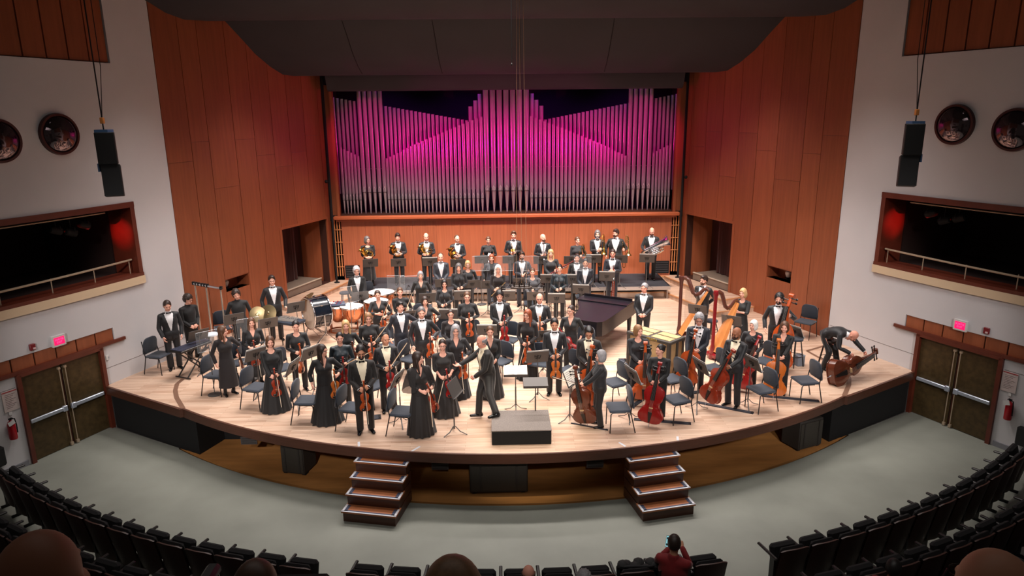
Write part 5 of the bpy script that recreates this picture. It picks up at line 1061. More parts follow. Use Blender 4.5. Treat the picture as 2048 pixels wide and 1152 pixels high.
P('the red-haired woman in lace top', 'red-haired woman in glasses and lace-yoke long black dress, right of conductor', 1055, 621.5, 1.69, -8, hair='long', hc='red', glasses=1, outfit='dress', fem=True, c1='lace', c2='black', top='top_high', hemr=.24, hy=-20, **both(.0, .98), hold=[VLN('viola_orange', 'orange viola held by', .03, .90), BW(-.02, .98, (-.25, -.2, -1))])
P('the bald man in glasses at centre right', 'bald man in glasses and tuxedo behind the red-haired woman', 1079, 589.4, 1.75, -4, skin='pink', glasses=1, **TX, **both(.02, 1.05), hold=[VLN('viola_amber', 'amber viola held by', .03, .99)])
P('the dark-haired man with amber viola', 'dark-haired man in tuxedo with white shirt, right of the flat black stand', 1109, 640, 1.75, 2, hair='short', hc='black', skin='tan', **TX, **both(.02, .98), hold=[VLN('viola_amber', 'amber viola held low by', .02, .90)])
P('the woman by the piano tail', 'woman with ponytail in black V-neck top beside the piano tail', 1142, 612.7, 1.66, -10, hair='pony', hc='dark', glasses=1, top='top_v', low='trousers', **{**DR, 'c1': 'soft'}, hy=-25, wR=(-.14, -.24, 1.06), f_R=(-.3, -.8, -.2), gripR=1, wL=(.26, -.04, .93), hold=[VLN('viola_crimson', 'crimson viola slanting away from', -.08, 1.0, (-.6, .1, .8), (.2, -1, .2))])
P('the man in glasses looking down at his cello', 'man in glasses and tuxedo looking down, behind the grey-haired woman', 1178, 653.7, 1.78, -2, hair='quiff', hc='black', skin='tan', glasses=1, c1='brownblack', cream=1, hp=22, **TX, **both(.05, 1.02), hold=[('cello_orange', 'orange cello held upright by', (.06, -.38, .97), (.05, .1, 1), (-.5, -.85, 0))])
P('the grey-haired woman turned away', 'grey-haired woman in dark jacket turned away, holding a cello at the front', 1200.7, 702.5, 1.60, -78, hair='bob', hc='grey', outfit='cardigan', fem=True, c1='charcoal', top='cardigan', inner=1, low='trousers', c2='brownblack', g=1.12, wL=(.06, -.36, 1.0), wR=(-.14, -.34, .98), grip=1, f_L=(-.3, -.8, -.3), hold=[('cello_brown', 'brown cello tilted sideways in the arms of', (.0, -.44, .90), (.05, -.22, 1), (.9, -.5, 0)), BW(.05, 1.0, (.3, -1.2, .55), -.4, 'bow_dark', 'dark bow held across by')])
P('the woman with light brown bob beside the case', 'woman with light brown bob in grey long-sleeved dress beside the wooden case', 1277, 652.7, 1.67, 6, hair='bob', hc='light', outfit='dress', fem=True, c1='charcoal', c2='charcoal', top='top_scoop', low='midi', hy=35, **both(.08, 1.0, -.26), hold=[('cello_orange', 'orange cello standing before', (.12, -.40, .98), (.02, .08, 1), (0, -1, .05)), BW(.1, 1.0, (.25, -.15, -1), -.42)])
P('the dark-haired woman looking left', 'dark-haired woman in black blouse looking left behind a bright red cello, front right', 1321, 691, 1.60, -6, hair='bun', hc='black', top='top_high', low='trousers', **{**DR, 'c1': 'soft'}, hy=-45, **both(-.05, .98, -.26), hold=[('cello_crimson', 'bright red cello standing before', (-.02, -.38, .93), (.12, .12, 1), (-.1, -1, .05))])
P('', 'grey-haired man in tuxedo with clasped hands standing by the piano', 1289, 569, 1.72, -8, hair='short', hc='grey', skin='pink', g=1.06, **TX, **CLASP, hy=-15)
P('the grey-haired man in glasses with cello', 'grey-haired man in glasses and tuxedo holding a cello, right of the case', 1399, 630, 1.77, -2, hair='curly', hc='grey', glasses=1, g=1.08, c1='navy', **TX, wR=(-.20, -.28, .95), wL=(.05, -.26, 1.02), f_R=(0, -.6, -.7), f_L=(-.6, -.6, -.2), grip=1, hp=8, hold=[('cello_orange', 'orange cello leaning on', (-.10, -.36, 1.02), (.12, .12, 1), (-.2, -1, .05)), BW(-.16, .98, (-.05, -.15, -1), -.42)])
P('', 'man in tuxedo with short beard standing behind the tall brown harp', 1408, 553.7, 1.76, -22, hair='quiff', hc='dark', beard=1, bc='brown', wL=(.10, .16, .98), wR=(-.10, .16, .98), hy=-20, **TX)
P('', 'blonde woman in black dress with hands on the red harp', 1487, 579, 1.68, -30, hair='bob', hc='blonde', top='top_short', low='midi', **DR, wR=(-.12, -.36, 1.30), wL=(.1, -.34, 1.2), f_R=(-.2, -.7, .5), f_L=(-.5, -.7, .2), hr=-6)
P('the bearded double bass player', 'bearded dark-haired man in tuxedo holding a double bass by the right wall', 1559, 590, 1.79, -4, hair='curly', hc='black', beard=1, **TX, wL=(.30, -.22, 1.32), f_L=(-.3, -.8, .2), gripL=1, wR=(-.26, -.06, .92), hy=-6, hold=[('bass_orange', 'orange double bass held upright by', (.22, -.34, 1.16), (.10, .12, 1), (-.45, -.9, .0))])
P('the bald bearded man with red cello', 'bald bearded man in tuxedo with a red cello at the right front', 1475, 657, 1.75, -25, skin='brown', beard=1, bc='dark', c1='tux', cream=1, hy=-15, hp=10, **TX, wR=(-.16, -.30, .92), wL=(.06, -.30, 1.0), f_R=(.2, -.8, -.4), f_L=(-.5, -.7, -.3), grip=1, hold=[('cello_red', 'red cello leaning against', (-.06, -.40, .92), (.35, .16, 1), (-.25, -1, 0))])
P('the white-haired woman', 'white-haired woman in charcoal top behind the bald cellist', 1507.6, 642.5, 1.56, -8, hair='bob', hc='white', top='top_scoop', low='trousers', c1='charcoal', outfit='dress', fem=True, hy=-25, wL=(.16, -.26, 1.0), f_L=(-.5, -.8, -.2), gripL=1, wR=(-.2, -.1, .95), hold=[('cello_crimson', 'crimson cello tilted before', (.06, -.36, .93), (.28, .14, 1), (-.1, -1, .1))])
P('the short-haired woman at the far right', 'woman with short brown hair in black blouse resting hands on an amber cello, right', 1570, 645.5, 1.66, -6, hair='bob', hc='brown', top='top_v', low='trousers', **DR, wR=(-.14, -.28, .95), wL=(.04, -.3, .96), f_R=(.5, -.7, -.3), f_L=(-.8, -.4, -.1), hold=[('cello_amber', 'amber cello standing before', (-.06, -.38, .92), (.0, .1, 1), (.35, -1, .05)), BW(-.16, .96, (-.25, -.2, -1), -.38, 'bow', 'bow hanging from the hand of')])
# man bending over a double bass at the far right
P('', 'bald man in black suit bending over a double bass, far right', 1664, 741, 1.74, 62, base=True, outfit='tux', skin='pink', lean=58, bend=38, pelvis=(0, .20, .90), headup=True, hy=0, hp=55, wR=(-.16, -.46, .62), wL=(.22, -.62, .62), f_R=(.2, -.5, -.8), f_L=(0, -.5, -.8), grip=1, fL=(.14, -.06, .085), fR=(-.12, .16, .085))
_b = atz(1652, 742, .34); place('bass_brown', F3(np.array((8.16, 15.22, .40)), (.84, .50, .14), (.50, -.84, .15)), 'brown double bass lying on its side under the bending man')
# --- back row: brass on the riser
RZ = .45
def BR(tag, label, px, py, h, f=0, **k): return P(tag, label, px, py, h, f, RZ, **k)
HN = dict(wR=(-.14, -.24, 1.10), wL=(.10, -.24, 1.10), f_R=(.6, -.6, .0), f_L=(-.7, -.5, .1), grip=1)
BR('the grey-haired woman, leftmost in the back row', 'woman with grey hair and glasses in black dress, leftmost in the back row', 734, 474, 1.70, 4, hair='bob', hc='salt', glasses=1, top='top_short', low='midi', **DR, hy=30, wR=(-.06, -.27, 1.06), wL=(.06, -.27, 1.06), f_R=(1, -.1, 0), f_L=(-1, -.1, 0), hold=[('horn', 'golden french horn cradled by', (.02, -.22, 1.20), (0, 0, 1), (0, -1, .1))])
BR('the dark-haired horn player', 'dark-haired man in tuxedo, second from left in the back row', 795, 468, 1.76, 4, hair='quiff', hc='dark', hp=10, **TX, **HN, hold=[('horn_b', 'french horn held flat by', (-.04, -.25, 1.16), (.3, .1, 1), (.1, -1, .6))])
BR('the bald horn player', 'bald man in tuxedo, third from left in the back row', 852, 468, 1.77, 2, hair='fringe', hc='brown', skin='pink', **TX, **HN, hold=[('horn', 'bright golden french horn held by', (.02, -.26, 1.22), (.1, .1, 1), (0, -1, .2))])
BR('the man with receding hair, fourth in the back row', 'man with receding hair and glasses in tuxedo, fourth from left in the back row', 914, 472, 1.74, 4, hair='recede', hc='brown', glasses=1, hy=18, **TX, **HN, hold=[('horn_b', 'french horn, bell up, held by', (-.10, -.27, 1.12), (.45, .0, 1), (.2, -1, .5))])
BR('the woman in black, fifth in the back row', 'woman with pulled-back hair in black top, fifth in the back row', 976.4, 474, 1.70, 3, hair='pony', hc='brown', top='top_high', low='trousers', **{**DR, 'c1': 'soft'}, **both(.0, 1.10), hp=8, hold=[('trumpet_s', 'silver trumpet held by', (.03, -.28, 1.18), (.2, .3, 1), (0, -1, .2))])
BR('the tall trumpeter below the hanging cables', 'tall man with auburn hair in tuxedo below the hanging cables, back row', 1027, 464, 1.82, 0, hair='quiff', hc='brown', **TX, **both(-.02, 1.1), hold=[('trumpet', 'golden trumpet held upright by', (-.04, -.28, 1.2), (-.1, .2, 1), (.3, -1, .1))])
BR('the bald bearded trumpeter', 'bald man in tuxedo looking right, back row right of the cables', 1086, 469.7, 1.77, 6, skin='pink', beard=1, bc='brown', hy=35, **TX, **both(.0, 1.12), hold=[('trumpet_s', 'silver trumpet held upright by', (.0, -.28, 1.22), (.05, .2, 1), (.3, -1, .1))])
BR('the woman trombonist', 'woman with pulled-back hair in grey top, back row right of centre', 1155, 475, 1.68, 4, hair='pony', hc='brown', top='top_high', low='trousers', c1='charcoal', c2='black', outfit='dress', fem=True, hy=18, **both(.06, 1.12), hold=[('trombone', 'golden trombone held by', (.12, -.28, 1.02), (-.1, .1, 1), (-.2, -1, 0))])
BR('the grey-haired bearded trombonist', 'man with long grey hair in tuxedo with an upright trombone, back row', 1195, 462.5, 1.80, 2, hair='bob', hc='salt', beard=1, bc='grey', wR=(-.02, -.24, 1.14), wL=(.13, -.24, 1.18), f_R=(.7, -.5, 0), f_L=(-.4, -.8, .2), grip=1, **TX, hold=[('trombone', 'golden trombone held upright by', (.10, -.28, 1.20), (.02, .06, 1), (.6, -.8, 0))])
BR('the large man looking left', 'large dark-haired man in tuxedo looking left, second from right in the back row', 1232, 460.5, 1.83, -2, hair='quiff', hc='dark', beard=1, bc='dark', g=1.22, hy=-35, c1='black', **TX, wL=(.28, -.22, 1.14), f_L=(.1, -.8, .2), gripL=1, wR=(-.3, -.05, .92), hold=[('bass_trombone', 'bass trombone held upright by', (.28, -.26, 1.14), (-.03, .05, 1), (-.1, -1, 0))])
BR('the bald tuba player', 'bald bearded man in tuxedo, rightmost in the back row', 1304, 456.6, 1.82, 0, skin='pink', beard=1, bc='brown', hp=12, g=1.12, c1='black', **TX, wR=(-.24, -.30, 1.06), f_R=(.4, -.7, .2), wL=(.2, -.3, 1.0), f_L=(-.3, -.6, .5), hold=[('tuba', 'silver tuba tilted sideways in the arms of', (.16, -.38, 1.12), (.95, .05, .42), (0, -1, .1))])
# --- woodwind rows
P('', 'man in grey-blue tuxedo with clasped hands, left of the woodwinds', 881, 508, 1.78, 2, hair='recede', hc='brown', c1='suit', **TX, **CLASP)
P('the woman with long grey hair', 'woman with long grey hair and dark blouse in the woodwinds', 917, 529, 1.65, 2, hair='longc', hc='salt', top='top_high', low='trousers', **{**DR, 'c1': 'charcoal'}, **both(.02, 1.0), hold=[('clarinet', 'silver-keyed clarinet held upright by', (.02, -.26, 1.0), (0, .1, 1), (0, -1, 0))])
P('', 'blonde woman in dark blouse beside the long grey-haired woman', 935.4, 523, 1.64, 4, hair='bob', hc='blonde', top='top_scoop', low='trousers', **{**DR, 'c1': 'charcoal'}, glasses=1)
P('', 'woman with short reddish hair in blue-grey jacket behind the white-haired flutist', 983, 510, 1.68, 2, hair='bob', hc='red', outfit='cardigan', fem=True, c1='suit', top='cardigan', inner=1, low='trousers')
P('the white-haired flutist', 'woman with white curly hair in sequinned black top, centre', 996, 532, 1.65, 0, hair='longc', hc='white', glasses=1, top='top_scoop', low='trousers', **{**DR, 'c1': 'lace'}, wR=(-.14, -.24, 1.0), wL=(.02, -.26, 1.06), f_R=(.4, -.7, .2), f_L=(-.6, -.5, 0), grip=1, hold=[('flute_gold', 'golden flute held diagonally by', (.0, -.32, 1.06), (.72, 0, .7), (0, -1, 0))])
P('the bearded clarinetist at centre', 'bearded man in grey tuxedo behind the hanging microphones', 1044, 505.4, 1.79, 0, hair='quiff', hc='dark', beard=1, glasses=1, c1='suit', **TX, **both(.06, 1.08), hold=[('clarinet', 'clarinet slanting up from the hands of', (.12, -.28, 1.14), (.35, .1, 1), (0, -1, 0))])
P('the tall blonde bassoonist', 'blonde woman in dark long-sleeved top holding a red bassoon', 1101.6, 500.5, 1.78, 2, hair='long', hc='blonde', top='top_scoop', low='trousers', **{**DR, 'c1': 'charcoal'}, wR=(-.04, -.26, 1.0), wL=(.14, -.27, 1.12), f_R=(.5, -.6, .1), f_L=(.1, -.8, .2), grip=1, hold=[('bassoon', 'red bassoon held diagonally by', (.16, -.34, 1.14), (.86, 0, .5), (0, -1, 0))])
P('the young smiling man at the right woodwinds', 'young smiling man with dark hair in tuxedo, half hidden in the woodwinds', 1154, 510, 1.74, 0, hair='quiff', hc='dark', c1='black', **TX, **both(0, 1.1))
P('the dark-haired man before the piano', 'dark-haired man in blue tuxedo with clasped hands behind the piano', 1171, 519, 1.78, -2, hair='short', hc='black', skin='tan', c1='navy', **TX, **CLASP, hold=[('oboe', 'thin black oboe held by', (.12, -.22, 1.08), (.55, .1, 1), (0, -1, 0))])
P('the contrabassoonist in blue tuxedo', 'man with short dark hair in blue tuxedo gripping an upright bassoon', 1225.6, 500.5, 1.84, -3, hair='short', hc='dark', skin='pink', c1='navy', g=1.08, **TX, wR=(-.08, -.27, 1.14), wL=(.1, -.27, 1.16), f_R=(.6, -.6, .3), f_L=(-.6, -.6, .3), grip=1, hold=[('bassoon_b', 'tall upright bassoon gripped by', (.04, -.34, .66), (.02, .04, 1), (0, -1, 0))])
P('the woman in purple-grey top', 'woman in purple-grey top right of the hanging microphones', 1065, 537.7, 1.63, 0, hair='bun', hc='brown', top='top_scoop', low='trousers', c1='grey', c2='black', outfit='dress', fem=True, wR=(-.12, -.26, .98), wL=(.06, -.28, 1.1), f_R=(.5, -.6, .1), f_L=(-.4, -.7, .1), grip=1, hold=[('clarinet', 'clarinet held diagonally by', (.04, -.33, 1.12), (.62, 0, .75), (0, -1, 0))])
P('the woman in teal shirt', 'dark-haired woman in shiny teal shirt and black trousers, right of centre', 1119, 530, 1.70, 2, hair='pony', hc='black', outfit='dress', fem=True, c1='teal', c2='black', top='top_high', low='trousers', **both(-.02, 1.02), hold=[('oboe', 'oboe held upright by', (-.02, -.28, 1.10), (0, .1, 1), (0, -1, 0))])
P('', 'grey-haired woman in black V-neck dress behind the timpani shield', 840.7, 544.5, 1.63, 2, hair='bob', hc='grey', top='top_v', g=1.08, **DR)
P('the woman in boat-neck top', 'woman with dark fringe in boat-neck top holding a small oboe, left of centre', 888.5, 561, 1.60, 2, hair='bob', hc='black', glasses=1, top='top_scoop', low='trousers', **{**DR, 'c1': 'charcoal'}, **both(-.04, 1.02), hold=[('english_horn', 'silver-keyed oboe held pointing down by', (.02, -.28, .98), (-.2, .1, 1), (0, -1, 0))])
P('', 'white-haired man in black tuxedo standing behind the timpani', 712.7, 535.7, 1.72, 6, hair='curly', hc='silver', glasses=1, c1='black', **TX, wL=(.16, -.22, .92), wR=(-.2, -.1, .92))
# --- the conductor stepping off the podium
P('', 'balding conductor in tailcoat stepping off the podium with arm outstretched', 972, 832, 1.77, -72, base=True, outfit='tails', cream=1, c1='brownblack', c2='brownblack', hair='fringe', hc='grey', skin='pink', g=1.16, bend=10, side=0, pelvis=(0, .03, .965), feet={'R': (957, 836, .0), 'L': (992, 833, .31)}, wR=(-.20, -.60, 1.05), f_R=(.0, -1, -.12), n_R=(.1, .1, 1), wL=(.16, -.26, .97), f_L=(-.4, -.6, -.5), gripL=1, hp=6)
# ================================================================ furniture and large instruments on the stage
# --- brass risers
m_carp = mat('riser_carpet', (34, 35, 42), .9, var=.15, scale=40); m_alu = mat('riser_aluminium', (176, 170, 166), .35, .7)
RX = np.linspace(-5.25, 5.45, 6)
for i, (a, b) in enumerate(zip(RX[:-1], RX[1:])):
    o = thing('stage_riser', 'low black-topped stage riser with silver edge, %s under the brass row' % ('leftmost', 'second from left', 'middle', 'second from right', 'rightmost')[i], 'riser', ((a+b)/2, 23.4, 0), group='risers under the brass row')
    mb = MB(); mb.box((0, 0, RZ-.012), (b-a-.01, 1.92, .024)); mb.build('deck', m_carp, o)
    mb = MB(); W = b-a-.006
    mb.box((0, -.965, RZ-.06), (W, .04, .12)); mb.box((0, .965, RZ-.06), (W, .04, .12)); mb.box((-W/2+.015, 0, RZ-.06), (.03, 1.93, .12)); mb.box((W/2-.015, 0, RZ-.06), (.03, 1.93, .12)); mb.build('frame', m_alu, o)
    for sx in (-1, 1):
        for yy, zb in ((-.9, 0 if abs((a+b)/2+sx*W*.46) < 5.2 else .0), (.9, .17)):
            mb = MB(); mb.tube([(sx*W*.46, yy, zb), (sx*W*.46, yy, RZ-.1)], .022, 8); mb.build('leg', m_alu, o)
# --- podium
pd = thing('podium', 'low grey carpeted conductor podium with black sides at centre front', 'podium', (.03, 12.52, 0))
mb = MB(); mb.box((0, 0, .14), (1.14, .92, .28), bev=.01); mb.build('base', m_black, pd)
mb = MB(); mb.box((0, 0, .292), (1.15, .93, .022), bev=.004); mb.build('carpet_top', mat('podium_carpet', (122, 114, 110), .95, var=.25, scale=60), pd)
# --- chairs: pixel of the seat centre, turn from facing the camera
def chair(px, py, f, label, z0=0.):
    p = atz(px, py, z0+.46); d = CC-p; rz = math.atan2(d[0], -d[1])+math.radians(f); place('chair', TR((p[0], p[1], z0), rz), label)
for a in ((318, 709, 48, 'empty black chair against the left white wall'), (447, 655, 5, 'black chair against the wood wall behind the wavy-haired man'),
    (434, 748, 55, 'black chair beside the woman in lace dress'), (487, 723, 15, 'black chair left of the woman with long brown hair'), (513, 774, 52, 'black chair beside the woman in scoop-neck gown'),
    (614, 800, 70, 'black chair behind the woman with the amber violin'), (705, 814, 62, 'black chair left of the bearded man at the front'), (806, 822, 70, 'black chair left of the woman in the sheer cape'),
    (567, 735, 30, 'black chair between the gowned woman and the dark-haired woman'), (752, 770, 35, 'black chair between the bearded man and the balding man'), (822, 717, 48, 'black chair in front of the grey-templed man'),
    (780, 690, 25, 'black chair left of the man in open navy tuxedo'), (948, 676, 15, 'black chair behind the woman in black cardigan'), (1017, 679, -25, 'black chair right of the tousle-haired man'),
    (1000, 722, -40, 'black chair directly behind the conductor'), (1079, 726, -15, 'black chair between the red-haired woman and the man with amber viola'), (1140, 740, -40, 'black chair right of the man with amber viola'),
    (1169, 690, -10, 'black chair between the ponytailed woman and the man in glasses'), (1229, 764, -55, 'black chair right of the grey-haired woman turned away'), (1237, 814, -78, 'black chair at the front seen side-on, right of the podium'),
    (1344, 757, -50, 'black chair just behind the woman with the bright red cello'), (1353, 798, -55, 'black chair beside the bright red cello'), (1428, 736, -50, 'black chair right of the grey-haired cellist'),
    (1522, 778, -50, 'black chair at the right front edge, before the amber cello'), (1610, 760, -58, 'empty black chair farthest right at the stage edge'), (1530, 722, -35, 'black chair behind the short-haired cellist'),
    (1611, 643, -22, 'empty black chair against the right wood wall'), (916, 716, 5, 'black chair behind the woman with hair up in bolero'),
    (889, 668, 5, 'black chair behind the woman with long grey curls'), (738, 592, 15, 'black chair behind the timpani beside the white-haired man'), (845, 640, 10, 'black chair behind the smiling woman with dark bob')): chair(*a)
for x, y, lab in ((-1.58, 21.32, 'black chair behind the woman with long grey hair in the woodwinds'), (-.36, 21.02, 'black chair behind the white-haired flutist'), (.66, 20.56, 'black chair behind the woman in purple-grey top'), (2.34, 21.27, 'black chair behind the dark-haired man in blue tuxedo'), (1.49, 20.82, 'black chair behind the woman in teal shirt'), (-2.65, 20.34, 'black chair behind the grey-haired woman in V-neck dress')):
    place('chair', TR((x, y, 0), 0), lab)
# --- music stands: pixel of the desk centre, turn (0 = desk faces away from the camera towards a player behind it)
def stand(px, py, f, label, key='stand', z0=0., sheet=None):
    hz = dict(stand=.98, stand_low=.84, stand_up=1.08, stand_flat=.92)[key]; tl = dict(stand=.42, stand_low=.5, stand_up=.3, stand_flat=1.2)[key]
    p = atz(px, py, z0+hz); d = CC-p; rz = math.atan2(d[0], -d[1])+math.radians(f); M = TR((p[0], p[1], z0), rz); place(key, M, label)
    if sheet: place('sheet', M @ Matrix.Translation((0, 0, hz)) @ Matrix.Rotation(tl, 4, 'X') @ Matrix.Translation((0, .014, .02)), sheet+' '+label.replace('music stand ', 'the stand '))
SH = 'open sheet music on'
for a in ((741, 526, 4, 'music stand before the leftmost horn player', 'stand'), (797, 525, 0, 'music stand before the dark-haired horn player', 'stand'), (860, 524, -3, 'music stand before the bald horn player', 'stand', SH), (916, 526, 0, 'music stand before the fourth horn player', 'stand'),
    (964, 519, 0, 'music stand before the woman trumpeter', 'stand'), (1020, 519, 0, 'music stand before the tall trumpeter', 'stand'), (1082, 520, 0, 'music stand before the bald trumpeter', 'stand'), (1143, 520, 0, 'music stand before the woman trombonist', 'stand'), (1187, 518, 2, 'music stand before the grey-haired trombonist', 'stand', SH), (1240, 518, 0, 'music stand before the large man looking left', 'stand'), (1294, 517, 0, 'music stand before the tuba player', 'stand', SH)): stand(*a[:5], RZ, *a[5:])
for a in ((886, 566, 0, 'music stand before the man with clasped hands', 'stand'), (944, 568, 2, 'music stand before the blonde woman', 'stand'), (975, 569, 0, 'music stand left of the white-haired flutist', 'stand'), (1042, 564, 0, 'music stand behind the hanging microphones', 'stand'), (1096, 558, 0, 'music stand before the tall bassoonist', 'stand', 0., SH), (1145, 559, 0, 'music stand before the young smiling man', 'stand_up', 0., SH), (1214, 553, 0, 'music stand before the man with upright bassoon', 'stand_up', 0., SH),
    (855, 595, 5, 'music stand before the grey-haired woman in V-neck', 'stand'), (925, 591, 2, 'music stand before the woman with long grey hair', 'stand', 0., SH), (1014, 591, 0, 'music stand before the white-haired flutist', 'stand', 0., SH), (1071, 592, 0, 'music stand before the woman in purple-grey top', 'stand'), (1113, 597, 0, 'music stand before the woman in teal shirt', 'stand', 0., SH), (1162, 579, -6, 'music stand before the man in blue tuxedo', 'stand', 0., SH),
    (897, 629, -6, 'music stand behind the woman in lace scoop-neck', 'stand', 0., SH), (974, 661, -4, 'music stand behind the woman near the conductor', 'stand', 0., SH), (1086, 671, 8, 'music stand behind the man with amber viola', 'stand'), (1075, 714, 14, 'music stand left of the man with amber viola', 'stand', 0., SH),
    (586, 734, 62, 'music stand seen edge-on left of the amber violin', 'stand', 0., SH), (621, 706, 40, 'music stand behind the woman with amber violin', 'stand', 0., SH), (511, 709, 30, 'music stand behind the scoop-neck gown', 'stand', 0., SH), (468, 638, 15, 'music stand before the wavy-haired man', 'stand_up'), (536, 646, 12, 'music stand before the tall man at the glockenspiel', 'stand'), (397, 670, 25, 'music stand behind the keyboard', 'stand'), (592, 614, 20, 'music stand at the bass drum', 'stand_up'), (720, 592, 12, 'music stand at the timpani', 'stand'),
    (795, 759, 66, 'music stand with white pages left of the sheer cape', 'stand', 0., SH), (909, 775, -112, 'music stand seen edge-on before the conductor', 'stand'), (1143, 754, -118, 'music stand seen edge-on right of the podium', 'stand', 0., SH), (1265, 750, -60, 'music stand seen edge-on before the orange cello', 'stand', 0., SH), (1401, 733, -58, 'music stand at an angle before the grey-haired cellist', 'stand', 0., SH), (1504, 726, -52, 'music stand at an angle before the white-haired woman', 'stand', 0., SH),
    (1395, 619, -14, 'music stand beside the tall brown harp', 'stand'), (1463, 641, -12, 'music stand beside the red harp', 'stand'), (1588, 662, -40, 'music stand before the double bass player', 'stand_low', 0., SH), (824, 630, 15, 'music stand right of the man in open navy tuxedo', 'stand')): stand(*a)
# conductor's stand with a bright score, and a flat black stand beside it
p = atz(1031, 736, 1.0); M = TR((.02, p[1], 0), PI*.98); M = TR((p[0], p[1], 0), PI); place('stand_flat', M, 'conductor music stand with bright open score behind the podium'); place('sheet', M @ Matrix.Translation((0, 0, .92)) @ Matrix.Rotation(1.2, 4, 'X') @ Matrix.Translation((0, .02, .0)), 'bright open score lying on the conductor stand')
p = atz(1071, 771, .86); place('stand_flat', TR((p[0], p[1], -.0), PI), 'flat empty black music stand right of the conductor stand')
# --- stools
for px, py, key, z, lab in ((1592, 676, 'stool', .72, 'tall stool with foot ring beside the double bass player'), (1423, 640, 'stool_low', .5, 'low round stool between the two harps'), (1661, 679, 'stool_wood', .74, 'dark wooden stool behind the bending man'), (690, 584, 'stool', .72, 'dark stool left of the white-haired timpanist')):
    p = atz(px, py, z); place(key, TR((p[0], p[1], 0), .4), lab)
# --- percussion
m_copper = mat('timpani_copper', (208, 138, 100), .25, .9); m_head = mat('drum_head', (216, 206, 200), .55); m_chr = mat('chrome', (200, 202, 206), .15, 1.)
def timp(px, py, z, r, label):
    p = atz(px, py, z); o = thing('timpani', label, 'timpani', (p[0], p[1], 0), rng.random()*2, 'timpani')
    mb = MB(); mb.lathe([(0, z-.50), (r*.35, z-.48), (r*.72, z-.36), (r*.93, z-.2), (r*.97, z-.03)], 28); mb.build('bowl', m_copper, o)
    mb = MB(); mb.lathe([(0, z), (r*.97, z), (r*.99, z-.012)], 32); mb.build('drumhead', m_head, o)
    mb = MB(); mb.lathe([(r*.97, z-.015), (r*1.02, z+.008), (r*1.045, z), (r*1.04, z-.035), (r*.98, z-.04)], 32); mb.build('rim', m_chr, o)
    for k in range(6):
        a = k*PI/3; c, s = math.cos(a), math.sin(a); mb = MB(); mb.tube([(c*r*1.05, s*r*1.05, z), (c*r*1.04, s*r*1.04, z-.22)], .008, 6); mb.build('tuning_rod', m_chr, o)
    for k in range(4):
        a = k*PI/2+.4; c, s = math.cos(a), math.sin(a); mb = MB(); mb.tube([(c*r*1.06, s*r*1.06, z-.1), (c*r*.98, s*r*.98, z-.42), (c*r*.9, s*r*.9, .05)], .018, 7); mb.build('strut', mat('timpani_frame', (150, 84, 52), .3, .8), o)
    mb = MB(); mb.tube([(r*.9*math.cos(a), r*.9*math.sin(a), .05) for a in np.linspace(0, 2*PI, 25)[:-1]], .022, 6, closed=True); mb.build('base_ring', MATS['timpani_frame'], o)
timp(703, 611.7, .82, .34, 'copper timpani at the front of the set, behind the blonde woman'); timp(762.5, 583.5, .86, .41, 'largest timpani at the back right of the set'); timp(674, 611, .80, .31, 'copper timpani half hidden behind the bass drum'); timp(752, 601, .84, .36, 'timpani behind the woman with pulled-back hair')
c1 = np.array(atz(617, 630, .76)); o = thing('bass_drum', 'large black bass drum with pale head and chrome hoops', 'bass drum', (c1[0], c1[1], 0), math.radians(-52), 'percussion')
ax = np.array(Matrix.Rotation(PI/2, 3, 'X') @ Matrix.Identity(3)); Mx = lambda y: np.array([[1, 0, 0, 0], [0, 0, -1, y], [0, 1, 0, .80]])
mb = MB(); mb.lathe([(.43, 0), (.43, -.50)], 40, M=Mx(0)); mb.build('shell', mat('drum_shell_black', (18, 24, 34), .2, coat=.5), o)
for y in (0, .5):
    mb = MB(); mb.lathe([(0, 0), (.435, 0)], 40, M=Mx(y-.004 if y == 0 else y+.004)); mb.build('drumhead', mat('bass_drum_head', (190, 174, 158), .7, var=.08, scale=6), o)
    mb = MB(); mb.tube([(.45*math.cos(a), y, .80+.45*math.sin(a)) for a in np.linspace(0, 2*PI, 41)[:-1]], .022, 8, closed=True); mb.build('hoop', m_chr, o)
for k in range(10):
    a = k*PI/5; mb = MB(); mb.tube([(.46*math.cos(a), 0, .8+.46*math.sin(a)), (.46*math.cos(a), .5, .8+.46*math.sin(a))], .008, 6); mb.box((.45*math.cos(a), .25, .8+.45*math.sin(a)), (.03, .06, .03)); mb.build('tension_rod', m_chr, o)
for sx in (-1, 1): mb = MB(); mb.tube([(sx*.5, .25, .80), (sx*.5, .25, .3), (sx*.5, -.05, .02)], .018, 8); mb.tube([(sx*.5, .25, .3), (sx*.5, .55, .02)], .018, 8); mb.tube([(sx*.46, .25, .8), (sx*.5, .25, .8)], .02, 8); mb.build('stand_leg', m_chr, o)
mb = MB(); mb.tube([(-.5, .25, .3), (.5, .25, .3)], .014, 6); mb.build('stand_bar', m_chr, o)
def cymbal(o, c, r, R, nm='cymbal'):
    mb = MB(); mb.lathe([(0, .03), (r*.15, .03), (r*.22, .012), (r*.6, .004), (r, -.012)], 28); V = np.array(mb.v)@np.asarray(R).T+np.array(c); mb.v = V.tolist(); return mb.build(nm, mat('cymbal_bronze', (158, 140, 104), .35, .9), o)
p = atz(526, 630, 1.08); o = thing('crash_cymbals', 'pair of crash cymbals propped on a chrome stand before the tall man', 'cymbals', (p[0], p[1], 0), 0, 'percussion')
cymbal(o, (-.14, 0, 1.10), .21, rotm('y', .5)@rotm('x', 1.25)); cymbal(o, (.12, .03, 1.12), .23, rotm('y', -.35)@rotm('x', 1.15))
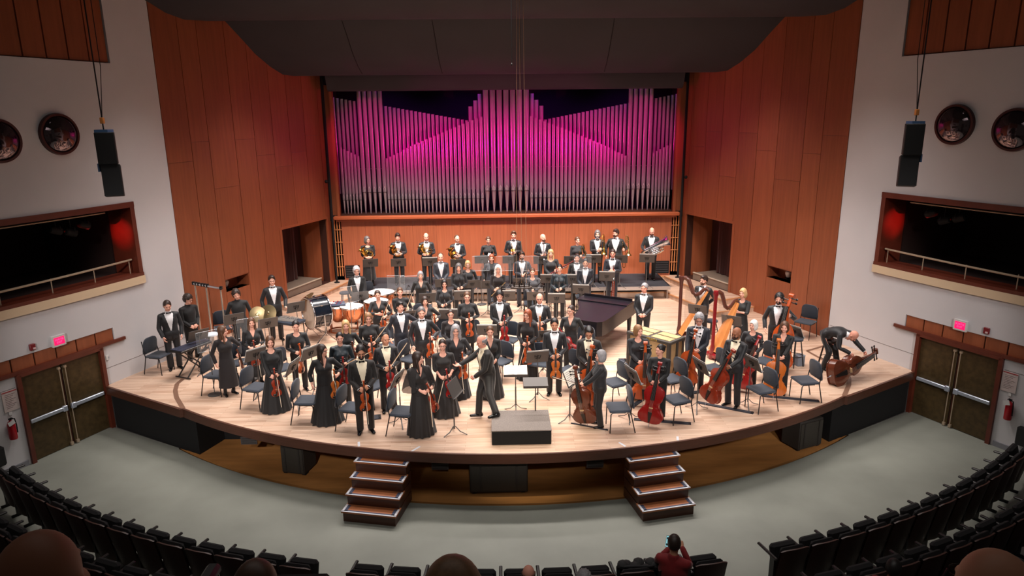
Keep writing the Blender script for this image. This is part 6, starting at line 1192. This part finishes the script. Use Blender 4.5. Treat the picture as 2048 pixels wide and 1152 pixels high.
mb = MB(); mb.tube([(0, .03, 0.3), (0, .03, 1.05)], .011, 7); mb.tube([(-.16, .03, .95), (.16, .03, .95)], .012, 6); mb.build('pole', m_chr, o)
for a in (0.3, 2.4, 4.5): mb = MB(); mb.tube([(0, .03, .42), (.28*math.cos(a), .03+.28*math.sin(a), .01)], .01, 6); mb.build('leg', m_chr, o)
p = atz(612, 596, 1.2); o = thing('suspended_cymbal', 'tilted suspended cymbal on a stand behind the bass drum', 'cymbal', (p[0], p[1], 0), 0, 'percussion'); cymbal(o, (0, 0, 1.2), .25, rotm('y', -.55)@rotm('x', .2))
mb = MB(); mb.tube([(0, 0, .3), (0, 0, 1.22)], .010, 7); mb.build('pole', m_chr, o)
for a in (.3, 2.4, 4.5): mb = MB(); mb.tube([(0, 0, .4), (.28*math.cos(a), .28*math.sin(a), .01)], .01, 6); mb.build('leg', m_chr, o)
p = atz(422.5, 668, .78); o = thing('snare_drum', 'small snare drum on a stand by the left keyboard', 'snare drum', (p[0], p[1], 0), 0, 'percussion'); mb = MB(); mb.lathe([(.17, .62), (.17, .77)], 28); mb.build('shell', m_chr, o); mb = MB(); mb.lathe([(0, .775), (.168, .775), (.18, .785), (.182, .755)], 28); mb.build('drumhead', mat('snare_head', (214, 226, 236), .5), o)
for a in (0.3, 2.4, 4.5): mb = MB(); mb.tube([(.1*math.cos(a), .1*math.sin(a), .62), (0, 0, .4), (.26*math.cos(a), .26*math.sin(a), .01)], .01, 6); mb.build('leg', m_chr, o)
# glockenspiel on a table
p = atz(574, 638, .86); o = thing('glockenspiel', 'glockenspiel with pale metal bars on a small stand beside the tall man', 'glockenspiel', (p[0], p[1], 0), math.radians(-24), 'percussion'); mb = MB(); mb.box((0, 0, .80), (.86, .48, .07), bev=.01); mb.build('case', mat('glock_case', (44, 52, 64), .5), o)
for i in range(13): mb = MB(); l = .30-.010*i; mb.box((-.30+i*.05, -.05, .85), (.034, l, .014)); mb.build('bar', mat('glock_bar', (216, 212, 206), .25, .8), o)
for i in range(9): mb = MB(); mb.box((-.27+i*.062+(.03 if i > 3 else 0), .13, .87), (.03, .2-.008*i, .014)); mb.build('bar', MATS['glock_bar'], o)
for sx in (-1, 1):
    for sy in (-1, 1): mb = MB(); mb.tube([(sx*.38, sy*.18, .77), (sx*.40, sy*.2, 0)], .015, 6); mb.build('leg', m_tubeb, o)
# electronic keyboard / glockenspiel on X stand at far left
a, b = atz(350, 702, .75), atz(412, 679, .75); c = (a+b)/2; ang = math.atan2(b[1]-a[1], b[0]-a[0]); o = thing('mallet_keyboard', 'dark mallet keyboard on an X-shaped stand at the far left', 'mallet keyboard', (c[0], c[1], 0), ang, 'percussion')
Lk = float(np.linalg.norm(b-a)); mb = MB(); mb.box((0, 0, .72), (Lk, .40, .06), bev=.012); mb.build('frame', m_tubeb, o)
for i in range(18): mb = MB(); mb.box((-Lk/2+.03+i*(Lk-.06)/17, -.02, .762), ((Lk-.1)/21, .36-.008*i, .016)); mb.build('bar', mat('mallet_bar', (58, 62, 80), .3), o)
for sy in (-.15, .15):
    for q in (-1, 1): mb = MB(); mb.tube([(q*.34, sy, .69), (-q*.34, sy, .03)], .018, 6); mb.build('stand_leg', m_tubeb, o)
for q in (-1, 1): mb = MB(); mb.tube([(q*.34, -.24, .03), (q*.34, .24, .03)], .018, 6); mb.build('foot_bar', m_tubeb, o)
# tubular bell frame
a, b = atz(387, 567, 1.88), atz(442, 576.6, 1.88); o = thing('tubular_bells', 'rack of three long silver tubular bells against the left wood wall', 'tubular bells', (a[0], a[1], 0), 0, 'percussion'); d = b-a; d[2] = 0
mb = MB(); mb.tube([np.array((0, 0, 1.88))-d*.03, np.array((0, 0, 1.88))+d*1.03], .03, 8); mb.build('top_bar', m_chr, o)
for t in (.0, .1, .2, .32, .42, .52, 1.0): mb = MB(); q = d*t+np.array((0, 0, 1.89)); mb.box(q, (.07, .07, .09), bev=.01); mb.build('clamp', m_brk, o)
for t in (.05, .46, .98): mb = MB(); q = d*t; mb.tube([(q[0], q[1], 1.83), (q[0], q[1], .05)], .021, 10); mb.build('bell_tube', mat('bell_pale', (222, 206, 190), .25, .7), o)
for t in (.05, .98): mb = MB(); q = d*t; mb.box((q[0], q[1], .025), (.1, .5, .05), bev=.01); mb.build('foot', m_brk, o)
# percussion tray with mallets
p = atz(668, 606, .88); o = thing('percussion_table', 'small table of mallets between the bass drum and timpani', 'table', (p[0], p[1], 0), .3, 'percussion'); mb = MB(); mb.box((0, 0, .85), (.62, .42, .03), bev=.006); mb.build('top', mat('table_blue', (52, 62, 84), .6), o)
mb = MB()
for k in range(4): mb.tube([(-.2+.12*k, -.12, .875), (-.12+.12*k, .14, .875)], .007, 6); mb.ell((-.12+.12*k, .15, .885), (.02, .02, .02), 8, 5)
mb.build('mallets', mat('mallet_red', (168, 40, 44), .5), o); mb = MB(); mb.box((-.12, .05, .87), (.28, .2, .008), R=rotm('z', .3)); mb.build('papers', m_paper, o)
for sx in (-1, 1):
    for sy in (-1, 1): mb = MB(); mb.tube([(sx*.26, sy*.17, .84), (sx*.28, sy*.18, 0)], .014, 6); mb.build('leg', m_tubeb, o)
# --- grand piano
m_pno = mat('piano_black', (15, 13, 20), .36, coat=.1)
PM = frame((2.22, 16.57, 0), (-.853, .522, 0), (.522, .853, 0), (0, 0, 1)); o = thing('grand_piano', 'black grand piano with closed lid, tail towards the violas', 'piano'); o.matrix_world = PM
OUT = [(0, .30), (.03, .12), (.14, .02), (.35, 0), (.62, .03), (.82, .15), (.93, .38), (.99, .72), (1.10, 1.08), (1.30, 1.42), (1.44, 1.8), (1.48, 2.2), (1.48, 2.35), (0, 2.35)]
OUT = OUT[::-1]
mb = MB(); mb.prism(OUT, .62, .98); mb.build('case', m_pno, o, 30)
lid = [(x*1.015-.01, y*1.01-.015) for x, y in OUT]; mb = MB(); mb.prism(lid, .985, 1.012); ld = mb.build('lid', m_pno, o, 30)
mb = MB(); mb.box((.74, 1.98, 1.03), (1.5, .5, .02)); mb.box((.74, 2.2, 1.06), (1.46, .03, .1)); mb.build('folded_front_lid', m_pno, o)
mb = MB(); mb.box((.74, 2.52, .70), (1.48, .34, .14)); mb.box((.03, 2.48, .82), (.07, .4, .2), bev=.02); mb.box((1.45, 2.48, .82), (.07, .4, .2), bev=.02); mb.build('keybed', m_pno, o)
mb = MB(); mb.box((.74, 2.60, .785), (1.24, .14, .02)); mb.build('white_keys', mat('key_ivory', (226, 222, 212), .3), o)
mb = MB()
for i in range(36): mb.box((.16+i*.0335, 2.56, .80), (.012, .09, .02)) if i % 7 not in (2, 6) else 0
mb.build('black_keys', m_ebony, o)
for x, y in ((.35, .35), (.12, 2.3), (1.36, 2.3)): mb = MB(); mb.tube([(x, y, .62), (x, y, .3), (x, y, .1)], [.075, .055, .045], 10); mb.tube([(x, y, .1), (x, y, 0)], .03, 8); mb.build('leg', m_pno, o)
mb = MB(); mb.box((.74, 2.3, .35), (.18, .05, .5)); mb.box((.74, 2.34, .1), (.26, .14, .05)); mb.build('pedal_lyre', m_pno, o)
# --- harps
def harp(x, y, ang, sc, mcol, mbox, label):
    o = thing('harp', label, 'harp', (x, y, 0), math.radians(ang), 'harps'); S = lambda q: [(a*sc, b*sc, c*sc) for a, b, c in q]
    mb = MB(); mb.tube(S([(0, 0, .13), (0, 0, .25), (0, 0, .4), (0, 0, 1.5), (0, 0, 1.66), (0, 0, 1.72), (0, 0, 1.80)]), np.array([.065, .07, .046, .046, .055, .075, .06])*sc, 14); mb.build('column', mcol, o)
    mb = MB(); pts = S([(.0, 0, 1.74), (.10, 0, 1.76), (.19, 0, 1.70), (.26, 0, 1.52), (.32, 0, 1.36), (.40, 0, 1.30), (.50, 0, 1.34), (.60, 0, 1.46), (.68, 0, 1.49), (.73, 0, 1.42)]); mb.tube(pts, np.array([.055, .06, .06, .06, .055, .055, .055, .05, .045, .04])*sc, 10, flat=.5, up=(0, 1, 0)); mb.build('neck', mat('harp_neck', (92, 52, 44), .3), o)
    mb = MB()
    for t in np.linspace(.1, .9, 22): q = np.array(pts); i = t*(len(q)-1); k = int(i); c = q[k]+(q[min(k+1, len(q)-1)]-q[k])*(i-k); mb.tube([c+(0, -.045*sc, 0), c+(0, .045*sc, 0)], .007, 5)
    mb.build('tuning_pins', m_gold, o)
    A = np.array((.10, 0, .16))*sc; B = np.array((.72, 0, 1.40))*sc; ax_ = nrm(B-A); nn = np.cross(ax_, (0, 1, 0)); mb = MB(); V = []
    for t, w_, dp in ((0, .21, .15), (.5, .145, .11), (1, .06, .06)):
        c = A+(B-A)*t
        for u, v in ((-1, 0), (-.85, .7), (0, 1), (.85, .7), (1, 0)): V.append(c+np.array((0, u*w_*sc, 0))+nn*v*dp*sc)
    mb.add(V, [[i*5+j, i*5+j+1, (i+1)*5+j+1, (i+1)*5+j] for i in range(2) for j in range(4)]+[[0, 5, 9, 4], [5, 10, 14, 9], [4, 3, 2, 1, 0], [10, 11, 12, 13, 14]]); mb.build('soundbox', mbox, o)
    mb = MB()
    for t in np.linspace(.06, .94, 26):
        a0 = A+(B-A)*t; q = np.array(pts); xs_ = q[:, 0]; zt = np.interp(a0[0], xs_, q[:, 2])-.04*sc; mb.tube([a0, (a0[0]*.86+.0, 0, float(np.interp(a0[0]*.86, xs_, q[:, 2]))-.04*sc)], .0022, 4)
    mb.build('strings', m_stringm, o)
    mb = MB(); mb.box((.2*sc, 0, .10*sc), (.52*sc, .40*sc, .15*sc), bev=.04); mb.tube([(-.02, 0, .02), (-.02, 0, .14*sc)], [.07, .07], 12); mb.build('base', mcol, o)
    mb = MB()
    for k in range(7): mb.box((.48*sc, (-.15+.05*k)*sc, .06*sc), (.08*sc, .018, .014))
    mb.build('pedals', m_gold, o)
m_sb = mat('harp_soundboard', (206, 132, 72), .4, coat=.2, var=.1, scale=5, stretch=(2, 2, .4))
harp(4.65, 18.23, -18, 1.0, mat('harp_walnut', (78, 40, 34), .3, coat=.3), m_sb, 'tall brown harp with golden soundboard beside the bearded man')
harp(5.08, 16.58, 22, 1.0, mat('harp_red', (126, 24, 30), .25, coat=.4), m_sb, 'dark red harp with golden soundboard beside the blonde woman')
# --- wooden travelling case
o = thing('celesta', 'celesta in a tan panelled case with dark frame, lettered in gold', 'celesta'); o.matrix_world = frame((3.125, 15.32, 0), (.669, -.743, 0), (.743, .669, 0), (0, 0, 1))
m_tan = mat('case_tan_panel', (176, 146, 102), .7, var=.1, scale=8); m_cfr = mat('case_dark_frame', (58, 54, 50), .6); Lc, Dc, Hc = 1.21, .60, 1.05
mb = MB(); mb.box((0, .3, .56), (Lc-.03, Dc-.03, .96)); mb.build('body', m_tan, o)
for x in (-Lc/2+.04, Lc/2-.04):
    for y in (.03, Dc-.03): mb = MB(); mb.box((x, y, .55), (.085, .085, 1.0), bev=.01); mb.build('corner_post', m_cfr, o)
mb = MB(); mb.box((0, .3, Hc-.04), (Lc+.03, Dc+.03, .07), bev=.01); mb.build('top_frame', m_cfr, o)
for x in (-.3, .3):
    for y in (.165, .435): mb = MB(); mb.box((x, y, Hc), (.52, .22, .014)); mb.build('top_panel', m_tan, o)
mb = MB(); mb.box((0, .0, .1), (Lc, .06, .12)); mb.box((0, 0, .55), (.06, .05, .9)); mb.box((0, Dc, .1), (Lc, .06, .12)); mb.box((Lc/2, .3, .1), (.06, Dc, .12)); mb.box((Lc/2, .3, .55), (.05, .05, .9)); mb.box((-Lc/2, .3, .1), (.06, Dc, .12)); mb.build('rails', m_cfr, o)
text_mesh('lettering', 'CELESTA', .075, mat('gold_letters', (214, 180, 90), .4, .4), o, Matrix.Translation((.12, -.018, Hc-.035)) @ Matrix.Rotation(PI/2, 4, 'X'), .003)
for x in (-.5, .5):
    for y in (.1, .5): mb = MB(); mb.tube([(x-.02, y, .04), (x+.02, y, .04)], .04, 10); mb.build('castor', m_black, o)
# --- endpin boards, floor clutter
m_board = mat('endpin_board', (38, 40, 50), .7)
for k, (p, q, lab) in enumerate((((1394, 805), (1507, 827), 'long black endpin board under the bald cellist'), ((1523, 792), (1638, 803), 'long black endpin board at the right stage edge'), ((1268, 839), (1382, 848), 'black endpin board under the bright red cello'), ((1379, 787), (1426, 781), 'short black endpin board under the grey-haired cellist'), ((1142, 847), (1216, 861), 'thin black endpin strap right of the podium'), ((1263, 815), (1288, 797), 'short black board by the orange cello'), ((1238, 721), (1253, 721), 'small dark mat beside the wooden case'), ((735, 837), (762, 834), 'small dark blue mat between two violinists'))):
    a, b = atz(*p), atz(*q); c = (a+b)/2; t = b-a; L_ = float(np.linalg.norm(t)); o = thing('endpin_board', lab, 'board', (c[0], c[1], 0), math.atan2(t[1], t[0]), 'endpin boards'); w_ = (.10, .10, .10, .12, .03, .10, .22, .22)[k]
    mb = MB(); mb.box((0, 0, .009), (L_, w_, .018)); mb.build('plank', m_board, o); mb = MB(); mb.box((L_/2-.03, 0, .022), (.04, w_*.8, .012)); mb.build('end_stop', m_brk, o)
p = atz(1601, 733); o = thing('grey_bin', 'small grey box standing on the floor beside the tall stool', 'box', (p[0], p[1]+.1, 0), .2); mb = MB(); mb.box((0, 0, .13), (.2, .18, .26), bev=.01); mb.build('body', mat('bin_grey', (110, 118, 130), .6), o); mb = MB(); mb.box((0, 0, .265), (.21, .19, .02), bev=.005); mb.build('lid', mat('bin_lid', (150, 160, 174), .5), o)
p = atz(896, 837); o = thing('floor_monitor', 'small dark monitor box on the floor before the conductor', 'speaker', (p[0], p[1]+.06, 0), .1); mb = MB(); mb.box((0, 0, .045), (.14, .11, .09), bev=.01); mb.build('case', m_cab, o); mb = MB(); mb.box((0, -.056, .05), (.11, .01, .06)); mb.build('grille', m_grl, o)
# --- microphones, shields
for k, (px, py, z) in enumerate(((812, 580, 1.1), (937, 623, 1.1), (1135, 640, 1.1), (1560, 618, 1.1))):
    p = atz(px, py, z); place('micstand', TR((p[0], p[1], 0), k*.9), 'black microphone on a thin stand %s' % ('left of the acrylic shield', 'by the woman in cardigan', 'before the woman in teal', 'behind the right-hand stool')[k])
for k, (px, py, z, f, lab) in enumerate(((792, 566, 1.3, -12, 'clear acrylic sound shield behind the woman with hair up'), (818, 567, 1.3, 10, 'clear acrylic sound shield beside the grey-haired woman'), (700, 592, 1.25, 20, 'clear acrylic sound shield before the white-haired timpanist'), (497, 655, 1.3, 16, 'clear acrylic sound shield before the percussion'), (962, 527, 1.72, 0, 'clear acrylic sound shield left in front of the trumpets'), (1010, 527, 1.72, 0, 'clear acrylic sound shield middle in front of the trumpets'), (1060, 527, 1.72, 0, 'clear acrylic sound shield right in front of the trumpets'), (1165, 527, 1.72, 0, 'clear acrylic sound shield in front of the trombones'), (418, 690, 1.2, 20, 'clear acrylic sound shield beside the snare drum'))):
    z0 = 0 if z < 1.5 else .42; p = atz(px, py, z); d = CC-p; place('shield', TR((p[0], p[1], z0-(0 if z0 else 0)), math.atan2(d[0], -d[1])+math.radians(f)), lab)
# --- hanging microphone cluster
c = np.array((.19, 16.0, 2.12)); o = thing('hanging_microphones', 'hanging microphone cluster on thin cables over the orchestra', 'microphone', c)
for x, x2 in ((-.12, -.06), (0, .0), (.12, .08)):
    mb = MB(); mb.tube([(x, 0, .1), (x2, .3, 6.9)], .0038, 5); mb.build('cable', mat('cable_tan', (176, 140, 108), .6), o)
mb = MB(); mb.tube([(.24*math.cos(a), .1*math.sin(a), 0) for a in np.linspace(0, 2*PI, 25)[:-1]], .018, 6, closed=True); mb.tube([(-.5, 0, -.03), (.55, 0, -.03)], .012, 6); mb.build('mount_ring', mat('mount_bronze', (58, 44, 34), .5), o)
for k, (x, y, z) in enumerate(((-.18, 0, .1), (-.06, -.08, .12), (.06, -.08, .11), (.18, 0, .1), (0, .08, .13), (-.48, 0, 0), (.53, 0, 0))):
    mb = MB(); mb.tube([(x, y, z-.1), (x, y-.02, z+.03)], .016, 8); mb.tube([(x-.05, y, z), (x, y-.03, z+.05), (x+.05, y, z)], .006, 5); mb.build('capsule', m_brk, o)
c = np.array((0.02, 17.0, 8.6)); o = thing('hanging_cable', 'thin dark vertical cable hanging from the ceiling in front of the canopy', 'cable', (0.03, 17.05, 7.3)); mb = MB(); mb.tube([(0, 0, 0), (0, 0, 3)], .010, 5); mb.build('wire', m_brk, o); mb = MB(); mb.ell((0, 0, -.03), (.02, .02, .04)); mb.build('weight', m_brk, o)
# --- hanging loudspeakers
for s, nm in ((-1, 'left'), (1, 'right')):
    o = thing('hanging_speakers', 'pair of black loudspeakers hanging on cables beside the %s wall' % nm, 'speaker', (s*8.03, 14.0, 5.1))
    for k, (z, t) in enumerate(((.47, .0), (-.16, .14))):
        mb = MB(); mb.box((0, 0, 0), (.34, .32, .62), R=rotm('z', -s*.45)@rotm('x', -t), bev=.012); mb.v = [(x+s*.0-.03*s*k, y, zz+z) for x, y, zz in mb.v]; sp = mb.build('cabinet', mat('speaker_black', (13, 13, 14), .6), o)
        mb = MB(); mb.box((0, -.165, 0), (.31, .012, .58)); mb.v = [tuple(rotm('z', -s*.45)@rotm('x', -t)@np.array(q)+np.array((-.03*s*k, 0, z))) for q in mb.v]; mb.build('grille', mat('speaker_cloth', (8, 8, 9), .9), sp)
    mb = MB(); mb.box((.17*s, .02, .1), (.03, .2, .16)); mb.build('hinge_plate', mat('bracket_blue_grey', (78, 110, 150), .5), o); mb = MB(); mb.box((0, 0, .80), (.26, .22, .06)); mb.build('bracket', mat('bracket_blue_grey', (78, 110, 150), .5), o)
    mb = MB(); mb.tube([(0, 0, .82), (0, 0, .95), (0, 0, 6.3)], .014, 6); mb.tube([(0, 0, 1.0), (-s*.12, 0, 2.0), (-s*.14, 0, 6.3)], .008, 6); mb.build('cable', m_brk, o)
    mb = MB(); mb.box((0, 0, 1.0), (.07, .07, .12), bev=.01); mb.build('hoist_clamp', mat('hoist_orange', (206, 132, 66), .5), o)
# ================================================================ auditorium seats and audience
m_seatw = mat('seat_back_wood', (62, 32, 22), .45, var=.15, scale=4); m_seatc = mat('seat_cloth_black', (20, 18, 20), .85)
root = proto('seat', 'auditorium_seat', 'auditorium seat', None)        # faces +Y (the stage); we see its back
mb = MB(); V = []; n = 9
for j in range(n):
    t = -1+2*j/(n-1); top = .86+.045*(1-t*t)**.5 if abs(t) < 1 else .86
    for z, y in ((.14, -.06), (.62, -.15), (top, -.20)):
        for dy in (0, .025): V.append((t*.245, y+dy-.05*(1-t*t), z))
F = []
for j in range(n-1):
    for k in range(2): a = j*6+k*2; b = a+6; F += [[a, b, b+2, a+2], [a+1, a+3, b+3, b+1]]
    F.append([j*6+4, j*6+10, j*6+11, j*6+5])
mb.add(V, F); mb.build('back_shell', m_seatw, root)
mb = MB(); mb.box((0, -.09, .68), (.42, .09, .42), bev=.04, R=rotm('x', .2)); mb.build('back_cushion', m_seatc, root)
mb = MB(); mb.box((0, .06, .60), (.44, .12, .42), bev=.04, R=rotm('x', -.25)); mb.build('folded_seat', m_seatc, root)
mb = MB(); mb.box((-.265, .09, .70), (.05, .46, .04), bev=.012); mb.box((-.265, -.05, .36), (.035, .1, .66)); mb.build('armrest', mat('armrest_black', (34, 30, 30), .35), root)
mb = MB(); mb.box((-.265, -.03, .02), (.05, .3, .04)); mb.build('foot', m_black, root)
# raked steps under the back rows
for k in (1, 2, 3):
    mb = MB(); z = ZH+.16*k; R1 = 14.9+.98*k
    poly = [(x, RC-math.sqrt(R1*R1-x*x)) for x in np.linspace(-11.2, 11.2, 41)]; R2 = R1+.98 if k < 3 else R1+3
    poly += [(x, RC-math.sqrt(R2*R2-x*x)) for x in np.linspace(11.6, -11.6, 41)]
    mb.prism(poly, ZH-.1, z); struct('floor', mb, mat('aisle_floor_dark', (84, 78, 76), .8), 'dark raked auditorium floor step, %s' % ('first', 'second', 'third')[k-1])
ORD = 'first second third fourth fifth sixth seventh eighth ninth tenth eleventh twelfth thirteenth fourteenth fifteenth'.split()
def row(R, x0, x1, z, lab, pitch=.545):
    th0, th1 = math.asin(x0/R), math.asin(x1/R); n = int(round((th1-th0)*R/pitch)); out = []
    for i in range(n+1):
        th = th0+(th1-th0)*i/n; p = (R*math.sin(th), RC-R*math.cos(th), z); M = TR(p, -th*-1 if 0 else th)
        k_ = i if x1 > 3 else n-i; w_ = 'aisle' if abs(x0+x1) > 2 else 'left end'; k_ = i if abs(x0+x1) < 2 else k_
        place('seat', M, 'dark folding seat, %s from the %s, %s' % (ORD[k_], w_, lab), None, 'folding seats, '+lab); out.append((p, th))
    return out
fr = {}
fr['L'] = row(15.45, -9.6, -3.35, ZH, 'front row of left block'); fr['C'] = row(15.45, -2.35, 2.62, ZH, 'front row of centre block'); fr['R'] = row(15.45, 3.95, 9.7, ZH, 'front row of right block')
fr['L2'] = row(16.43, -9.9, -3.6, ZH+.16, 'second row of left block'); fr['R2'] = row(16.43, 4.2, 10.0, ZH+.16, 'second row of right block')
fr['L3'] = row(17.41, -10.0, -5.6, ZH+.32, 'third row of left block'); fr['R3'] = row(17.41, 6.2, 10.0, ZH+.32, 'third row of right block')
SIT = dict(pelvis=(0, .02, .56), fL=(.12, -.40, .085), fR=(-.12, -.40, .085), kL=(.1, -.4, 1), kR=(-.1, -.4, 1), wL=(.14, -.30, .72), wR=(-.14, -.30, .72), f_L=(-.3, -1, -.2), f_R=(.3, -1, -.2), n_L=(0, 0, -1), n_R=(0, 0, -1))
def sitter(px, py, label, f=180, z0=ZH, hz=1.37, **k):
    """seated spectator whose head top shows at this pixel"""
    P_ = atz(px, py, z0+hz); d = CC-P_; rz = math.atan2(d[0], -d[1])+math.radians(f); sp = dict(SIT); sp.update(k); sp.update(label=label, M=TR((P_[0], P_[1], z0), rz)); return make_person(sp)[0], sp
o, sp = sitter(1350, 1074, 'man in red sweater seated in the front row looking at a phone', 170, outfit='mshirt', c1='red', c2='denim', hair='short', hc='dark', skin='tan', g=1.15, hp=22, hy=12, wR=(-.05, -.36, .98), wL=(.14, -.34, .92), f_R=(.4, -.6, .5), f_L=(-.6, -.5, .4), grip=1, glasses=1)
ph = thing('phone', 'lit smartphone held by the man in red sweater', 'phone'); ph.matrix_world = sp['M'] @ F3(np.array((.16, -.40, 1.0)), (0, -.55, .8), (0, .8, .5))
mb = MB(); mb.box((0, 0, 0), (.085, .010, .17), bev=.004); mb.build('body', m_black, ph); mb = MB(); mb.box((0, -.006, 0), (.076, .002, .156)); sc = mb.build('screen', mat('phone_screen', (150, 190, 200), .3, emit=(130, 190, 200), estr=.9), ph)
mb = MB(); mb.box((-.015, -.0078, .045), (.03, .001, .03)); mb.box((.015, -.0078, .0), (.03, .001, .05)); mb.box((-.018, -.0078, -.045), (.025, .001, .03)); mb.build('screen_tiles', mat('phone_tiles', (20, 60, 70), .3), sc)
sitter(1057, 1129, 'seated spectator with bald reddish head at the bottom centre', outfit='mshirt', c1='soft', hair='fringe', hc='brown', skin='pink')
sitter(1168, 1142, 'seated spectator with grey hair at the bottom, right of centre', outfit='mshirt', c1='charcoal', hair='curly', hc='grey', skin='light')
sitter(1790, 1118, 'dark spectator in maroon top in the second row, bottom right', z0=ZH+.16, outfit='mshirt', c1='red', c2='black', hair='short', hc='black', skin='tan')
o = thing('programme', 'white programme lying on a front-row seat back', 'programme', atz(1368, 1133, -.18)); mb = MB(); mb.box((0, 0, 0), (.24, .12, .006), R=rotm('z', .1)); mb.build('cover', m_paper, o); mb = MB(); mb.box((0, .0, .004), (.1, .02, .002)); mb.build('printed_bar', mat('ink_dark', (40, 40, 44), .7), o)
P_ = atz(1280, 1132, -.28); o = thing('dark_coat', 'dark coat bundled on the seat beside the man in red', 'coat', P_); mb = MB()
for k in range(9): mb.ell((-.25+.06*k, .05*math.sin(k*2), .0+.03*math.cos(k*1.7)), (.09, .09, .06), 8, 5)
mb.build('fabric', CL['black'], o); mb = MB(); mb.tube([(-.3, -.05, .03), (-.1, -.1, .07), (.12, -.08, .05), (.28, -.03, .03)], .022, 6); mb.build('collar', CL['charcoal'], o)
# balcony rail row right in front of the camera
BZ = 3.92
mb = MB(); mb.box((0, .55, BZ-.1), (9, 3.6, .2)); struct('floor', mb, mat('balcony_floor', (60, 52, 50), .8), 'balcony floor in front of the camera')
def balc(px, py, depth, label, **k):
    c = CC+ray(px, py)*depth; h = c[2]+.02-BZ; s_ = h/1.38
    k.setdefault('h', 1.75); sp = dict(SIT); sp.update(k); sc = h/1.38; sp['h'] = 1.75*sc
    M = TR((c[0], c[1], BZ), PI+math.radians(k.get('f', 0))); sp.update(label=label, M=M); make_person(sp)
    b = place('seat', TR((c[0], c[1]-.02, BZ), 0), 'balcony seat under the '+label.split(' at ')[0].replace('head of ', ''), None, 'balcony seats')
balc(75, 1062, 1.5, 'spectator with close-cropped head at the bottom left, seen from behind', outfit='mshirt', c1='soft', skin='brown', f=12)
balc(905, 1122, 1.75, 'spectator with light brown hair at the bottom centre, seen from behind', outfit='dress', fem=True, c1='soft', low='trousers', top='top_high', hair='bob', hc='light')
balc(1992, 1100, 1.5, 'balding spectator at the bottom right, seen from behind', outfit='mshirt', c1='soft', skin='tan', f=-14, glasses=1)
balc(512, 1128, 2.1, 'spectator with brown hair at the bottom, left of centre, seen from behind', outfit='dress', fem=True, c1='soft', low='trousers', top='top_high', hair='bob', hc='brown')
for k, p in PROTO.items():
    if not p['used']:
        def rm(o):
            for c in list(o.children): rm(c)
            bpy.data.objects.remove(o)
        rm(p['o'])
